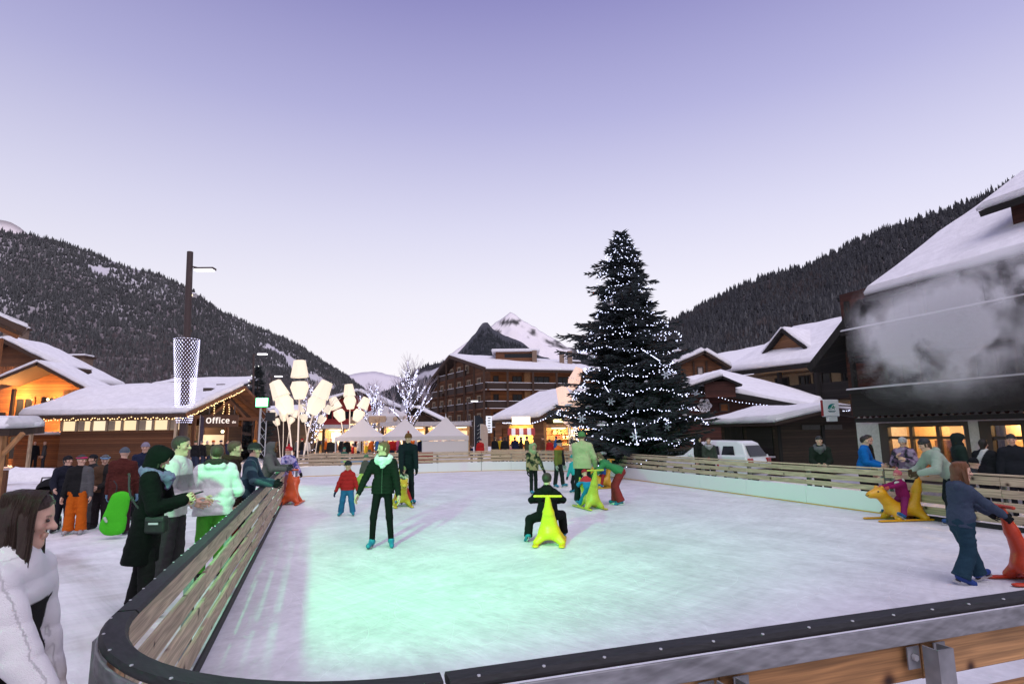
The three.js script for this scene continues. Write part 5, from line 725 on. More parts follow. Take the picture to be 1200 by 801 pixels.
  for (let i = 0; i < 6; i++) part('goods', box(0.2, 0.2 + 0.05 * (i % 3), 0.2, -0.6 + i * 0.24, 1.06, -0.1), cloth(goods[i]), k);
  garland('string of white lights along the sloping eave of the market chalet', [A.clone().add(V3(-2.4, -0.28, -3)), A.clone().add(V3(0, -0.28, 0.1)), A.clone().lerp(P, 0.5).add(V3(0, -0.25, 0.15)), P.clone().add(V3(0, -0.3, 0.15))], 'strings of lights on buildings', { r: 0.045, step: 0.2, seed: 7 });
}
function openShop(name, label, px0, px1, z, yTop, cols, bay) {           // low row of lit shop fronts
  const a = flat(at(px0, 520, z), 0), b = flat(at(px1, 520, z), 0), w = a.distanceTo(b), t = thing(name, label, 'shops', a), n = Math.round(w / bay), r = rng(px0);
  wpart('back_wall', upright(a, b, w / 2, 1.3, w, 2.6, 0.1, -1.4), mat('shop_back', [0.55, 0.36, 0.2], { map: T.fine }), t); wpart('ceiling', upright(a, b, w / 2, 2.52, w, 0.08, 1.3, -0.7), M.plaster, t);
  wpart('awning', upright(a, b, w / 2, 2.75, w, 0.35, 1.6, 0.3), mat('awning_grey', [0.5, 0.48, 0.5], { map: T.fine }), t);
  for (let i = 0; i <= n; i++) wpart('pillar', upright(a, b, w * i / n, 1.25, 0.25, 2.5, 0.2, 0), M.beam, t);
  for (let i = 0; i < n; i++) { wpart('ceiling_lamp', upright(a, b, w * (i + 0.5) / n, 2.44, bay * 0.6, 0.06, 0.4, -0.5), litShop, t); wpart('lit_display_window', upright(a, b, w * (i + 0.5) / n, 1.5, bay * 0.6, 1.3, 0.06, -1.3), glow('lit_shop_' + (i % 2), i % 2 ? [1, 0.62, 0.3] : [1, 0.78, 0.5], 0.9), t); for (let k = 0; k < 4; k++) wpart('goods', upright(a, b, w * (i + 0.15 + 0.7 * r()) / n, 0.6 + 0.8 * r(), 0.3, 0.5, 0.3, -0.7), cloth(cols[k % cols.length]), t); const L = new THREE.PointLight(new THREE.Color(1, 0.66, 0.34), 16), p = a.clone().lerp(b, (i + 0.5) / n); L.position.set(p.x, 2.2, p.z - 0.5); L.castShadow = true; L.shadow.radius = 8; if (i % 2 === 0) scene.add(L); }
  return { t, a, b, w };
}
{ // ---- red building with shops, behind the lamp sculptures
  const { t, a, b, w } = openShop('red_shop_building', 'red fronted building over a row of lit shops behind the lamp sculptures', 334, 446, 58, 3, [[0.5, 0.1, 0.05], [0.6, 0.4, 0.1], [0.1, 0.1, 0.2]], 1.9);
  wpart('upper_wall', wallPoly(a.clone().lerp(b, 0.36).add(V3(0, 0, -0.9)), b.clone().add(V3(0, 0, -0.9)), [[0, 2.95], [w * 0.55, 2.95], [w * 0.55, 4.9], [w * 0.33, 6.0], [0, 5.2]], 0.3), M.red, t);
  const q = a.clone().lerp(b, 0.36).add(V3(0, 0, -0.9)), e = b.clone().add(V3(0, 0, -0.9)); for (const [s, y] of [[0.9, 3.9], [2.6, 3.9], [4.3, 3.9], [2.6, 5.0]]) windowPart(t, q, e, s, y, 1.2, 1.0, M.glassDark, M.red, { fr: 0.12 });
  const P = (s, y, o) => q.clone().lerp(e, s).add(V3(0, y, o)); roofPair(t, P(-0.1, 5.1, 0.8), P(0.6, 6.25, 0.8), P(0.6, 6.25, -6), P(-0.1, 5.1, -6), 0.2, 0.3, 61); roofPair(t, P(0.6005, 6.25, 0.8), P(1.1, 4.8, 0.8), P(1.1, 4.8, -6), P(0.6005, 6.25, -6), 0.2, 0.3, 62);
  for (const [px, z] of [[452, 66], [487, 62]]) { const h0 = flat(at(px, 505, z), 0), hh = thing('small_house', px < 460 ? 'small snow covered house behind the carousel' : 'small dark house with snowy roof behind the tents', 'building', h0); part('wall', box(4.5, 3.2, 4, 0, 1.6, -2), M.woodDark, hh); const r = part('roof', deck(V3(-3, 3.2, 0.5), V3(0, 4.7, 0.5), V3(0, 4.7, -4.5), V3(-3, 3.2, -4.5), 0.15), M.woodBlack, hh); part('roof', deck(V3(0.003, 4.7, 0.5), V3(3, 3.2, 0.5), V3(3, 3.2, -4.5), V3(0.003, 4.7, -4.5), 0.15), M.woodBlack, hh); part('roof_snow', snowSlab(V3(-3, 3.22, 0.5), V3(0, 4.72, 0.5), V3(0, 4.72, -4.5), V3(-3, 3.22, -4.5), 0.3, 8, 8, 2), M.snow, r); part('roof_snow', snowSlab(V3(0.003, 4.72, 0.5), V3(3, 3.22, 0.5), V3(3, 3.22, -4.5), V3(0.003, 4.72, -4.5), 0.3, 8, 8, 3), M.snow, r); part('gable', wallPoly(V3(-2.25, 0, 0.02), V3(2.25, 0, 0.02), [[0, 3.2], [4.5, 3.2], [2.25, 4.55]], 0.1), M.woodDark, hh); windowPart(hh, h0.clone().add(V3(-2.2, 0, 0)), h0.clone().add(V3(2.2, 0, 0)), 1.2, 1.8, 0.9, 1.0, litWarm, M.frame); }
}
{ // ---- ticket office on the left: long snowy roof, band of lit windows, boarded wall, gable end with the sign
  const a = flat(at(66, 548, 37), 0), b = flat(at(212, 545, 36), 0), w = a.distanceTo(b), dir = b.clone().sub(a).normalize(), back = V3(dir.z, 0, -dir.x), o = (x, z, y) => a.clone().addScaledVector(dir, x).addScaledVector(back, z).setY(y);
  const t = thing('tourist_office', 'long wooden office with lit window band, snowy roof and string lights on the left', 'building', a);
  wpart('wall', wallPoly(a, b, [[0, -0.1], [w, -0.1], [w, 2.3], [0, 2.3]], 0.2), M.wood, t); wpart('wall', upright(a, b, w / 2, 3.12, w, 0.34, 0.2, -0.1), M.wood, t);
  wpart('back_wall', upright(a, b, w / 2 - 1.6, 1.6, w + 1, 3.2, 0.2, -7.9), M.wood, t); wpart('wall', wallPoly(o(0, 8, 0), o(0, 0.202, 0), [[0, -0.1], [7.8, -0.1], [7.8, 3.28], [3.4, 5.0], [0, 3.28]], 0.2), M.wood, t);
  const n = 8; for (let i = 0; i < n; i++) { const s = w * (i + 0.5) / n; const p = wpart('window', upright(a, b, s, 2.62, w / n - 0.16, 0.6, 0.04, -0.1), i % 3 === 2 ? litPale : litWarm, t); wpart('window_frame', upright(a, b, s - w / n / 2, 2.62, 0.16, 0.66, 0.22, -0.1), M.pineGreyB, p); if (i % 2) wpart('blind', upright(a, b, s - 0.25, 2.62, 0.5, 0.58, 0.03, -0.06), mat('blind', [0.5, 0.42, 0.3]), p); }
  roofPair(t, o(-1.5, -1.5, 3.22), o(w + 1.1, -1.5, 3.22), o(w + 1.5, 3.7, 5.25), o(-1.6, 3.7, 5.25), 0.18, 0.34, 51); wpart('roof', deck(o(-1.6, 3.7, 5.25), o(w + 1.6, 3.7, 5.25), o(w + 1, 9, 3.2), o(-2, 9, 3.2), 0.18), M.wood, t);
  wpart('fascia', bar(o(-1.5, -1.53, 3.12), o(w + 1.1, -1.53, 3.12), 0.05, 0.2), M.beam, t); wpart('fascia', bar(o(w + 1.14, -1.5, 3.12), o(w + 1.54, 3.7, 5.16), 0.05, 0.22), M.wood, t);
  for (const x of [-0.9, w + 0.3]) wpart('post', bar(o(x, -1.1, -0.1), o(x, -1.1, 3.1), 0.16), M.pineGreyB, t);
  // gable end: rafters, ties and struts
  const G = (z, y) => o(w + 0.5, z, y); for (const [p, q] of [[[-1.3, 3.05], [3.6, 4.95]], [[3.6, 4.95], [8.6, 3.05]], [[0, 3.1], [7.6, 3.1]], [[3.6, 3.1], [3.6, 4.9]], [[1.6, 3.15], [3.5, 4.2]], [[5.6, 3.15], [3.7, 4.2]], [[0.2, -0.1], [0.2, 3.05]], [[3.6, -0.1], [3.6, 3.05]], [[7.2, -0.1], [7.2, 3.05]]]) wpart('truss_beam', bar(G(...p), G(...q), 0.2, 0.2), M.wood, t);
  wpart('inner_wall', [bar(o(w - 1.0, 0.3, 1.3), o(w - 1.0, 7.7, 1.3), 0.1, 2.6)], M.woodDark, t); wpart('lit_doorway_window', bar(o(w - 0.92, 3.2, 1.5), o(w - 0.92, 5.6, 1.5), 0.05, 1.0), glow('lit_doorway', [1, 0.66, 0.36], 0.4), t); wpart('upper_cladding', wallPoly(o(w + 0.35, 0.4, 0), o(w + 0.35, 7.0, 0), [[0, 3.1], [6.6, 3.1], [3.3, 4.7]], 0.08), M.woodDark, t);
  for (const [s, x] of [[0, 0.4], [1, 2.4]]) { const p = wpart('roof_lamp_box', box(0.55, 0.5, 0.4).translate(...o(w + 0.2 + s * 0.1, 1.6 + x * 0.6, 4.75 + s * 0.35).toArray()), M.frame, t); }
  garland('string of warm white lights along the front eave of the tourist office', Array.from({ length: 30 }, (_, i) => o(lerp(-1.4, w + 1.0, i / 29), -1.58, 3.02 - (i % 2) * 0.06)), 'strings of lights on buildings', { r: 0.042, step: 0.16, m: ledWarm, seed: 8, jit: 0.12 });
  garland('string of warm lights up the gable edge of the tourist office', Array.from({ length: 12 }, (_, i) => o(w + 1.2 + 0.4 * i / 11, lerp(-1.4, 3.6, i / 11), lerp(3.02, 5.0, i / 11))), 'strings of lights on buildings', { r: 0.042, step: 0.12, m: ledWarm, seed: 9, jit: 0.08 });
  for (const [z, y] of [[1.8, 4.0], [2.8, 4.3], [3.4, 4.0]]) garland(['short dangling warm light string by the office sign', 'middle dangling warm light string at the office gable', 'dangling warm light string nearest the office gable top'][Math.round(z - 1.6) % 3], [o(w + 0.66, z, y), o(w + 0.68, z + 0.05, y - 0.5), o(w + 0.66, z, y - 0.9)], 'dangling strings at the office gable', { r: 0.045, step: 0.14, m: ledWarm, seed: z * 10 });
  const L = new THREE.PointLight(new THREE.Color(1, 0.62, 0.3), 18); L.position.copy(o(w + 0.2, 3.6, 2.2)); L.castShadow = true; L.shadow.radius = 8; scene.add(L);
  const bulb = wpart('porch_lamp', ball(0.12, 8, ...o(w + 0.2, 3.6, 2.2).toArray()), litShop, t);
  // the sign
  const sp = at(259, 493, 34.6), s = thing('office_sign', 'dark board sign reading Office de on the office gable', 'sign', sp, 0.15), tx = canvasTex(512, 192, (c) => { c.fillStyle = '#3a2417'; c.fillRect(0, 0, 512, 192); c.fillStyle = '#efe6d8'; c.font = 'bold 128px sans-serif'; c.fillText('Office', 20, 134); c.font = 'bold 56px sans-serif'; c.fillText('de', 424, 134); });
  part('board', box(1.9, 0.72, 0.08), mat('sign_board', [0.045, 0.022, 0.014]), s); part('lettering', new THREE.PlaneGeometry(1.86, 0.7).translate(0, 0, 0.044), mat('office_lettering', [1, 1, 1], { map: tx, emissiveMap: tx, emissive: new THREE.Color(0.35, 0.33, 0.3) }), s); for (const x of [-0.7, 0.7]) part('bracket', bar(V3(x, 0.4, -0.03), V3(x, 0.9, -0.03), 0.05), M.frame, s);
  const fl = thing('beach_flag', 'slim dark feather flag standing under the office gable', 'flag', flat(at(231, 535, 36), 0), 0.3); part('pole', cyl(0.03, 0.02, 3.2, 6), M.alu, fl); part('cloth', deck(V3(0.03, 0.8, 0), V3(0.2, 1.0, 0.02), V3(0.3, 3.0, 0.02), V3(0.03, 3.2, 0), 0.01), cloth([0.07, 0.06, 0.09]), fl);
}
{ // ---- chalets further left
  const P = at(2, 396, 47), E = at(104, 448, 47), t = thing('gable_chalet', 'big brown chalet with snowy gable roof at the left edge', 'building', V3(P.x, 0, P.z)), q = (x, y, z) => V3(x, y, P.z - z), L = -46;
  const wallA = V3(L, 0, P.z - 1), wallB = V3(E.x - 1.2, 0, P.z - 1), w = wallB.x - L;
  wpart('wall', wallPoly(wallA, wallB, [[0, -0.1], [w, -0.1], [w, E.y - 0.1], [P.x - L, P.y - 0.2], [0, P.y - 2.6]], 0.3), M.wood, t);
  roofPair(t, q(P.x, P.y, 0), q(E.x, E.y, 0), q(E.x, E.y, 4.5), q(P.x, P.y, 4.5), 0.3, 0.35, 71, M.beam); roofPair(t, q(L - 1, P.y - 3, 0), q(P.x - 0.004, P.y, 0), q(P.x - 0.004, P.y, 4.5), q(L - 1, P.y - 3, 4.5), 0.3, 0.35, 72, M.beam);
  for (const [px, py, s] of [[93, 424, 1.0], [18, 390, 0.9]]) { const c = at(px, py + 6, 52), ch = wpart('chimney', box(1.5 * s, 2.4, 1.2, 0, -0.4, 0).translate(c.x, c.y, c.z), M.stone, t); wpart('chimney_cap', box(1.8 * s, 0.16, 1.5, 0, 0.86, 0).translate(c.x, c.y, c.z), M.beam, ch); wpart('chimney_snow', rbox(1.6 * s, 0.18, 1.3, 0.07, 0, 1.04, 0).translate(c.x, c.y, c.z), M.snow, ch); }
  for (const [px, py] of [[75, 421], [110, 440], [122, 446]]) { const c = at(px, py, 53); wpart('roof_ladder', box(2.2, 0.12, 0.3).rotateZ(-0.35).translate(c.x, c.y - 0.1, c.z), M.beam, t); }
  // balcony at the left edge
  const bp = at(-30, 430, 44), bq = at(14, 432, 44); const bl = wpart('balcony', deck(V3(bp.x, 5.75, bp.z), V3(bq.x, 5.75, bp.z), V3(bq.x, 5.75, bp.z - 2), V3(bp.x, 5.75, bp.z - 2), 0.15), M.wood, t); for (let x = bp.x; x < bq.x; x += 0.22) wpart('baluster', box(0.17, 1.5, 0.04, x + 0.1, 6.6, bp.z), M.wood, bl); wpart('handrail', box(bq.x - bp.x, 0.1, 0.14, (bp.x + bq.x) / 2, 7.4, bp.z), M.beam, bl);
  windowPart(t, wallA, wallB, P.x - L + 1.4, 6.9, 0.5, 0.6, M.glassDark, M.frame, { bars: 0 });
  // porch with its own gable, glowing orange inside
  const p2 = at(43, 424, 41), e2 = at(109, 459, 41), l2 = at(6, 440, 41), pt = thing('porch_house', 'orange lit wooden porch with a small snowy gable left of the office', 'building', V3(p2.x, 0, p2.z)), q2 = (x, y, z) => V3(x, y, p2.z - z);
  roofPair(pt, q2(p2.x, p2.y, 0), q2(e2.x, e2.y, 0), q2(e2.x, e2.y, 3), q2(p2.x, p2.y, 3), 0.22, 0.22, 73, M.beam); roofPair(pt, q2(l2.x - 1, l2.y - 0.35, 0), q2(p2.x - 0.004, p2.y, 0), q2(p2.x - 0.004, p2.y, 5.4), q2(l2.x - 1, l2.y - 0.35, 5.4), 0.22, 0.22, 74, M.beam);
  const pa = V3(l2.x - 3, 0, p2.z - 2.4), pb = V3(e2.x - 0.8, 0, p2.z - 2.4), pw = pb.x - pa.x; wpart('wall', wallPoly(pa, pb, [[0, -0.1], [pw, -0.1], [pw, e2.y - 0.3], [p2.x - pa.x, p2.y - 0.3], [0, l2.y - 1]], 0.2), M.woodOrange, pt);
  for (const [s, y, ww, hh] of [[2.6, 4.1, 1.5, 1.7], [4.4, 4.2, 1.0, 1.6], [2.4, 1.3, 1.6, 2.0]]) windowPart(pt, pa, pb, s, y, ww, hh, M.glassDark, M.woodOrange, { fr: 0.14, bars: 1 });
  wpart('side_cladding', upright(pa, pb, 6.9, 3.6, 2.2, 3.6, 0.14, 0.5), M.wood, pt); for (const s of [3.4, 5.6, 8.2]) wpart('post', bar(along(pa, pb, s).add(V3(0, -0.1, 2.0)), along(pa, pb, s).add(V3(0, s < 4 ? 5.4 : 4.8, 2.0)), 0.2), M.beam, pt);
  wpart('porch_railing', upright(pa, pb, 1.2, 3.4, 3.4, 0.7, 0.06, 1.9), M.woodDark, pt);
  for (const [s, y, k] of [[2.4, 4.9, 40], [5.0, 4.7, 26], [2.6, 2.3, 14], [5.6, 2.2, 14]]) { const p = along(pa, pb, s).add(V3(0, y, 0.9)); wpart('porch_lamp', ball(0.1, 8, p.x, p.y, p.z), litShop, pt); const L2 = new THREE.PointLight(new THREE.Color(1, 0.52, 0.18), k); L2.position.copy(p); L2.castShadow = true; L2.shadow.radius = 5; scene.add(L2); }
  // corner of a roof of a nearer house, only its eave in view
  const ea = at(-90, 330, 30), eb = at(31, 384, 30), h3 = thing('eave_house', 'snowy roof corner of a wooden house cut by the left edge', 'building', V3(ea.x - 2, 0, ea.z)); roofPair(h3, V3(ea.x - 2, ea.y + 0.8, ea.z), eb, V3(eb.x * 1.06, eb.y + 0.1, eb.z * 1.06), V3((ea.x - 2) * 1.06, ea.y + 0.9, ea.z * 1.06), 0.3, 0.2, 75, M.beam); wpart('wall', box(4, 8, 5, ea.x - 2.2, 4, ea.z - 3), M.woodOrange, h3); wpart('soffit_board', bar(eb.clone().add(V3(-0.6, -0.45, -0.2)), V3(ea.x - 2, ea.y + 0.2, ea.z - 0.2), 0.1, 0.2), M.woodOrange, h3);
  // timber kiosk at the left edge
  const kb = at(30, 560, 18), k = thing('timber_kiosk', 'small timber kiosk with thick snow on its roof at the left edge', 'kiosk', flat(kb, 0)), s = (x, y, z) => V3(kb.x + x, y, kb.z + z);
  roofPair(k, s(-3, 2.16, 0.8), s(0.0, 2.12, 0.8), s(0.0, 2.2, -0.5), s(-3, 2.24, -0.5), 0.2, 0.3, 76, M.woodDark); for (const x of [-0.35, -2.6]) wpart('post', bar(s(x, -0.1, 0.6), s(x, 2.0, 0.6), 0.16), M.pineB, k); wpart('brace', bar(s(-0.35, 1.3, 0.6), s(0.25, 2.0, 0.6), 0.1), M.pineB, k); wpart('brace', bar(s(-0.35, 1.3, 0.6), s(-1.1, 2.0, 0.6), 0.1), M.pineB, k); wpart('tie_beam', bar(s(-3, 2.0, 0.6), s(-0.05, 2.0, 0.6), 0.14), M.pineB, k); wpart('counter', box(2.2, 0.9, 0.5, kb.x - 1.6, 0.45, kb.z + 0.3), M.wood, k);
  // counter hut between porch and office
  const hb = flat(at(47, 535, 39), 0), hut = thing('counter_hut', 'low orange wooden hut with two people standing before it', 'hut', hb); part('wall', box(3.6, 2.0, 1.6, 0, 1, -0.8), M.woodOrange, hut); const hr = part('roof', box(4.2, 0.1, 2.2, 0, 2.06, -0.6), M.wood, hut); part('roof_snow', rbox(4.1, 0.2, 2.1, 0.08, 0, 2.2, -0.6), M.snow, hr);
}
{ // ---- snowy roofs further behind the office
  for (const [px0, px1, py, z, rise, lab] of [[176, 284, 452, 58, 0.9, 'snow covered roof of a house rising behind the office'], [286, 345, 487, 52, 0.8, 'low house with snow patches on its roof right of the office gable']]) {
    const a = at(px0, py, z), b = at(px1, py, z), t = thing('snowy_house', lab, 'building', V3(a.x, 0, a.z)); wpart('wall', box(b.x - a.x - 1, a.y - 0.2, 6, (a.x + b.x) / 2, (a.y - 0.2) / 2, a.z - 3.4), M.woodDark, t); roofPair(t, a, V3(b.x, a.y, b.z), V3(b.x, a.y + rise, b.z - 4), V3(a.x, a.y + rise, a.z - 4), 0.2, 0.3, 81); for (let i = 0; i < 3; i++) wpart('snow_guard', bar(V3(a.x + 0.3, a.y + 0.42 + i * 0.16, a.z - 0.6 - i * 0.9), V3(lerp(a.x, b.x, 0.45), a.y + 0.44 + i * 0.2, a.z - 0.6 - i), 0.06), M.frame, t);
  }
}
// ------------------------------------------------------------------ trees
// a conifer: every branch a drooping spine set with brushes of needles
function conifer(rand, H, R, nb, prof, size = 1) {
  const tri = [], limbs = [], tips = [];
  const spike = (p, d, L, r) => {                                       // a thin three-sided brush from p along d
    const a = Math.abs(d.y) < 0.9 ? V3(0, 1, 0) : V3(1, 0, 0), x = a.clone().cross(d).normalize().multiplyScalar(r), y = d.clone().cross(x).normalize().multiplyScalar(r), m = p.clone().addScaledVector(d, L * 0.35), e = p.clone().addScaledVector(d, L), q = [0, 2.1, 4.2].map((t) => m.clone().addScaledVector(x, Math.cos(t)).addScaledVector(y, Math.sin(t)));
    for (let i = 0; i < 3; i++) { const j = (i + 1) % 3; for (const v of [p, q[i], q[j], q[i], e, q[j]]) tri.push(v.x, v.y, v.z); }
  };
  for (let b = 0; b < nb; b++) {
    const f = Math.pow(rand(), 1.25), y = lerp(0.05, 0.985, f) * H, a = rand() * 6.2832, L = R * prof(f, a) * (0.66 + 0.6 * rand() * rand() + 0.1 * rand()) * (1 + 0.38 * noise3(Math.cos(a) * 1.7, f * 9, Math.sin(a) * 1.7)), c = Math.cos(a), s = Math.sin(a), n = Math.max(3, Math.round(L / (0.17 * size)));
    if (noise3(c * 1.6 + 5, f * 8, s * 1.6) > 0.6) continue; const droop = lerp(0.55, -0.35, f) * (0.7 + 0.6 * rand()), pts = [];
    for (let i = 0; i <= n; i++) { const t = i / n; pts.push(V3(c * L * t, y + L * (-droop * t * 0.8 + 0.55 * droop * t * t * 1.1 + 0.05 * t) + 0.05 * (rand() - 0.5), s * L * t)); }
    if (L > 0.5 * size) limbs.push(tube(pts.length > 4 ? [pts[0], pts[n >> 1], pts[n]] : pts, 0.016 * size + 0.006 * L, 4, 4));
    tips.push(pts[n]);
    for (let i = 1; i <= n; i++) {
      const p = pts[i], d = p.clone().sub(pts[i - 1]).normalize(), sd = V3(-d.z, 0, d.x).normalize(), t = i / n, w = (0.16 + 0.30 * Math.sin(Math.PI * (0.12 + 0.8 * t))) * (0.5 + 0.5 * Math.min(1, L)) * size;
      for (const k of [-1, 1]) { const e = d.clone().multiplyScalar(0.75).addScaledVector(sd, k * (0.7 + 0.4 * rand())).add(V3(0, -0.35 + 0.35 * rand(), 0)).normalize(); spike(p, e, w * (0.75 + 0.6 * rand()) * 1.3, 0.042 * size); if (rand() < 0.75) { const m = p.clone().addScaledVector(e, w * 0.5); spike(m, e.clone().addScaledVector(d, 0.8).add(V3(0, -0.5 * rand(), 0)).normalize(), w * 0.7, 0.034 * size); spike(m, e.clone().addScaledVector(d, -0.2).add(V3(0, -0.7 * rand(), 0)).normalize(), w * 0.5, 0.03 * size); } }
      if (i === n) spike(p, d.clone().add(V3(0, 0.25, 0)).normalize(), 0.24 * size, 0.04 * size);
    }
  }
  const g = new THREE.BufferGeometry(); g.setAttribute('position', new THREE.Float32BufferAttribute(tri, 3)); g.computeVertexNormals(); g.setAttribute('uv', new THREE.Float32BufferAttribute(new Float32Array(tri.length / 3 * 2), 2)); return { crown: g, limbs, tips };
}
const needle = mat('needles', [0.022, 0.031, 0.034], { roughness: 0.8 }), barkM = mat('bark', [0.06, 0.042, 0.032], { map: T.fine, roughness: 0.95 });
{ // the big christmas tree
  const base = at(744, 530, 26).setY(0), HT = 11.2, prof = (f, a) => { const c = Math.pow(Math.max(0, 1 - f), 0.86); return (c * (1 + 0.20 * Math.sin(a * 3 + f * 13) + 0.17 * Math.sin(a * 2 - f * 21) + 0.08 * Math.sin(a * 5 + f * 37)) + 0.03) * (f < 0.12 ? 0.78 + f * 1.8 : 1); };
  const t = thing('christmas_tree', 'tall dark christmas tree wound with blue white lights behind the rink', 'tree', base), r = rng(2024), { crown, limbs, tips } = conifer(r, HT, 3.6, 980, prof);
  t.rotation.z = 0.02;
  part('trunk', new THREE.CylinderGeometry(0.02, 0.19, HT, 9).translate(0, HT / 2 - 0.1, 0), barkM, t); part('limbs', limbs, barkM, t, 'stuff'); part('crown', crown, needle, t);
  const snow = []; for (const p of tips) if (r() < 0.10 && p.y < 8) { const q = p.clone().multiplyScalar(0.85).setY(p.y + 0.02); snow.push(new THREE.IcosahedronGeometry(0.10 + 0.09 * r(), 1).scale(1.5, 0.5, 1).rotateY(r() * 3).translate(q.x, q.y, q.z)); } part('branch_snow', snow, M.snow, t, 'stuff');
  t.updateMatrixWorld();
  const names = ['lowest', 'second lowest', 'third lowest', 'fourth lowest', 'fifth lowest', 'sixth lowest', 'seventh lowest', 'eighth lowest', 'ninth lowest', 'tenth lowest', 'eleventh lowest', 'twelfth lowest', 'thirteenth lowest', 'fourteenth lowest', 'fifteenth lowest', 'topmost but one', 'topmost'];
  names.forEach((nm, k) => {
    const f0 = 0.075 + 0.88 * Math.pow(k / (names.length - 1), 0.94), pts = [], hang = 6 + (k % 3); for (let i = 0; i <= 60; i++) { const a = i / 60 * 6.2832 + k, sag = Math.abs(Math.sin(a * hang / 2)), f = clamp(f0 - 0.03 * (1 - sag) * (1 - f0) - 0.014 * Math.sin(a + k * 2), 0.03, 0.985), R = 3.35 * prof(f, a) * 0.86 + 0.10; pts.push(V3(Math.cos(a) * R, f * HT, Math.sin(a) * R).applyMatrix4(t.matrixWorld)); }
    garland(`${nm} ring of blue white lights round the big christmas tree`, pts, 'light rings of the christmas tree', { r: 0.024, step: 0.115, jit: 0.14, seed: k + 20 });
  });
  // scattered and hanging lights
  for (let k = 0; k < 3; k++) { const a = 1.2 + k * 0.55, f = [0.42, 0.2, 0.3, 0.12, 0.5][k], R = 3.35 * prof(f, a) * 0.95 + 0.1, p = V3(Math.cos(a) * R, f * HT, Math.sin(a) * R).applyMatrix4(t.matrixWorld), e = p.clone().add(V3(k % 2 ? 0.06 : -0.7 + 0.2 * k, k % 2 ? -0.9 : 0.45, 0.1)); const b = thing('light_tube', ['bright slanting light tube on the left middle of the christmas tree', 'upright white light tube low on the christmas tree', 'slanting white light tube at the centre of the christmas tree', 'upright light tube on the lower left of the christmas tree', 'slanting light tube high on the christmas tree'][k], 'light tube', p); wpart('tube_light', bar(p, e, 0.03, 0.03, 6), ledWhite, b); wpart('cap', ball(0.04, 6, p.x, p.y, p.z), M.white, b); }
  { const P = []; for (let i = 0; i < 620; i++) { const f = 0.3 + 0.68 * Math.sqrt(r()), a = r() * 6.28, R = 3.35 * prof(f, a) * (0.55 + 0.45 * r()); P.push(V3(Math.cos(a) * R, f * HT, Math.sin(a) * R).applyMatrix4(t.matrixWorld)); } const b = thing('top_lights', 'loose twinkling lights scattered over the upper christmas tree', 'string lights', V3(base.x, 7, base.z)); wpart('bulbs', bulbsAt(P, 0.021), ledWhite, b, 'stuff'); wpart('wire', tube([V3(base.x, 6, base.z + 1.2), V3(base.x + 0.7, 7.2, base.z + 0.9), V3(base.x - 0.4, 8.4, base.z + 0.7), V3(base.x, 10.4, base.z + 0.2)], 0.008, 4), M.black, b); }
  for (let k = 0; k < 6; k++) { const a = 0.5 + k * 0.42, f = [0.3, 0.18, 0.36, 0.15, 0.28, 0.22][k], R = 3.35 * prof(f, a) + 0.12, p = V3(Math.cos(a) * R, f * HT, Math.sin(a) * R).applyMatrix4(t.matrixWorld), s = thing('tree_ornament', ['pale snowflake ornament on the right side of the christmas tree', 'low pale snowflake ornament right of the tree middle', 'upper pale snowflake ornament near the tree middle', 'low pale snowflake ornament left of the tree middle', 'pale snowflake ornament on the left side of the christmas tree', 'far left pale snowflake ornament on the christmas tree'][k], 'ornament', p); for (let i = 0; i < 3; i++) part('arm', box(0.36, 0.045, 0.03).rotateZ(i * Math.PI / 3), mat('ornament', [0.5, 0.55, 0.62], { roughness: 0.3 }), s); }
  // planks and snow round its foot
  const bm = thing('snow_bank', 'low snow bank round the foot of the christmas tree', 'snow bank', base); part('snow', new THREE.SphereGeometry(2.3, 28, 10, 0, 6.2832, 0, 1.571).scale(1, 0.16, 0.8), M.snow, bm);
}
{ // dark fir behind the floodlight, with lights down one side
  const base = at(297, 530, 47).setY(0), t = thing('fir_tree', 'narrow dark fir behind the green floodlight tower', 'tree', base), { crown, limbs } = conifer(rng(99), 7.6, 1.5, 240, (f) => Math.pow(1 - f, 0.8) + 0.02, 1.2); part('trunk', cyl(0.14, 0.02, 7.4, 7), barkM, t); part('crown', crown, needle, t); part('limbs', limbs, barkM, t, 'stuff');
  garland('pale lights down the left side of the narrow dark fir', [base.clone().add(V3(0, 7.6, 0.1)), base.clone().add(V3(-0.5, 6, 0.5)), base.clone().add(V3(-0.9, 4, 0.9)), base.clone().add(V3(-1.2, 2, 1.1))], undefined, { r: 0.06, step: 0.35, jit: 0.3, m: glow('led_soft', [0.9, 0.9, 0.85], 1.2), seed: 44 });
}
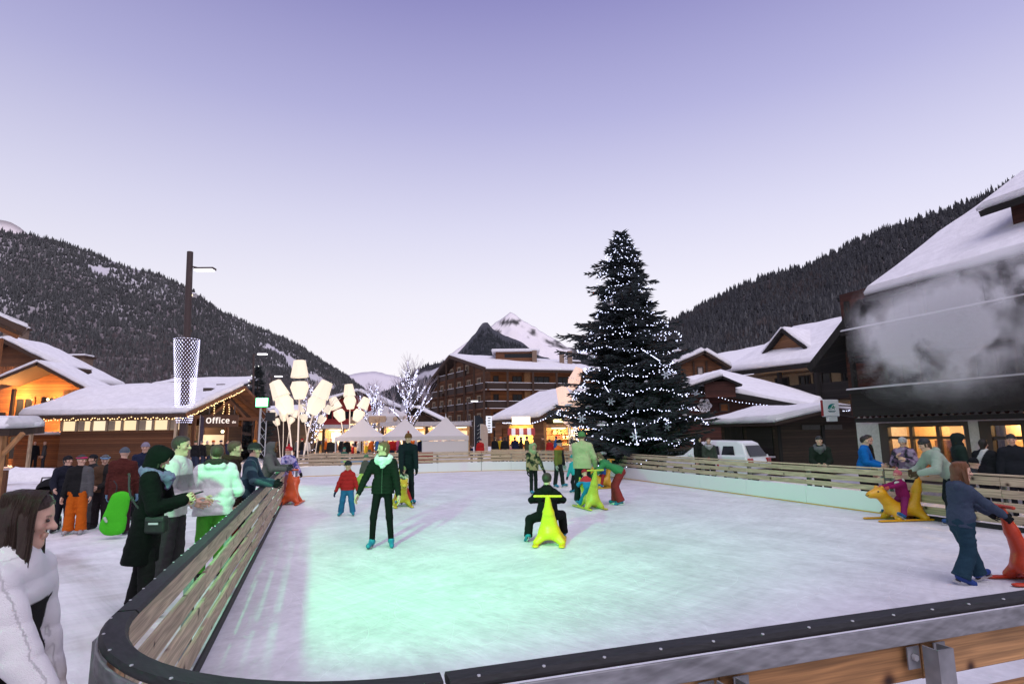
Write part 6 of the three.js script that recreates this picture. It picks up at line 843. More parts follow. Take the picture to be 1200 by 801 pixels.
// a bare tree whose trunk and limbs are wrapped in lights
function litTree(label, px, py, z, Ht, seed, spread, lift) {
  const base = at(px, py, z).setY(0), t = thing('lit_tree', label, 'tree', base, 0, 'bare trees wrapped in lights'), r = rng(seed), wood = [], fine = [], pts = [];
  const limb = (p, d, L, rad, lit) => { const e = p.clone().addScaledVector(d, L).add(V3(0, 0.08 * L, 0)), mid = p.clone().lerp(e, 0.5).add(V3(0, -0.04 * L, 0)); wood.push(tube([p, mid, e], rad, 5, 4)); if (lit) { const n = Math.round(L / 0.045); for (let i = 0; i < n; i++) { const q = p.clone().lerp(e, Math.sqrt(r())), a = r() * 6.28; pts.push(q.add(V3(Math.cos(a) * (rad + 0.015), (r() - 0.5) * 0.06, Math.sin(a) * (rad + 0.015)))); } } return e; };
  limb(V3(0, 0, 0), V3(0, 1, 0), Ht * 0.68, 0.11, true);
  for (let i = 0; i < 13; i++) { const t = i / 12, a = i * 2.4 + seed, p = V3(0, Ht * lerp(0.24, 0.70, t), 0), d = V3(Math.cos(a), lerp(0.7, 1.7, t) + lift, Math.sin(a)).normalize(), L = Ht * lerp(0.30, 0.14, t) * (0.8 + 0.4 * r()), e = limb(p, d, L, 0.05, true); for (let k = 0; k < 4; k++) { const b = r() * 6.28, d2 = d.clone().add(V3(Math.cos(b) * spread, 0.45, Math.sin(b) * spread)).normalize(), q = p.clone().lerp(e, 0.4 + 0.6 * r()); const e2 = limb(q, d2, L * 0.5, 0.018, k < 2); for (let m = 0; m < 5; m++) { const c = r() * 6.28; fine.push(tube([q.clone().lerp(e2, 0.3), q.clone().lerp(e2, 0.75).add(V3(Math.cos(c) * 0.1, 0.2, Math.sin(c) * 0.1)), e2.clone().add(V3(Math.cos(c) * L * 0.3, L * (0.2 + 0.4 * r()), Math.sin(c) * L * 0.3))], 0.008, 3, 3)); } } }
  const trunk = part('trunk', wood, barkM, t); part('twigs', fine, mat('twig_frosted', [0.42, 0.38, 0.43]), t, 'stuff');
  const g = thing('light_garland', label.replace(/^.*? bare tree/, 'dense white lights wrapped round the bare tree'), 'string lights', base, 0, 'light wrappings of the bare trees'); part('bulbs', bulbsAt(pts, 0.032), glow('led_violet', [0.70, 0.70, 1], 2.2), g, 'stuff'); part('wire', tube([V3(0.13, 0.1, 0), V3(-0.13, 1, 0.02), V3(0.13, 2, 0), V3(0, Ht * 0.45, 0.1)], 0.01, 4), M.black, g);
}
litTree('slim bare tree between the two lamp sculptures', 366, 530, 39, 6.0, 5, 0.45, 0.45); litTree('slender bare tree left of the carousel', 437, 530, 50, 7.0, 6, 0.5, 0.4); litTree('wide bare tree behind the middle tent', 478, 530, 46, 8.2, 7, 0.55, 0.3);

// ------------------------------------------------------------------ lamps
const shadeGlow = glow('lamp_shade_cream', [1, 0.78, 0.56], 0.64), shadePink = glow('lamp_shade_pink', [1, 0.58, 0.44], 0.6);
function lampSculpture(label, Z, stems, baseX, scale = 1, m = shadeGlow, power = 10) {
  const b0 = at(baseX, 530, Z).setY(0), t = thing('lamp_sculpture', label, 'light sculpture', b0, 0, 'giant lampshade sculptures');
  for (const [x0, y0, x1, y1, s = 1] of stems) {                         // lower and upper shade centres in the picture
    const lo = at(x0, y0, Z), hi = at(x1, y1, Z), d = hi.clone().sub(lo).normalize(), k = scale * s, q = new THREE.Quaternion().setFromUnitVectors(V3(0, 1, 0), d), foot = b0.clone().add(V3((lo.x - b0.x) * 0.25, 0, 0.1));
    wpart('stem', tube([foot, foot.clone().lerp(lo, 0.6).add(V3(0, 0.3, 0)), lo], 0.05 * k, 6, 10), mat('stem_white', [0.6, 0.56, 0.52]), t);
    const lathe = (pts) => new THREE.LatheGeometry(pts.map(([r, y]) => new THREE.Vector2(r * k, y * k)), 6).applyQuaternion(q);
    const a = lathe([[0.34, 0.50], [0.52, -0.50]]).translate(hi.x, hi.y, hi.z), b = lathe([[0.30, -0.58], [0.54, 0.12], [0.42, 0.45]]).translate(lo.x, lo.y, lo.z);
    const facet = (q) => { const c = clean(q); c.deleteAttribute('normal'); c.computeVertexNormals(); return c; }, A = wpart('lamp_shade', facet(a), m, t), B = wpart('lamp_shade', facet(b), m, t);
    wpart('rim', new THREE.TorusGeometry(0.52 * k, 0.018, 4, 6).rotateX(Math.PI / 2).rotateY(Math.PI / 6 * 0).applyQuaternion(q).translate(...hi.clone().addScaledVector(d, -0.50 * k).toArray()), M.white, A);
  }
  const L = new THREE.PointLight(new THREE.Color(1, 0.75, 0.5), power); L.position.set(b0.x, 2.6, b0.z + 2.2); L.castShadow = true; L.shadow.radius = 30; scene.add(L);
}
lampSculpture('large group of cream lampshades on tall bent stems, tallest of all', 36, [[351, 456, 351, 432], [334, 474, 326, 456], [370, 474, 379, 456]], 350, 1.05);
lampSculpture('middle group of cream lampshades on stems left of the tents', 42, [[410, 471, 409, 457, 0.9], [398, 486, 392, 472, 0.85], [420, 486, 427, 472, 0.85]], 410, 0.95);
lampSculpture('low group of small lampshades beside the floodlight tower', 38, [[332, 489, 330, 482, 0.6], [324, 494, 320, 484, 0.6], [341, 492, 346, 484, 0.6]], 333, 0.72, mat('lamp_shade_cloth', [0.75, 0.72, 0.66], { phys: true, transmission: 0.3, thickness: 0, roughness: 1, emissive: new THREE.Color(0.10, 0.10, 0.07) }), 4);
lampSculpture('small cream lampshades under the right arm of the large group', 39, [[356, 489, 355, 478, 0.7], [377, 491, 384, 479, 0.7]], 366, 0.75, glow('lamp_shade_dim', [1, 0.86, 0.62], 0.42), 5);
lampSculpture('pink glowing lampshade group half hidden behind the christmas tree', 31, [[664, 474, 660, 462, 0.9], [676, 480, 684, 468, 0.8], [668, 490, 673, 482, 0.7], [672, 448, 676, 438, 0.7]], 670, 0.95, shadePink, 8);
{ // tall street lamp wearing a funnel of lights
  const b = at(213.5, 548, 35).setY(0), top = at(222.5, 295, 35.0), t = thing('street_lamp', 'tall brown street lamp wearing a sparkling funnel of lights, beside the office', 'street lamp', b);
  wpart('pole', bar(b.clone().add(V3(0, -0.1, 0)), top, 0.52, 0.36, 10), M.steel, t); wpart('base_plate', box(0.75, 1.2, 0.6, b.x, 0.6, b.z), mat('grey_wood', [0.25, 0.23, 0.24], { map: T.boards }), t);
  const armA = top.clone().add(V3(0, -0.9, 0)), armB = at(233, 314, 35), head = at(240, 315, 35); wpart('arm', bar(armA, armB, 0.08), M.steel, t); const lm = wpart('lamp_head', box(1.2, 0.12, 0.45, head.x, head.y, head.z), M.steel, t); wpart('lamp_lens', box(1.1, 0.1, 0.38, head.x, head.y - 0.1, head.z + 0.05), glow('street_lamp_lens', [0.95, 0.93, 1], 1.6), lm);
  const P = [], y0 = 2.72, y1 = 7.74; for (let j = 0; j < 40; j++) { const y = lerp(y0, y1, j / 39), f = (y - y0) / (y1 - y0), R = lerp(0.40, 0.70, Math.pow(f, 0.7)), ax = lerp(b.x, top.x, y / top.y); const n = 22; for (let i = 0; i < n; i++) { const a = (i + (j % 2) / 2) / n * 6.2832; P.push(V3(ax + Math.cos(a) * R, y, b.z + Math.sin(a) * R)); } }
  const f = thing('light_funnel', 'funnel shaped net of white violet lights round the street lamp', 'string lights', V3(b.x, y0, b.z)); wpart('bulbs', bulbsAt(P, 0.03), glow('led_funnel', [0.70, 0.68, 1], 2.2), f, 'stuff'); for (const [y, R] of [[y0, 0.41], [5.2, 0.61], [y1, 0.71]]) wpart('hoop', new THREE.TorusGeometry(R, 0.015, 4, 24).rotateX(Math.PI / 2).translate(lerp(b.x, top.x, y / top.y), y, b.z), M.alu, f);
  for (const [px, py, z, lab] of [[297, 415, 46, 'slim street lamp rising left of the green floodlight'], [318, 441, 58, 'farther slim street lamp right of the dark fir'], [548, 470, 60, 'slim street lamp in front of the hotel']]) { const B = at(px, 520, z).setY(0), Tp = at(px, py, z), s = thing('street_lamp', lab, 'street lamp', B, 0, 'slim street lamps'); wpart('pole', bar(B.clone().add(V3(0, -0.1, 0)), Tp, 0.24, 0.16, 8), M.steel, s); wpart('arm', bar(Tp, Tp.clone().add(V3(0.6, 0, 0)), 0.06), M.steel, s); wpart('lamp_head', box(0.7, 0.1, 0.3, Tp.x + 0.7, Tp.y, Tp.z), glow('street_lamp_lens', [0.95, 0.93, 1], 1.6), s); }
}
const greenGlow = glow('floodlight_green', [0.10, 1, 0.28], 9);
{ // truss tower with the green floodlight, across the rink
  const p = at(308, 471, 24), t = thing('floodlight_tower', 'aluminium truss tower carrying a glowing green floodlight', 'floodlight', p.clone().setY(0)); const y = p.y - 0.25;
  for (const [x, z] of [[-0.14, -0.1], [0.14, -0.1], [0, 0.14]]) part('tube', cyl(0.025, 0.025, y, 6, x, 0, z), M.alu, t); const br = []; for (let k = 0; k < 9; k++) { const a = k * y / 9, c = (k + 1) * y / 9, s = k % 2 ? 1 : -1; br.push(bar(V3(-0.14 * s, a, -0.1), V3(0.14 * s, c, -0.1), 0.02, 0.02, 5), bar(V3(0.14 * s, a, -0.1), V3(0, c, 0.14), 0.02, 0.02, 5)); } part('lattice', br, M.alu, t, 'stuff');
  const h = part('housing', box(0.56, 0.42, 0.2, 0, y + 0.24, 0), M.black, t); part('lamp_glass', box(0.48, 0.34, 0.02, 0, y + 0.24, 0.115), greenGlow, h); for (let i = 0; i < 3; i++) part('cooling_fin', box(0.02, 0.38, 0.1, -0.2 + i * 0.2, y + 0.24, -0.15), M.black, h); part('small_lamp_housing', box(0.34, 0.34, 0.18, 0.36, y - 0.35, 0.05), M.black, t);
  const L = new THREE.SpotLight(new THREE.Color(0.12, 1, 0.3), 60, 0, 0.9, 0.6); L.position.set(p.x, y + 0.24, p.z + 0.2); L.target.position.set(p.x + 5, 0.3, p.z + 14); L.castShadow = true; L.shadow.radius = 8; scene.add(L, L.target);
}
{ // the green floodlight that lights the ice: on a pole outside the fence, left of and behind the viewpoint
  const p = V3(-3.15, 3.45, -0.85), aim = V3(3.2, 1.2, -20), t = thing('floodlight', 'green floodlight on a steel pole outside the rink corner, facing the ice', 'floodlight', V3(p.x, 0, p.z)), d = aim.clone().sub(p).normalize(), q = new THREE.Quaternion().setFromUnitVectors(V3(0, 0, -1), d);
  part('pole', cyl(0.05, 0.045, 3.22, 10), M.zinc, t); part('yoke', box(0.4, 0.05, 0.05, 0, 3.22, 0), M.black, t); const put = (g) => g.applyQuaternion(q).translate(0, p.y, 0); const h = part('housing', put(box(0.42, 0.34, 0.16, 0, 0, 0.06)), M.black, t); part('lamp_glass', put(box(0.36, 0.28, 0.01, 0, 0, -0.03)), greenGlow, h); part('added_visor', put(deck(V3(-0.9, -0.005, -0.75), V3(0.9, -0.005, -0.75), V3(0.3, 0.24, -0.04), V3(-0.3, 0.24, -0.04), 0.008)), M.black, h);  // the visor is an unseen plate, added to cut the beam above the rink
  const L = new THREE.SpotLight(new THREE.Color(0.13, 1, 0.34), 430, 0, 0.64, 1.0); L.position.copy(p).addScaledVector(d, 0.06); L.target.position.copy(aim); L.castShadow = true; L.shadow.radius = 8; L.shadow.mapSize.set(2048, 2048); scene.add(L, L.target);
}
// ------------------------------------------------------------------ tents, carousel, banners
function tent(label, px, z, w, walls) {
  const b = at(px, 530, z).setY(0), t = thing('pagoda_tent', label, 'tent', b, 0.1, 'white pagoda tents'), e = 1.75, h = w / 2, pos = [], n = 10, m = 24;
  const P = (i, j) => { const a = i / m * 4, s = Math.floor(a) % 4, f = a - Math.floor(a), c = [[-1, 1], [1, 1], [1, -1], [-1, -1]], x = lerp(c[s][0], c[(s + 1) % 4][0], f), zz = lerp(c[s][1], c[(s + 1) % 4][1], f), t2 = j / n, k = 1 - t2; return V3(x * h * k, e + 1.2 * Math.pow(t2, 1.35) + 0.02 * Math.sin(f * 9) * k * t2, zz * h * k); };
  for (let j = 0; j < n; j++) for (let i = 0; i < m; i++) { const A = P(i, j), B = P(i + 1, j), C = P(i + 1, j + 1), D = P(i, j + 1); for (const v of [A, B, C, A, C, D]) pos.push(v.x, v.y, v.z); }
  const g = new THREE.BufferGeometry(); g.setAttribute('position', new THREE.Float32BufferAttribute(pos, 3)); g.computeVertexNormals(); uvm(g, 1); part('roof', g, M.canvas, t);
  for (const [x, zz, ry] of [[0, h, 0], [0, -h, 0], [h, 0, 1], [-h, 0, 1]]) part('valance', box(w, 0.26, 0.012).rotateY(ry * Math.PI / 2).translate(x, e - 0.13, zz), M.canvas, t);
  for (const x of [-1, 1]) for (const zz of [-1, 1]) part('leg', box(0.06, e, 0.06, x * (h - 0.05), e / 2, zz * (h - 0.05)), M.alu, t); part('finial', cyl(0.03, 0.01, 0.2, 6, 0, e + 1.18, 0), M.alu, t);
  if (walls) for (const [x, zz, ry] of [[0, h - 0.02, 0], [h - 0.02, 0, 1], [-h + 0.02, 0, 1]]) part('side_wall', box(w - 0.1, e - 0.28, 0.012).rotateY(ry * Math.PI / 2).translate(x, (e - 0.28) / 2, zz), M.canvas, t);
}
tent('open white pagoda tent, leftmost of three', 424, 38, 2.9); tent('open white pagoda tent, middle of three', 474, 39, 2.9); tent('closed white pagoda tent with side walls, rightmost of three', 522, 36, 2.75, true);
{ const b = at(450, 520, 52).setY(0), t = thing('carousel', 'carousel with scalloped cream canopy behind the white tents', 'carousel', b); const cr = mat('carousel_cream', [0.5, 0.36, 0.24], { map: T.fine }); part('canopy', new THREE.ConeGeometry(2.9, 1.1, 16, 1, true).translate(0, 3.9, 0), M.canvas, t); for (let i = 0; i < 12; i++) { const a = i / 12 * 6.2832; part('rounding_board', rbox(1.45, 0.62, 0.1, 0.05).rotateY(-a + Math.PI / 2).translate(Math.cos(a) * 2.8, 3.15, Math.sin(a) * 2.8), i % 2 ? cr : M.canvas, t); part('medallion', new THREE.SphereGeometry(0.2, 8, 6).scale(1, 1, 0.4).rotateY(-a + Math.PI / 2).translate(Math.cos(a) * 2.9, 3.2, Math.sin(a) * 2.9), cr, t); } part('column', cyl(0.6, 0.6, 3.2, 12), cr, t); part('platform', cyl(2.9, 2.9, 0.3, 20), M.wood, t); for (let i = 0; i < 8; i++) { const a = i / 8 * 6.2832; part('pole', cyl(0.04, 0.04, 2.8, 5, Math.cos(a) * 2.1, 0.3, Math.sin(a) * 2.1), M.bolt, t); } part('canopy_bulbs', bulbsAt(Array.from({ length: 40 }, (_, i) => V3(Math.cos(i / 40 * 6.2832) * 2.92, 2.82, Math.sin(i / 40 * 6.2832) * 2.92)), 0.05), ledWarm, t, 'stuff'); }
{ for (const [px, z, h, w, c, lab] of [[556, 40, 3.1, 0.62, [0.03, 0.035, 0.045], 'tall dark feather flag with pale script right of the closed tent'], [563, 39, 2.5, 0.5, [0.5, 0.42, 0.36], 'cream feather flag beside the dark feather flag']]) { const b = at(px, 525, z).setY(0), t = thing('feather_flag', lab, 'flag', b, 0.15), s = new THREE.Shape(); s.moveTo(0, 0.4); s.lineTo(w, 0.55); s.lineTo(w, h - 0.5); s.quadraticCurveTo(w, h, 0.1, h); s.lineTo(0, h); s.closePath(); part('cloth', new THREE.ExtrudeGeometry(s, { depth: 0.012, bevelEnabled: false }), cloth(c), t); part('pole', cyl(0.025, 0.02, h, 6), M.alu, t); if (c[0] < 0.1) for (let i = 0; i < 7; i++) part('script_stroke', bar(V3(w * 0.3, h * 0.25 + i * 0.26, 0.02), V3(w * (0.55 + 0.15 * (i % 2)), h * 0.25 + i * 0.26 + 0.16, 0.02), 0.05, 0.01), M.white, t); }
  const v = at(573, 497, 44), t = thing('hanging_banner', 'narrow white lit banner hanging at the market chalet corner', 'banner', v); part('cloth', box(0.45, 1.25, 0.03), glow('banner_light', [0.85, 0.88, 1], 0.6), t); for (let i = 0; i < 6; i++) part('script_stroke', box(0.2, 0.07, 0.01, 0.02 * (i % 2), -0.48 + i * 0.19, 0.02), cloth([0.1, 0.1, 0.16]), t); }

// ------------------------------------------------------------------ parked car
{
  const b = at(838, 532, 22.0).setY(0), t = thing('parked_car', 'white estate car parked between the rink fence and the shed', 'car', b, 2.27), white = mat('car_paint', [0.68, 0.68, 0.71], { phys: true, clearcoat: 0.8, clearcoatRoughness: 0.1, roughness: 0.4 });   // forward is +x
  const prof = (pts, w, bev) => { const s = new THREE.Shape(pts.map(([x, y]) => new THREE.Vector2(x, y))); return new THREE.ExtrudeGeometry(s, { depth: w - 2 * bev, bevelEnabled: true, bevelSize: bev, bevelThickness: bev, bevelSegments: 3 }).translate(0, 0, -(w - 2 * bev) / 2); };
  part('body', prof([[-2.05, 0.42], [-2.1, 0.75], [-2.0, 0.98], [0.7, 0.98], [1.9, 0.86], [2.1, 0.62], [2.05, 0.35], [1.7, 0.28], [-1.7, 0.28]], 1.8, 0.09), white, t);
  const cab = prof([[-1.98, 0.98], [-1.72, 1.42], [-1.5, 1.49], [-0.2, 1.52], [0.35, 1.44], [1.15, 0.98]], 1.6, 0.1), p = cab.attributes.position; for (let i = 0; i < p.count; i++) p.setZ(i, p.getZ(i) * (1 - 0.22 * clamp((p.getY(i) - 0.95) / 0.55, 0, 1))); cab.computeVertexNormals(); part('cabin', cab, white, t);
  const gl = (g) => { const q = g.attributes.position; return g; };
  for (const s of [-1, 1]) { for (const [x0, x1] of [[-1.5, -0.85], [-0.78, -0.05], [0.02, 0.6]]) { const top = 1.40, A = V3(x0, 1.02, s * 0.815), B = V3(x1, 1.02, s * 0.815), C = V3(Math.min(x1, 0.34) - 0.05, top, s * 0.70), D = V3(x0 + 0.12, top, s * 0.70); part('side_window', deck(A, B, C, D, 0.012), M.glassDark, t); } part('roof_rail', bar(V3(-1.5, 1.54, s * 0.58), V3(0.1, 1.56, s * 0.58), 0.035), M.black, t); part('tail_light', rbox(0.12, 0.2, 0.34, 0.04, -2.13, 0.86, s * 0.70), mat('tail_light_red', [0.35, 0.012, 0.012], { roughness: 0.2 }), t); part('headlight', rbox(0.2, 0.14, 0.34, 0.05, 1.98, 0.72, s * 0.64), M.glassDark, t); part('mirror', rbox(0.14, 0.12, 0.2, 0.04, 0.62, 1.06, s * 0.98), white, t); for (const x of [-1.32, 1.34]) { const w = part('wheel', new THREE.CylinderGeometry(0.33, 0.33, 0.22, 20).rotateX(Math.PI / 2).translate(x, 0.33, s * 0.82), M.black, t); part('rim', new THREE.CylinderGeometry(0.2, 0.2, 0.03, 14).rotateX(Math.PI / 2).translate(x, 0.33, s * 0.935), M.alu, w); } part('door_handle', box(0.2, 0.03, 0.03, -0.6, 0.9, s * 0.905), M.black, t); }
  t.scale.set(0.8, 0.93, 0.9);
  part('rear_window', deck(V3(-2.125, 1.03, -0.64), V3(-2.125, 1.03, 0.64), V3(-1.86, 1.42, 0.52), V3(-1.86, 1.42, -0.52), 0.02), M.glassDark, t); part('windscreen', deck(V3(1.08, 1.06, -0.66), V3(1.08, 1.06, 0.66), V3(0.5, 1.42, 0.56), V3(0.5, 1.42, -0.56), 0.02), M.glassDark, t); part('number_plate', box(0.02, 0.11, 0.5, -2.2, 0.78, 0), M.white, t); part('bumper', rbox(0.2, 0.22, 1.7, 0.08, -2.1, 0.48, 0), M.black, t);
  const sb = thing('snow_bank', 'long ploughed snow bank behind the right side of the fence', 'snow bank', at(940, 552, 17.2).setY(-0.05)); const g = new THREE.SphereGeometry(1, 30, 10).scale(2.0, 0.42, 0.55), q = g.attributes.position; for (let i = 0; i < q.count; i++) q.setY(i, q.getY(i) * (1 + 0.5 * fbm(q.getX(i) * 2, 1, q.getZ(i) * 2, 3))); g.computeVertexNormals(); part('snow', uvm(g, 0.5), M.snow, sb);
  const s2 = thing('snow_bank', 'rough snow bank in front of the kiosk and office at the left', 'snow bank', at(40, 558, 27).setY(-0.05)); const g2 = new THREE.SphereGeometry(1, 36, 12).scale(3.0, 0.55, 1.0), q2 = g2.attributes.position; for (let i = 0; i < q2.count; i++) q2.setY(i, q2.getY(i) * (1 + 0.9 * fbm(q2.getX(i) * 1.6, 4, q2.getZ(i) * 2, 4))); g2.computeVertexNormals(); part('snow', uvm(g2, 0.5), M.snow, s2);
}
// ------------------------------------------------------------------ skating aids: a seal-like seat on runners, the tail rising to a push bar
const aidGeo = (() => {
  const P = [cap(V3(0, 0.22, -0.22), V3(0, 0.22, 0.12), 0.15, 0.13, { k: 0.06 }), cap(V3(0, 0.26, 0.10), V3(0, 0.52, 0.30), 0.12, 0.095, { k: 0.06 }), cap(V3(0, 0.56, 0.33), V3(0, 0.53, 0.47), 0.12, 0.075, { k: 0.04 }), cap(V3(0, 0.26, -0.20), V3(0, 0.60, -0.33), 0.16, 0.085, { k: 0.06, fl: 0.7, f: V3(0, 0, 1) }), cap(V3(0, 0.60, -0.33), V3(0, 0.90, -0.42), 0.08, 0.035, { k: 0.04 })];
  for (const s of [-1, 1]) P.push(cap(V3(s * 0.06, 0.2, -0.22), V3(s * 0.19, 0.06, -0.30), 0.10, 0.06, { k: 0.05 }), cap(V3(s * 0.06, 0.2, 0.1), V3(s * 0.18, 0.06, 0.16), 0.09, 0.055, { k: 0.05 }), cap(V3(s * 0.07, 0.66, 0.33), V3(s * 0.08, 0.68, 0.32), 0.03, 0.03, { k: 0.03 }));
  P.push(cap(V3(0, -0.02, -0.4), V3(0, -0.02, 0.3), 0.11, 0.11, { cut: true, k: 0.03 }));
  return solid(P, 0.014);
})();
function aid(label, pos, yaw, color) {
  const t = thing('skating_aid', label, 'skating aid', pos, yaw, 'animal shaped skating aids'), m = mat('aid_' + color.map((x) => Math.round(x * 100)).join('_'), color, { roughness: 0.42, map: T.scuff });
  const bd = part('body', aidGeo, m, t); for (const s of [-1, 1]) part('eye', ball(0.016, 8, s * 0.095, 0.60, 0.40), M.black, bd); part('mouth', new THREE.TorusGeometry(0.045, 0.006, 4, 10, 2.4).rotateZ(Math.PI + 0.35).rotateX(-0.2).translate(0, 0.545, 0.535), M.black, bd); part('push_bar', new THREE.CapsuleGeometry(0.022, 0.40, 4, 8).rotateZ(Math.PI / 2).translate(0, 0.91, -0.42), m, t); for (const s of [-1, 1]) part('runner', new THREE.CapsuleGeometry(0.05, 0.98, 4, 10).rotateX(Math.PI / 2).scale(1, 0.42, 1).translate(s * 0.2, 0.024, -0.02), m, t); return t;
}
// ------------------------------------------------------------------ people and what they use
const PI = Math.PI, RENT = [0.015, 0.20, 0.34], BLK = [0.014, 0.015, 0.018], ground = (px, z) => at(px, 560, z).setY(0), noise = (c1, c2, c3, f, a = 0.08, b = -0.12) => (x, y, z) => { const n = fbm(x * f + 3, y * f, z * f + 1, 2); return n > a ? c1 : n < b ? c2 : c3; };
const kit = (...a) => person(...a);
openShop('stall_row', 'row of warmly lit stalls seen under and between the tents', 448, 552, 50, 3, [[0.5, 0.1, 0.05], [0.6, 0.4, 0.1], [0.35, 0.3, 0.25]], 1.7);
{ const p = at(231, 350, 1780), t = thing('mountain_hut', 'tiny hut with a light high on the left mountainside', 'hut', p.clone().add(V3(0, -6, 30))); part('wall', box(22, 12, 14, 0, 8, 0), M.plaster, t); const r = part('roof', deck(V3(-13, 13.5, 9), V3(13, 13.5, 9), V3(13, 19, 0), V3(-13, 19, 0), 1), M.snow, t); part('lit_window', box(5, 5, 1, 2, 9, 7.2), glow('hut_light_window', [1, 0.8, 0.5], 3), t); }
// --- on the ice
kit('young woman skater in dark jacket, white scarf and black leggings, standing in front', onLevel(447, 641, ICE), 0.05, { h: 1.71, look: [-0.95, -0.02], shoulders: 0.092, top: { color: [0.009, 0.012, 0.010], puff: 0.93, waist: 0.98, hem: 0.02, quilt: 0.055, zip: [0.05, 0.06, 0.05] }, legs: { color: [0.006, 0.006, 0.007], r: 0.035, flare: 0.75, wrinkle: 0.004 }, footL: [0.085, -0.02], footR: [-0.085, 0.03], hip: [0.0, 0.51, 0], shoes: { skate: 1, color: RENT }, hair: { style: 'bob', color: [0.16, 0.085, 0.04] }, scarf: [0.76, 0.78, 0.76], hood: 'down', handL: [0.165, 0.475, 0.10], handR: [-0.215, 0.50, 0.07], cell: 0.013 });
kit('boy in red jacket, blue snow trousers and dark beanie skating with arms out', onLevel(406, 604, ICE), 0.15, { h: 1.2, child: 0.85, top: { color: [0.42, 0.018, 0.022], puff: 1.12, quilt: 0.09, collar: 0.02 }, hood: 'down', legs: { color: [0.03, 0.13, 0.30], r: 0.055, flare: 1.05 }, footL: [0.11, 0.02], footR: [-0.11, -0.03], shoes: { skate: 1, color: RENT }, hat: { color: [0.025, 0.028, 0.035], low: 0.06 }, gloves: [0.02, 0.04, 0.09], handL: [0.22, 0.40, 0.06], handR: [-0.23, 0.40, 0.04] });
kit('man in dark green jacket and brown bobble hat skating behind the young woman', onLevel(476, 591, ICE), 0.5, { h: 1.84, look: [-0.6, 0.1], lean: 0.12, top: { color: [0.008, 0.017, 0.02], puff: 1.05 }, legs: { color: [0.012, 0.02, 0.022], r: 0.045 }, shoes: { skate: 1, color: RENT }, hat: { color: [0.16, 0.075, 0.03], low: 0.08, pompom: [0.35, 0.05, 0.04] }, hair: { style: 'short', color: [0.08, 0.05, 0.03] }, handL: [0.08, 0.45, 0.2], handR: [-0.14, 0.45, 0.2], gloves: BLK });
const redKid = onLevel(471, 592, ICE); aid('yellow skating aid carrying a child behind the young woman', redKid.clone().add(V3(0.02, 0, 0.15)), 0.3, [0.62, 0.42, 0.02]);
kit('small child in red trousers and floral jacket riding a yellow aid behind the young woman', redKid.clone().add(V3(0.04, 0, 0.12)), 0.3, { h: 1.0, child: 1, hip: [0, 0.47, -0.05], lean: 0.1, footL: [0.2, 0.07, 0.16], footR: [-0.2, 0.07, 0.16], handL: [0.08, 0.56, 0.25], handR: [-0.08, 0.56, 0.25], top: { paint: noise([0.5, 0.5, 0.4], [0.2, 0.05, 0.05], [0.12, 0.2, 0.12], 18), puff: 1.15 }, legs: { color: [0.42, 0.03, 0.035], r: 0.06 }, hat: { color: [0.2, 0.3, 0.12], low: 0.06 }, gloves: [0.3, 0.05, 0.05], shoes: { skate: 1, color: RENT } });
{ const p = onLevel(425, 571, ICE); kit('child in grey green coat and hat pushing a green aid at the far boards', p, 2.6, { h: 1.12, child: 0.9, lean: 0.3, top: { color: [0.09, 0.10, 0.08], puff: 1.15, hem: 0.09 }, legs: { color: [0.34, 0.16, 0.16], r: 0.045 }, hat: { color: [0.10, 0.22, 0.12], low: 0.04 }, gloves: BLK, handL: [0.15, 0.45, 0.25], handR: [-0.15, 0.45, 0.25], shoes: { skate: 1, color: RENT } }); aid('lime green skating aid pushed by a child at the far boards', p.clone().add(V3(-0.15, 0, 0.2)), 2.4, [0.30, 0.55, 0.05]); }
kit('child in camouflage jacket and pale green hood skating at the far end', onLevel(625, 579, ICE), 0.5, { h: 1.5, child: 0.35, top: { paint: noise([0.32, 0.26, 0.14], [0.012, 0.02, 0.014], [0.06, 0.075, 0.035], 13), puff: 1.08, hem: 0.05 }, hood: [0.32, 0.42, 0.22], legs: { color: [0.012, 0.016, 0.016], r: 0.04 }, footL: [0.08, -0.03], footR: [-0.07, 0.05], shoes: { skate: 1, color: RENT }, gloves: BLK, handL: [0.2, 0.45, 0.1] });
kit('skater in olive and black jacket with orange collar at the far end', onLevel(655, 571, ICE), 0.9, { h: 1.58, child: 0.25, lean: 0.08, top: { paint: (x, y, z, b) => y > b.neck.y - 0.05 ? [0.62, 0.12, 0.015] : x > 0.05 ? BLK : [0.12, 0.14, 0.03], puff: 1.08, collar: 0.03 }, legs: { color: [0.02, 0.024, 0.024], r: 0.048 }, hat: { color: [0.02, 0.02, 0.02], low: 0.05 }, footL: [0.07, 0.06], footR: [-0.07, -0.05], shoes: { skate: 1, color: RENT }, gloves: [0.35, 0.42, 0.35] });
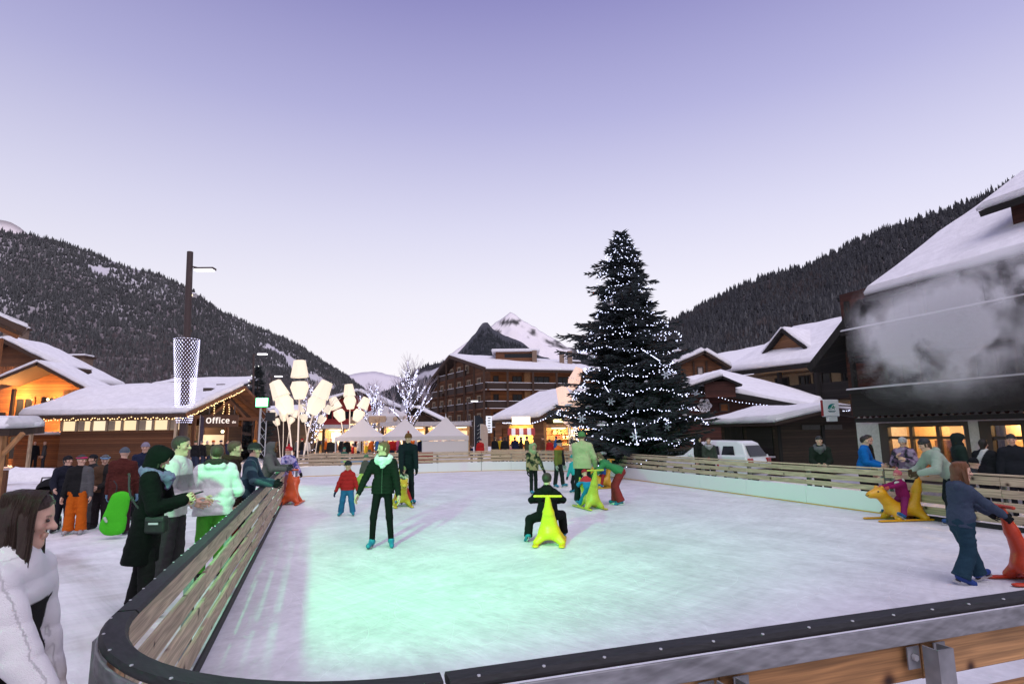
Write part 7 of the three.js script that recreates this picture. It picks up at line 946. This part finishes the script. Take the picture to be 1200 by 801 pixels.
{ // the family in the middle
  const m = onLevel(684, 592, ICE); kit('man in pale green jacket and green hat seen from behind, helping a child', m, PI - 0.25, { h: 1.83, lean: 0.06, top: { color: [0.42, 0.46, 0.26], puff: 1.14, hem: 0.035 }, legs: { color: [0.012, 0.022, 0.024], r: 0.05 }, hat: { color: [0.10, 0.24, 0.09], low: 0.0, tall: 0.05 }, hair: { style: 'short', color: [0.12, 0.09, 0.05] }, footL: [0.09, 0.02], footR: [-0.08, -0.06], handL: [0.1, 0.5, 0.14], handR: [-0.16, 0.52, 0.12], gloves: BLK, shoes: { skate: 1, color: RENT } });
  const w = onLevel(720, 591, ICE); kit('woman in green jacket and red trousers bending over a child on an aid', w, -PI / 2 - 0.2, { h: 1.66, lean: 1.12, hip: [0, 0.49, -0.12], look: [0, 0.35], top: { color: [0.05, 0.21, 0.09], puff: 1.05, hem: 0.02 }, legs: { color: [0.26, 0.03, 0.035], r: 0.052, flare: 1.25 }, footL: [0.06, -0.10], footR: [-0.06, -0.02], knee: [0.1, 0, 1], handL: [0.1, 0.40, 0.34], handR: [-0.1, 0.42, 0.30], hair: { style: 'bob', color: [0.13, 0.09, 0.05] }, gloves: BLK, shoes: { skate: 1, color: RENT } });
  const a = onLevel(686, 593, ICE); aid('lime yellow skating aid in the middle with a child in blue on it', a.clone().add(V3(0.05, 0, 0.35)), PI + 0.3, [0.50, 0.52, 0.04]);
  kit('child in blue suit with red collar riding the lime yellow aid', a.clone().add(V3(0.05, 0, 0.33)), PI + 0.35, { h: 0.98, child: 1, hip: [0, 0.48, -0.06], lean: 0.75, look: [0, 0.2], footL: [0.2, 0.07, 0.14], footR: [-0.2, 0.07, 0.14], handL: [0.12, 0.5, 0.3], handR: [-0.12, 0.5, 0.3], top: { paint: (x, y, z, b) => y > b.neck.y - 0.06 ? [0.42, 0.03, 0.04] : [0.015, 0.20, 0.38], puff: 1.15 }, legs: { color: [0.015, 0.20, 0.36], r: 0.06 }, hat: { color: [0.35, 0.03, 0.04], low: 0.05 }, gloves: BLK, shoes: { skate: 1, color: RENT } });
  const c = onLevel(675, 577, ICE); kit('child in turquoise jacket half hidden left of the man in green', c, PI + 0.6, { h: 1.12, child: 0.9, lean: 0.25, top: { color: [0.03, 0.38, 0.40], puff: 1.12 }, legs: { color: BLK, r: 0.05 }, hat: { color: [0.04, 0.3, 0.3], low: 0.05 }, gloves: [0.015, 0.03, 0.06], handL: [0.2, 0.42, 0.1], shoes: { skate: 1, color: RENT } });
  const d = onLevel(704, 572, ICE); aid('orange yellow skating aid behind the woman in red trousers', d, -1.2, [0.60, 0.33, 0.01]); kit('small child in blue and red riding the orange yellow aid', d.clone().add(V3(0.04, 0, 0)), -1.2, { h: 0.95, child: 1, hip: [0, 0.49, -0.06], footL: [0.2, 0.07, 0.14], footR: [-0.2, 0.07, 0.14], handL: [0.1, 0.56, 0.28], handR: [-0.1, 0.56, 0.28], top: { color: [0.02, 0.09, 0.28], puff: 1.12 }, legs: { color: [0.3, 0.03, 0.03], r: 0.055 }, hat: { color: [0.03, 0.1, 0.2], low: 0.05 }, gloves: BLK, shoes: { skate: 1, color: RENT } });
}
{ // boy sitting on the yellow aid, backs to the camera
  const p = onLevel(645, 636, ICE); aid('bright yellow skating aid with its push bar towards the camera, nearest', p.clone().add(V3(0, 0, -0.05)), PI - 0.12, [0.80, 0.55, 0.01]).scale.set(1.05, 0.86, 0.95);
  kit('boy in black jacket sitting on the nearest yellow aid, seen from behind', p.clone().add(V3(-0.03, 0, -0.12)), PI - 0.05, { h: 1.38, child: 0.55, hip: [0, 0.315, -0.02], lean: 0.1, look: [-0.25, 0.05], footL: [0.24, 0.075, -0.02], footR: [-0.2, 0.075, 0.2], knee: [0.7, 0.2, 1], handL: [0.12, 0.45, 0.22], handR: [-0.12, 0.45, 0.22], elbow: [1, -0.4, -0.2], top: { color: [0.007, 0.007, 0.008], puff: 1.12, hem: 0.01, collar: 0.02, quilt: 0.1 }, hood: 'down', legs: { color: [0.008, 0.008, 0.009], r: 0.058 }, hair: { style: 'short', color: [0.035, 0.025, 0.016] }, gloves: BLK, shoes: { skate: 1, color: RENT }, cell: 0.014 });
}
{ // toddler on the yellow aid at the right, pushed by a bent man
  const p = onLevel(1056, 609, ICE), t = aid('golden yellow skating aid shaped like an animal at the right boards', p, -PI / 2 + 0.12, [0.72, 0.32, 0.004]); t.scale.set(1.05, 0.95, 1.25);
  kit('toddler in magenta snowsuit and pink hat riding the golden yellow aid', p.clone().add(V3(0.0, 0, 0.02)), -PI / 2 + 0.12, { h: 0.98, child: 1, hip: [0, 0.47, -0.1], lean: 0.18, footL: [0.21, 0.11, 0.12], footR: [-0.21, 0.11, 0.12], knee: [0.4, 0.2, 1], handL: [0.1, 0.66, 0.27], handR: [-0.1, 0.66, 0.27], top: { color: [0.26, 0.012, 0.10], puff: 1.2, collar: 0.02 }, legs: { color: [0.24, 0.02, 0.12], r: 0.062 }, hat: { color: [0.55, 0.13, 0.17], low: 0.02, tall: 0.08, pompom: [0.5, 0.15, 0.18] }, scarf: [0.62, 0.6, 0.58], gloves: [0.6, 0.10, 0.09], shoes: { skate: 1, color: [0.012, 0.10, 0.30] } });
  const m = onLevel(1112, 614, ICE); kit('man in pale green jacket and dark cap bending to push the toddler along the boards', m, -PI / 2 - 0.15, { h: 1.80, lean: 0.72, hip: [0, 0.50, -0.10], look: [0, 0.15], top: { color: [0.34, 0.40, 0.34], puff: 1.16, hem: 0.05 }, hood: 'down', legs: { color: [0.016, 0.02, 0.026], r: 0.05 }, hat: { color: BLK, low: 0.08, smooth: 1 }, hair: { style: 'bob', color: [0.10, 0.06, 0.035] }, footL: [0.07, 0.0], footR: [-0.06, -0.13], handL: [0.09, 0.53, 0.26], handR: [-0.09, 0.54, 0.25], gloves: [0.08, 0.05, 0.03], shoes: { skate: 1, color: [0.012, 0.06, 0.22] } });
}
{ // girl at the right edge with the red aid
  const p = onLevel(1142, 683, ICE); kit('girl with brown hair in slate blue jacket and teal trousers pushing a red aid', p, PI / 2 - 0.05, { h: 1.40, child: 0.6, lean: 0.14, hip: [0, 0.492, -0.05], look: [-0.5, 0], top: { color: [0.055, 0.075, 0.12], puff: 1.1, hem: 0.04, wrinkle: 0.018 }, hood: 'down', legs: { color: [0.022, 0.055, 0.085], r: 0.06, flare: 1.15, wrinkle: 0.02 }, hair: { style: 'long', color: [0.17, 0.075, 0.035], strands: 260 }, footL: [0.06, 0.08], footR: [-0.05, -0.13], handL: [0.08, 0.535, 0.27], handR: [-0.10, 0.53, 0.27], gloves: BLK, curl: 0.9, shoes: { skate: 1, color: [0.012, 0.05, 0.26] }, cell: 0.011, headCell: 0.007 });
  aid('red skating aid cut by the right edge of the picture', p.clone().add(V3(0.83, 0, 0.02)), PI / 2 - 0.05, [0.55, 0.045, 0.012]).scale.setScalar(0.95);
}
aid('orange red skating aid standing at the end of the left fence', onLevel(342, 590, ICE), PI + 0.15, [0.72, 0.10, 0.015]).scale.setScalar(1.0);
{ const q = onLevel(1158, 612, ICE); kit('skater in dark clothes mostly hidden behind the girl at the right', q.clone().add(V3(0.1, 0, -0.5)), 0.8, { h: 1.2, child: 0.7, lean: 0.3, top: { color: [0.03, 0.035, 0.045] }, legs: { color: [0.02, 0.022, 0.03], r: 0.05 }, hat: { color: BLK, low: 0.06 }, gloves: BLK, shoes: { skate: 1, color: [0.012, 0.08, 0.3] } }); }
// --- spectators at the left fence
kit('woman in black hooded long coat at the fence typing on a phone', ground(176, 6.35), PI / 2 + 0.25, { h: 1.74, lean: 0.10, look: [0.0, 0.35], top: { color: [0.005, 0.006, 0.006], puff: 1.12, hem: 0.21, skirt: 1.2, sleeve: 1.1 }, hood: [0.005, 0.006, 0.006], scarf: [0.20, 0.16, 0.32], legs: { color: [0.012, 0.011, 0.012], r: 0.047 }, handL: [0.03, 0.665, 0.20], handR: [-0.05, 0.66, 0.20], curl: 0.8, footL: [0.05, -0.06], footR: [-0.06, 0.05], hair: { style: 'long', color: [0.03, 0.02, 0.015] }, cell: 0.012 });
{ const ph = thing('phone', 'black phone held by the hooded woman', 'phone', ground(176, 6.35).add(V3(0.42, 1.2, -0.15))); part('case', rbox(0.14, 0.012, 0.07, 0.005).rotateZ(0.3), M.black, ph); part('screen', box(0.125, 0.003, 0.06, 0, 0.008, 0).rotateZ(0.3), mat('phone_screen', [0.03, 0.03, 0.04], { roughness: 0.1 }), ph);
  const bg = thing('shoulder_bag', 'small black shoulder bag hanging at the side of the hooded woman', 'bag', ground(176, 6.35).add(V3(0.2, 0.92, 0.16))); part('bag', rbox(0.22, 0.17, 0.09, 0.03), cloth([0.013, 0.013, 0.014], { gloss: true }), bg); part('flap', rbox(0.2, 0.06, 0.1, 0.02, 0, 0.06, 0.004), M.black, bg); part('buckle', box(0.1, 0.02, 0.01, 0, 0.02, 0.055), M.bolt, bg); part('strap', tube([V3(-0.1, 0.06, 0), V3(-0.28, 0.3, 0.02), V3(-0.36, 0.52, -0.05)], 0.012, 5), M.black, bg); }
kit('man with short hair in white and grey jacket behind the hooded woman', ground(205, 7.4), PI / 2 + 0.1, { h: 1.86, lean: 0.05, top: { paint: (x, y, z, b) => y > b.neck.y - 0.16 ? [0.62, 0.60, 0.60] : y > b.neck.y - 0.36 ? [0.30, 0.29, 0.30] : [0.58, 0.56, 0.56], puff: 1.08, hem: 0.05 }, legs: { color: [0.05, 0.045, 0.05], r: 0.05 }, hair: { style: 'short', color: [0.05, 0.035, 0.025] }, handL: [0.08, 0.56, 0.16], handR: [-0.1, 0.56, 0.16] });
kit('young man in white puffer jacket leaning over the fence, back turned', ground(252, 7.9).add(V3(0, 0, 0)), PI + 0.45, { h: 1.74, lean: 0.12, look: [0.2, 0.05], top: { color: [0.80, 0.80, 0.82], puff: 1.3, hem: 0.06, wrinkle: 0.028, fold: 9, quilt: 0.12 }, hood: 'down', collar: [0.045, 0.04, 0.035], legs: { color: [0.10, 0.42, 0.05], r: 0.05 }, hair: { style: 'short', color: [0.07, 0.05, 0.03] }, handL: [0.16, 0.55, 0.12], handR: [-0.12, 0.58, 0.18], curl: 0.8, cell: 0.012 });
kit('bearded man in brown furry collar between the white puffer jacket and the beanie', ground(272, 9.0), PI / 2 + 0.35, { h: 1.78, top: { color: [0.028, 0.018, 0.013], puff: 1.1 }, collar: [0.05, 0.03, 0.02], legs: { color: [0.3, 0.03, 0.025], r: 0.05 }, hair: { style: 'short', color: [0.10, 0.06, 0.035] } });
kit('person in striped beanie with orange bobble and black gloves resting on the fence', ground(288, 9.8), PI / 2 + 0.25, { h: 1.74, lean: 0.16, top: { paint: (x, y, z) => Math.sin(x * 30 + y * 22) > 0.5 ? [0.06, 0.11, 0.13] : [0.02, 0.04, 0.06], puff: 1.12 }, legs: { color: BLK, r: 0.05 }, hat: { color: [0.03, 0.035, 0.035], band: [0.14, 0.14, 0.13], low: 0.06, pompom: [0.65, 0.14, 0.02] }, hair: { style: 'short', color: [0.03, 0.02, 0.015] }, gloves: BLK, handL: [0.05, 0.60, 0.24], handR: [-0.12, 0.60, 0.24] });
kit('person in grey parka with fur trimmed hood near the end of the left fence', ground(312, 13.2), PI / 2 + 0.15, { h: 1.72, lean: 0.12, top: { color: [0.13, 0.125, 0.125], puff: 1.15, hem: 0.08 }, hood: [0.12, 0.115, 0.12], furTrim: [0.16, 0.08, 0.045], legs: { color: [0.05, 0.06, 0.09], r: 0.05 }, handL: [0.08, 0.66, 0.24], handR: [-0.1, 0.64, 0.24], gloves: [0.05, 0.05, 0.06] });
kit('child in red bobble hat and patterned lilac jacket holding the orange red aid', onLevel(332, 588, ICE).add(V3(0, 0, -0.2)), 0.9, { h: 1.5, child: 0.45, look: [-1.2, 0], top: { paint: noise([0.45, 0.40, 0.62], [0.05, 0.07, 0.25], [0.30, 0.22, 0.42], 16), puff: 1.15 }, legs: { color: [0.32, 0.12, 0.14], r: 0.05 }, hat: { color: [0.50, 0.03, 0.04], low: 0.02, tall: 0.06, pompom: [0.5, 0.03, 0.04] }, gloves: BLK, handL: [0.14, 0.5, 0.2], shoes: { skate: 1, color: RENT } });
// --- the near woman at the left edge
{ const pos = at(32, 600, 2.34).setY(0);
  kit('woman with long brown hair in white jacket with black side, nearest at the left edge', pos, PI / 2 + 0.3, { h: 1.63, lean: 0.06, hip: [0, 0.515, -0.03], look: [0.12, 0.1], shoulders: 0.096, top: { paint: (x, y, z, b) => { const arm = (e, w, s) => { const d = w.clone().sub(e), t = clamp(V3(x, y, z).sub(e).dot(d) / d.lengthSq(), 0, 1); return V3(x, y, z).distanceTo(e.clone().addScaledVector(d, t)); }; const ar = Math.min(arm(b.eR, b.wR), arm(b.shR, b.eR), arm(b.eL, b.wL), arm(b.shL, b.eL)); if (ar < 0.082) return [0.70, 0.68, 0.70]; return y < b.neck.y - 0.14 ? [0.012, 0.011, 0.012] : [0.70, 0.68, 0.70]; }, puff: 1.06, hem: 0.05, wrinkle: 0.008, fold: 10, sleeve: 1.0, quilt: 0.11, collar: 0.02 }, hood: 'down', legs: { color: [0.012, 0.011, 0.012], r: 0.052 }, hair: { style: 'long', color: [0.04, 0.022, 0.015], strands: 420 }, handR: [-0.13, 0.51, 0.15], handL: [0.13, 0.46, 0.05], elbow: [0.35, -0.6, -0.7], gloves: BLK, curl: 0.8, cell: 0.0085, headCell: 0.0052, hairCell: 0.0055, handCell: 0.005 }); }
// --- group on the snow at the left
const GL = [
  ['woman in dark hooded coat standing behind a pushchair', 77, 11.9, { h: 1.50, look: [0.7, -0.1], yaw: 0.6, top: { color: [0.016, 0.018, 0.03], hem: 0.12, puff: 1.1 }, legs: { color: [0.02, 0.02, 0.03] }, hat: { color: [0.02, 0.018, 0.022], low: 0.13 }, hair: { style: 'bob', color: [0.03, 0.02, 0.015] }, handL: [0.1, 0.56, 0.2], handR: [-0.1, 0.56, 0.2] }],
  ['person in orange trousers, black jacket and grey beanie with pink goggles', 93, 11.6, { h: 1.52, look: [0.9, 0], yaw: 0.35, top: { paint: (x, y, z) => x > 0.06 ? [0.09, 0.09, 0.095] : [0.013, 0.013, 0.014], puff: 1.08, hem: 0.05 }, legs: { color: [0.62, 0.13, 0.012], r: 0.058, flare: 1.1 }, hat: { color: [0.07, 0.075, 0.07], low: 0.13, goggles: [0.62, 0.03, 0.14] }, shoes: { color: [0.4, 0.38, 0.4] } }],
  ['woman in grey trousers half hidden behind the orange trousers', 107, 12.6, { h: 1.50, yaw: -0.2, top: { color: [0.03, 0.03, 0.034], puff: 1.05 }, legs: { color: [0.12, 0.12, 0.125], r: 0.05 }, hat: { color: [0.02, 0.02, 0.025], low: 0.15 }, hair: { style: 'bob', color: [0.05, 0.03, 0.02] } }],
  ['person in brown jacket and grey helmet with blue goggles, hands together', 121, 12.2, { h: 1.50, yaw: 0.1, look: [0.5, 0.2], top: { paint: (x, y, z) => x > 0.03 ? [0.02, 0.018, 0.018] : [0.085, 0.048, 0.03], puff: 1.1 }, legs: { color: [0.03, 0.024, 0.028], r: 0.05 }, hat: { color: [0.10, 0.10, 0.11], low: 0.11, smooth: 1, goggles: [0.15, 0.3, 0.5] }, handL: [0.03, 0.56, 0.16], handR: [-0.03, 0.56, 0.16] }],
  ['person in maroon fleece coat and blue grey beanie, back turned, carrying a green bag', 143, 11.4, { h: 1.66, yaw: PI + 0.3, top: { color: [0.085, 0.022, 0.018], puff: 1.14, hem: 0.12, wrinkle: 0.022, fold: 20 }, legs: { color: [0.05, 0.012, 0.03], r: 0.055 }, hat: { color: [0.11, 0.13, 0.16], low: 0.09, band: [0.12, 0.2, 0.3] }, gloves: [0.20, 0.35, 0.5] }],
  ['person in pale lilac beanie and dark blue coat behind the hooded woman', 167, 13.5, { h: 1.74, yaw: 0.5, top: { color: [0.018, 0.024, 0.055], puff: 1.08 }, legs: { color: BLK }, hat: { color: [0.28, 0.25, 0.33], low: 0.11 } }],
  ['person in dark coat standing before the orange hut, left of two', 36, 37.3, { h: 1.72, yaw: 0.8, far: 1, top: { color: [0.014, 0.014, 0.017], hem: 0.1 } }],
  ['person in grey coat standing before the orange hut, right of two', 48, 37.0, { h: 1.72, yaw: -0.8, far: 1, top: { color: [0.08, 0.08, 0.085] }, legs: { color: [0.04, 0.04, 0.05] } }],
];
for (const [lab, px, z, o] of GL) kit(lab, ground(px, z), o.yaw, o);
{ const p = ground(152, 11.0), b = thing('green_bag', 'bright green sledge bag carried by the person in maroon', 'bag', p.clone().add(V3(-0.14, 0.10, 0.15)), 0.2), g = solid([cap(V3(-0.06, 0.14, 0), V3(0.05, 0.62, 0.02), 0.15, 0.12, { fl: 0.5, f: V3(0, 0, 1), k: 0.05 }), cap(V3(0.08, 0.12, 0), V3(0.14, 0.64, 0.02), 0.13, 0.11, { fl: 0.5, f: V3(0, 0, 1), k: 0.05 })], 0.014, (d, x, y, z) => d + 0.014 * fbm(x * 9, y * 9, z * 9, 2)); part('sack', g, cloth([0.08, 0.62, 0.03]), b); part('cord', tube([V3(0, 0.72, 0), V3(0.02, 0.85, 0.02), V3(-0.04, 0.95, 0.02)], 0.01, 5), M.black, b); part('print', solid([cap(V3(-0.1, 0.3, 0.1), V3(-0.06, 0.24, 0.11), 0.025, 0.02)], 0.008), cloth([0.5, 0.6, 0.5]), b); }
{ const p = ground(60, 12.3), t = thing('pushchair', 'black pushchair in front of the woman in the dark hooded coat', 'pushchair', p, 0.5); part('seat', solid([cap(V3(0, 0.5, 0), V3(0, 0.72, -0.18), 0.2, 0.2, { k: 0.06 }), cap(V3(0, 0.45, 0.05), V3(0, 0.42, 0.3), 0.18, 0.14, { k: 0.06 })], 0.02), cloth([0.016, 0.016, 0.018]), t); part('canopy', new THREE.SphereGeometry(0.27, 14, 8, 0, 6.283, 0, 1.6).rotateX(-0.5).translate(0, 0.74, -0.08), cloth([0.014, 0.014, 0.016]), t); for (const s of [-1, 1]) { part('frame', tube([V3(s * 0.24, 1.0, -0.5), V3(s * 0.24, 0.6, -0.12), V3(s * 0.24, 0.14, 0.36)], 0.014, 6), M.frame, t); part('frame', bar(V3(s * 0.24, 0.6, -0.1), V3(s * 0.24, 0.15, -0.34), 0.028, 0.028, 6), M.frame, t); for (const z of [-0.34, 0.36]) { const w = part('wheel', new THREE.TorusGeometry(0.12, 0.025, 6, 16).rotateY(PI / 2).translate(s * 0.26, 0.145, z), M.black, t); part('hub', new THREE.CylinderGeometry(0.03, 0.03, 0.04, 8).rotateZ(PI / 2).translate(s * 0.26, 0.145, z), M.alu, w); } } part('handle', bar(V3(-0.24, 1.0, -0.5), V3(0.24, 1.0, -0.5), 0.03, 0.03, 6), M.black, t); }
// --- spectators behind the right fence
const GR = [
  ['woman in grey green coat with red gloves holding her face, behind the right fence', 833, 20.2, { h: 1.64, yaw: -0.2, top: { color: [0.05, 0.06, 0.05] }, scarf: [0.35, 0.34, 0.36], gloves: [0.45, 0.03, 0.04], handR: [-0.06, 0.56, 0.16], hair: { style: 'bob', color: [0.10, 0.06, 0.03] } }],
  ['person in black hooded coat beside the woman with red gloves', 821, 20.6, { h: 1.70, yaw: 0.6, top: { color: [0.014, 0.017, 0.015] }, hood: [0.014, 0.017, 0.016] }],
  ['man in dark jacket and cap leaning on the right fence before the shed', 964, 14.9, { h: 1.70, yaw: -0.45, lean: 0.12, top: { color: [0.016, 0.022, 0.018], puff: 1.15 }, hat: { color: [0.02, 0.022, 0.022], low: 0.1, smooth: 1 }, scarf: [0.12, 0.12, 0.13], handL: [0.06, 0.57, 0.2], handR: [-0.06, 0.57, 0.2] }],
  ['man in bright blue jacket leaning on the right fence', 1013, 14.1, { h: 1.70, yaw: 0.9, lean: 0.14, top: { color: [0.008, 0.13, 0.46], puff: 1.2 }, hair: { style: 'short', color: [0.02, 0.015, 0.012] }, handL: [0.1, 0.58, 0.22], handR: [-0.08, 0.58, 0.2] }],
  ['dark haired man in black right behind the blue jacket', 1022, 14.7, { h: 1.72, yaw: 0.9, top: { color: [0.014, 0.014, 0.016] }, hair: { style: 'short', color: [0.02, 0.016, 0.012] } }],
  ['woman in patterned pink jacket and white beanie before the lit window', 1063, 13.6, { h: 1.66, yaw: -0.9, top: { paint: noise([0.30, 0.22, 0.32], [0.03, 0.03, 0.04], [0.16, 0.10, 0.18], 12), puff: 1.1 }, hat: { color: [0.45, 0.44, 0.46], low: 0.02 }, hair: { style: 'bob', color: [0.1, 0.06, 0.03] }, handL: [0.06, 0.68, 0.14], handR: [-0.04, 0.72, 0.16] }],
  ['person in dark green hooded coat between the two lit windows', 1128, 12.9, { h: 1.74, yaw: 1.2, top: { color: [0.02, 0.035, 0.03], puff: 1.2 }, hood: [0.02, 0.028, 0.028] }],
  ['person in black jacket with white stripes behind the girl', 1158, 12.4, { h: 1.62, yaw: 2.0, top: { paint: (x, y, z) => Math.abs(x - 0.1 + (y - 1.1) * 0.5) < 0.05 ? [0.5, 0.5, 0.5] : [0.014, 0.015, 0.018], puff: 1.12 }, hair: { style: 'bob', color: [0.02, 0.015, 0.012] } }],
  ['person in dark coat and cap at the right edge before the second lit window', 1192, 12.0, { h: 1.72, yaw: -0.7, top: { color: [0.02, 0.022, 0.028], puff: 1.15 }, hat: { color: [0.02, 0.02, 0.022], low: 0.06, smooth: 1 } }],
];
for (const [lab, px, z, o] of GR) kit(lab, ground(px, z), o.yaw, o);
// --- crowd at the far end, in the stalls and before the office
{
  const cols = [['black', [0.014, 0.014, 0.016]], ['navy', [0.015, 0.02, 0.05]], ['red', [0.40, 0.02, 0.02]], ['orange', [0.58, 0.12, 0.015]], ['grey', [0.13, 0.13, 0.14]], ['yellow', [0.60, 0.42, 0.03]], ['brown', [0.10, 0.05, 0.03]], ['white', [0.55, 0.54, 0.55]], ['blue', [0.03, 0.12, 0.35]], ['pink', [0.45, 0.10, 0.20]], ['olive', [0.07, 0.08, 0.04]]], r = rng(321);
  const ord = ['first', 'second', 'third', 'fourth', 'fifth', 'sixth', 'seventh', 'eighth', 'ninth', 'tenth', 'eleventh', 'twelfth', 'thirteenth', 'fourteenth', 'fifteenth', 'sixteenth'];
  const crowd = (where, group, list) => list.sort((a, b) => a[0] - b[0]).forEach(([px, z, ci, h = 1.68], i) => { const [cn, c] = cols[ci]; kit(`person in ${cn} jacket, ${ord[i]} from the left ${where}`, ground(px, z), r() * 6.28, { far: 1, h, child: h < 1.4 ? 0.8 : 0, top: { color: c, puff: 1.08 }, legs: { color: [[0.014, 0.014, 0.02], [0.03, 0.04, 0.07], [0.05, 0.05, 0.05]][Math.floor(r() * 3)], r: 0.048 }, ...(r() < 0.65 ? { hat: { color: cols[Math.floor(r() * 11)][1], low: 0.05, pompom: r() < 0.4 ? cols[Math.floor(r() * 11)][1] : undefined } } : { hair: { style: r() < 0.5 ? 'bob' : 'short', color: [0.05, 0.03, 0.02] } }), group }); });
  crowd('under the office gable', 'people before the office', [[226, 32, 0], [233, 33, 0], [240, 33.5, 10], [247, 34, 0], [256, 35, 6], [263, 36, 1]]);
  crowd('among the people before the shops', 'people before the shops', [[338, 40, 0], [345, 44, 4], [352, 45, 0], [358, 42, 7], [370, 41, 0], [380, 46, 3], [386, 40, 0], [392, 43, 4], [398, 45, 0]]);
  crowd('in the crowd under and beside the tents', 'crowd at the tents', [[405, 39, 0], [412, 41, 2, 1.3], [419, 40, 7], [428, 42, 5, 1.35], [434, 40, 3], [441, 41, 8], [452, 43, 5], [459, 41, 2], [465, 42, 9], [481, 43, 3], [487, 41, 7], [493, 40, 1], [553, 36, 1, 1.2]]);
  crowd('in the queue before the market chalet', 'people queueing at the market chalet', [[563, 34, 2, 1.6], [580, 36, 0], [587, 37, 5], [592, 36, 0], [599, 35, 9, 1.2], [604, 37, 1], [611, 36, 0], [618, 37, 10], [637, 38, 6], [645, 37, 2, 1.5], [653, 37.5, 8], [672, 36, 4], [690, 38, 6], [706, 38, 0]]);
  // children and parked aids just behind the far left boards
  const blue = thing('blue_mat', 'blue padded mat on a stand behind the far left boards', 'mat', rink(1.9, U1 + 0.9)); part('mat', rbox(2.0, 0.10, 0.7, 0.04, 0, 0.58, 0).rotateY(TURN), mat('mat_blue', [0.02, 0.22, 0.42], { roughness: 0.5 }), blue); for (const x of [-0.8, 0.8]) part('leg', box(0.08, 0.55, 0.5, x, 0.275, 0).rotateY(TURN), M.frame, blue);
  kit('child in green suit sitting on the blue mat behind the far boards', rink(1.3, U1 + 0.9), 0.6, { far: 1, h: 1.15, child: 0.8, hip: [0, 0.6, -0.05], footL: [0.1, 0.56, 0.3], footR: [-0.05, 0.56, 0.3], top: { color: [0.05, 0.16, 0.11] }, legs: { color: [0.03, 0.08, 0.07], r: 0.055 }, hat: { color: [0.04, 0.2, 0.14], low: 0.04 } });
  kit('child in dark green suit lying on the blue mat behind the far boards', rink(2.3, U1 + 0.9), 1.2, { far: 1, h: 1.2, child: 0.8, hip: [0, 0.6, -0.15], lean: 1.0, footL: [0.1, 0.58, -0.55], footR: [-0.05, 0.58, -0.55], knee: [0, 1, 0], top: { color: [0.02, 0.07, 0.06] }, legs: { color: [0.02, 0.06, 0.05], r: 0.055 }, hat: { color: [0.05, 0.09, 0.05], low: 0.04 } });
  kit('child in black and white jacket behind the far boards beside the red boards', rink(3.9, U1 + 0.7), 0.4, { far: 1, h: 1.2, child: 0.8, top: { paint: noise([0.5, 0.5, 0.5], [0.02, 0.03, 0.03], [0.03, 0.05, 0.05], 9) }, hat: { color: [0.02, 0.03, 0.03], low: 0.04 } });
  const red = thing('red_bench', 'red slatted bench end behind the far boards near the tents', 'bench', rink(4.9, U1 + 0.35), TURN); for (let i = 0; i < 3; i++) part('slat', box(1.1, 0.12, 0.03, 0, 0.62 + i * 0.16, 0), M.red, red); for (const x of [-0.5, 0.5]) part('leg', box(0.06, 1.0, 0.06, x, 0.5, -0.05), M.frame, red); part('seat', box(1.1, 0.04, 0.4, 0, 0.45, -0.25), M.red, red);
}
// ------------------------------------------------------------------ smoke drifting before the barn: fine droplets, evenly sown
{
  const r = rng(4242), cell = 0.0088, nu = 760, ny = 500, g = new THREE.OctahedronGeometry(1, 0), m = mat('smoke_droplet', [0.90, 0.90, 0.93], { roughness: 1 }), list = [], q = new THREE.Matrix4();
  const blobs = [[10.9, 4.1, 0.75, 0.75, 1.15], [10.1, 4.25, 0.95, 0.8, 1.1], [9.1, 4.7, 1.0, 0.75, 1.0], [8.2, 5.0, 1.0, 0.75, 0.85], [10.3, 3.2, 0.8, 0.45, 0.6], [9.3, 3.5, 1.0, 0.6, 0.7], [11.6, 4.8, 0.35, 0.4, 0.5], [8.3, 3.7, 0.9, 0.6, 0.5], [7.4, 5.3, 0.9, 0.8, 0.7], [9.4, 2.9, 0.8, 0.4, 0.3]];
  for (let j = 0; j < ny; j++) for (let i = 0; i < nu; i++) {            // one droplet in every cell, the larger the denser the smoke is there
    const u = 5.6 + i * cell, y = 1.3 + j * cell; let d = 0; for (const [bu, by, su, sy, k] of blobs) d += k * Math.exp(-(((u - bu) / su) ** 2 + ((y - by) / sy) ** 2)); if (d < 0.012) continue;
    const wx = fbm(u * 0.9, y * 0.9, 7, 2), f = fbm(u * 1.3 + 0.7 * wx, y * 1.6 + 0.7 * wx, 2, 5); d *= clamp(0.78 + 1.5 * f, 0.12, 1.4); if (d < 0.012) continue;
    list.push([rink(14, u + (r() - 0.5) * cell * 0.8, y + (r() - 0.5) * cell * 0.8).sub(camera.position).multiplyScalar(1 + (r() - 0.5) * 0.07).add(camera.position), 0.0054 * Math.sqrt(Math.min(d, 1.25))]);
  }
  const inst = new THREE.InstancedMesh(g, m, list.length); list.forEach(([p, s], k) => { q.makeScale(s, s, s).setPosition(p); inst.setMatrixAt(k, q); }); stuff('smoke', inst, 'pale smoke drifting in front of the dark barn', 'smoke');
}
scene.traverse((o) => { if (o.isMesh) { o.castShadow = true; o.receiveShadow = true; } });
renderer.render(scene, camera);
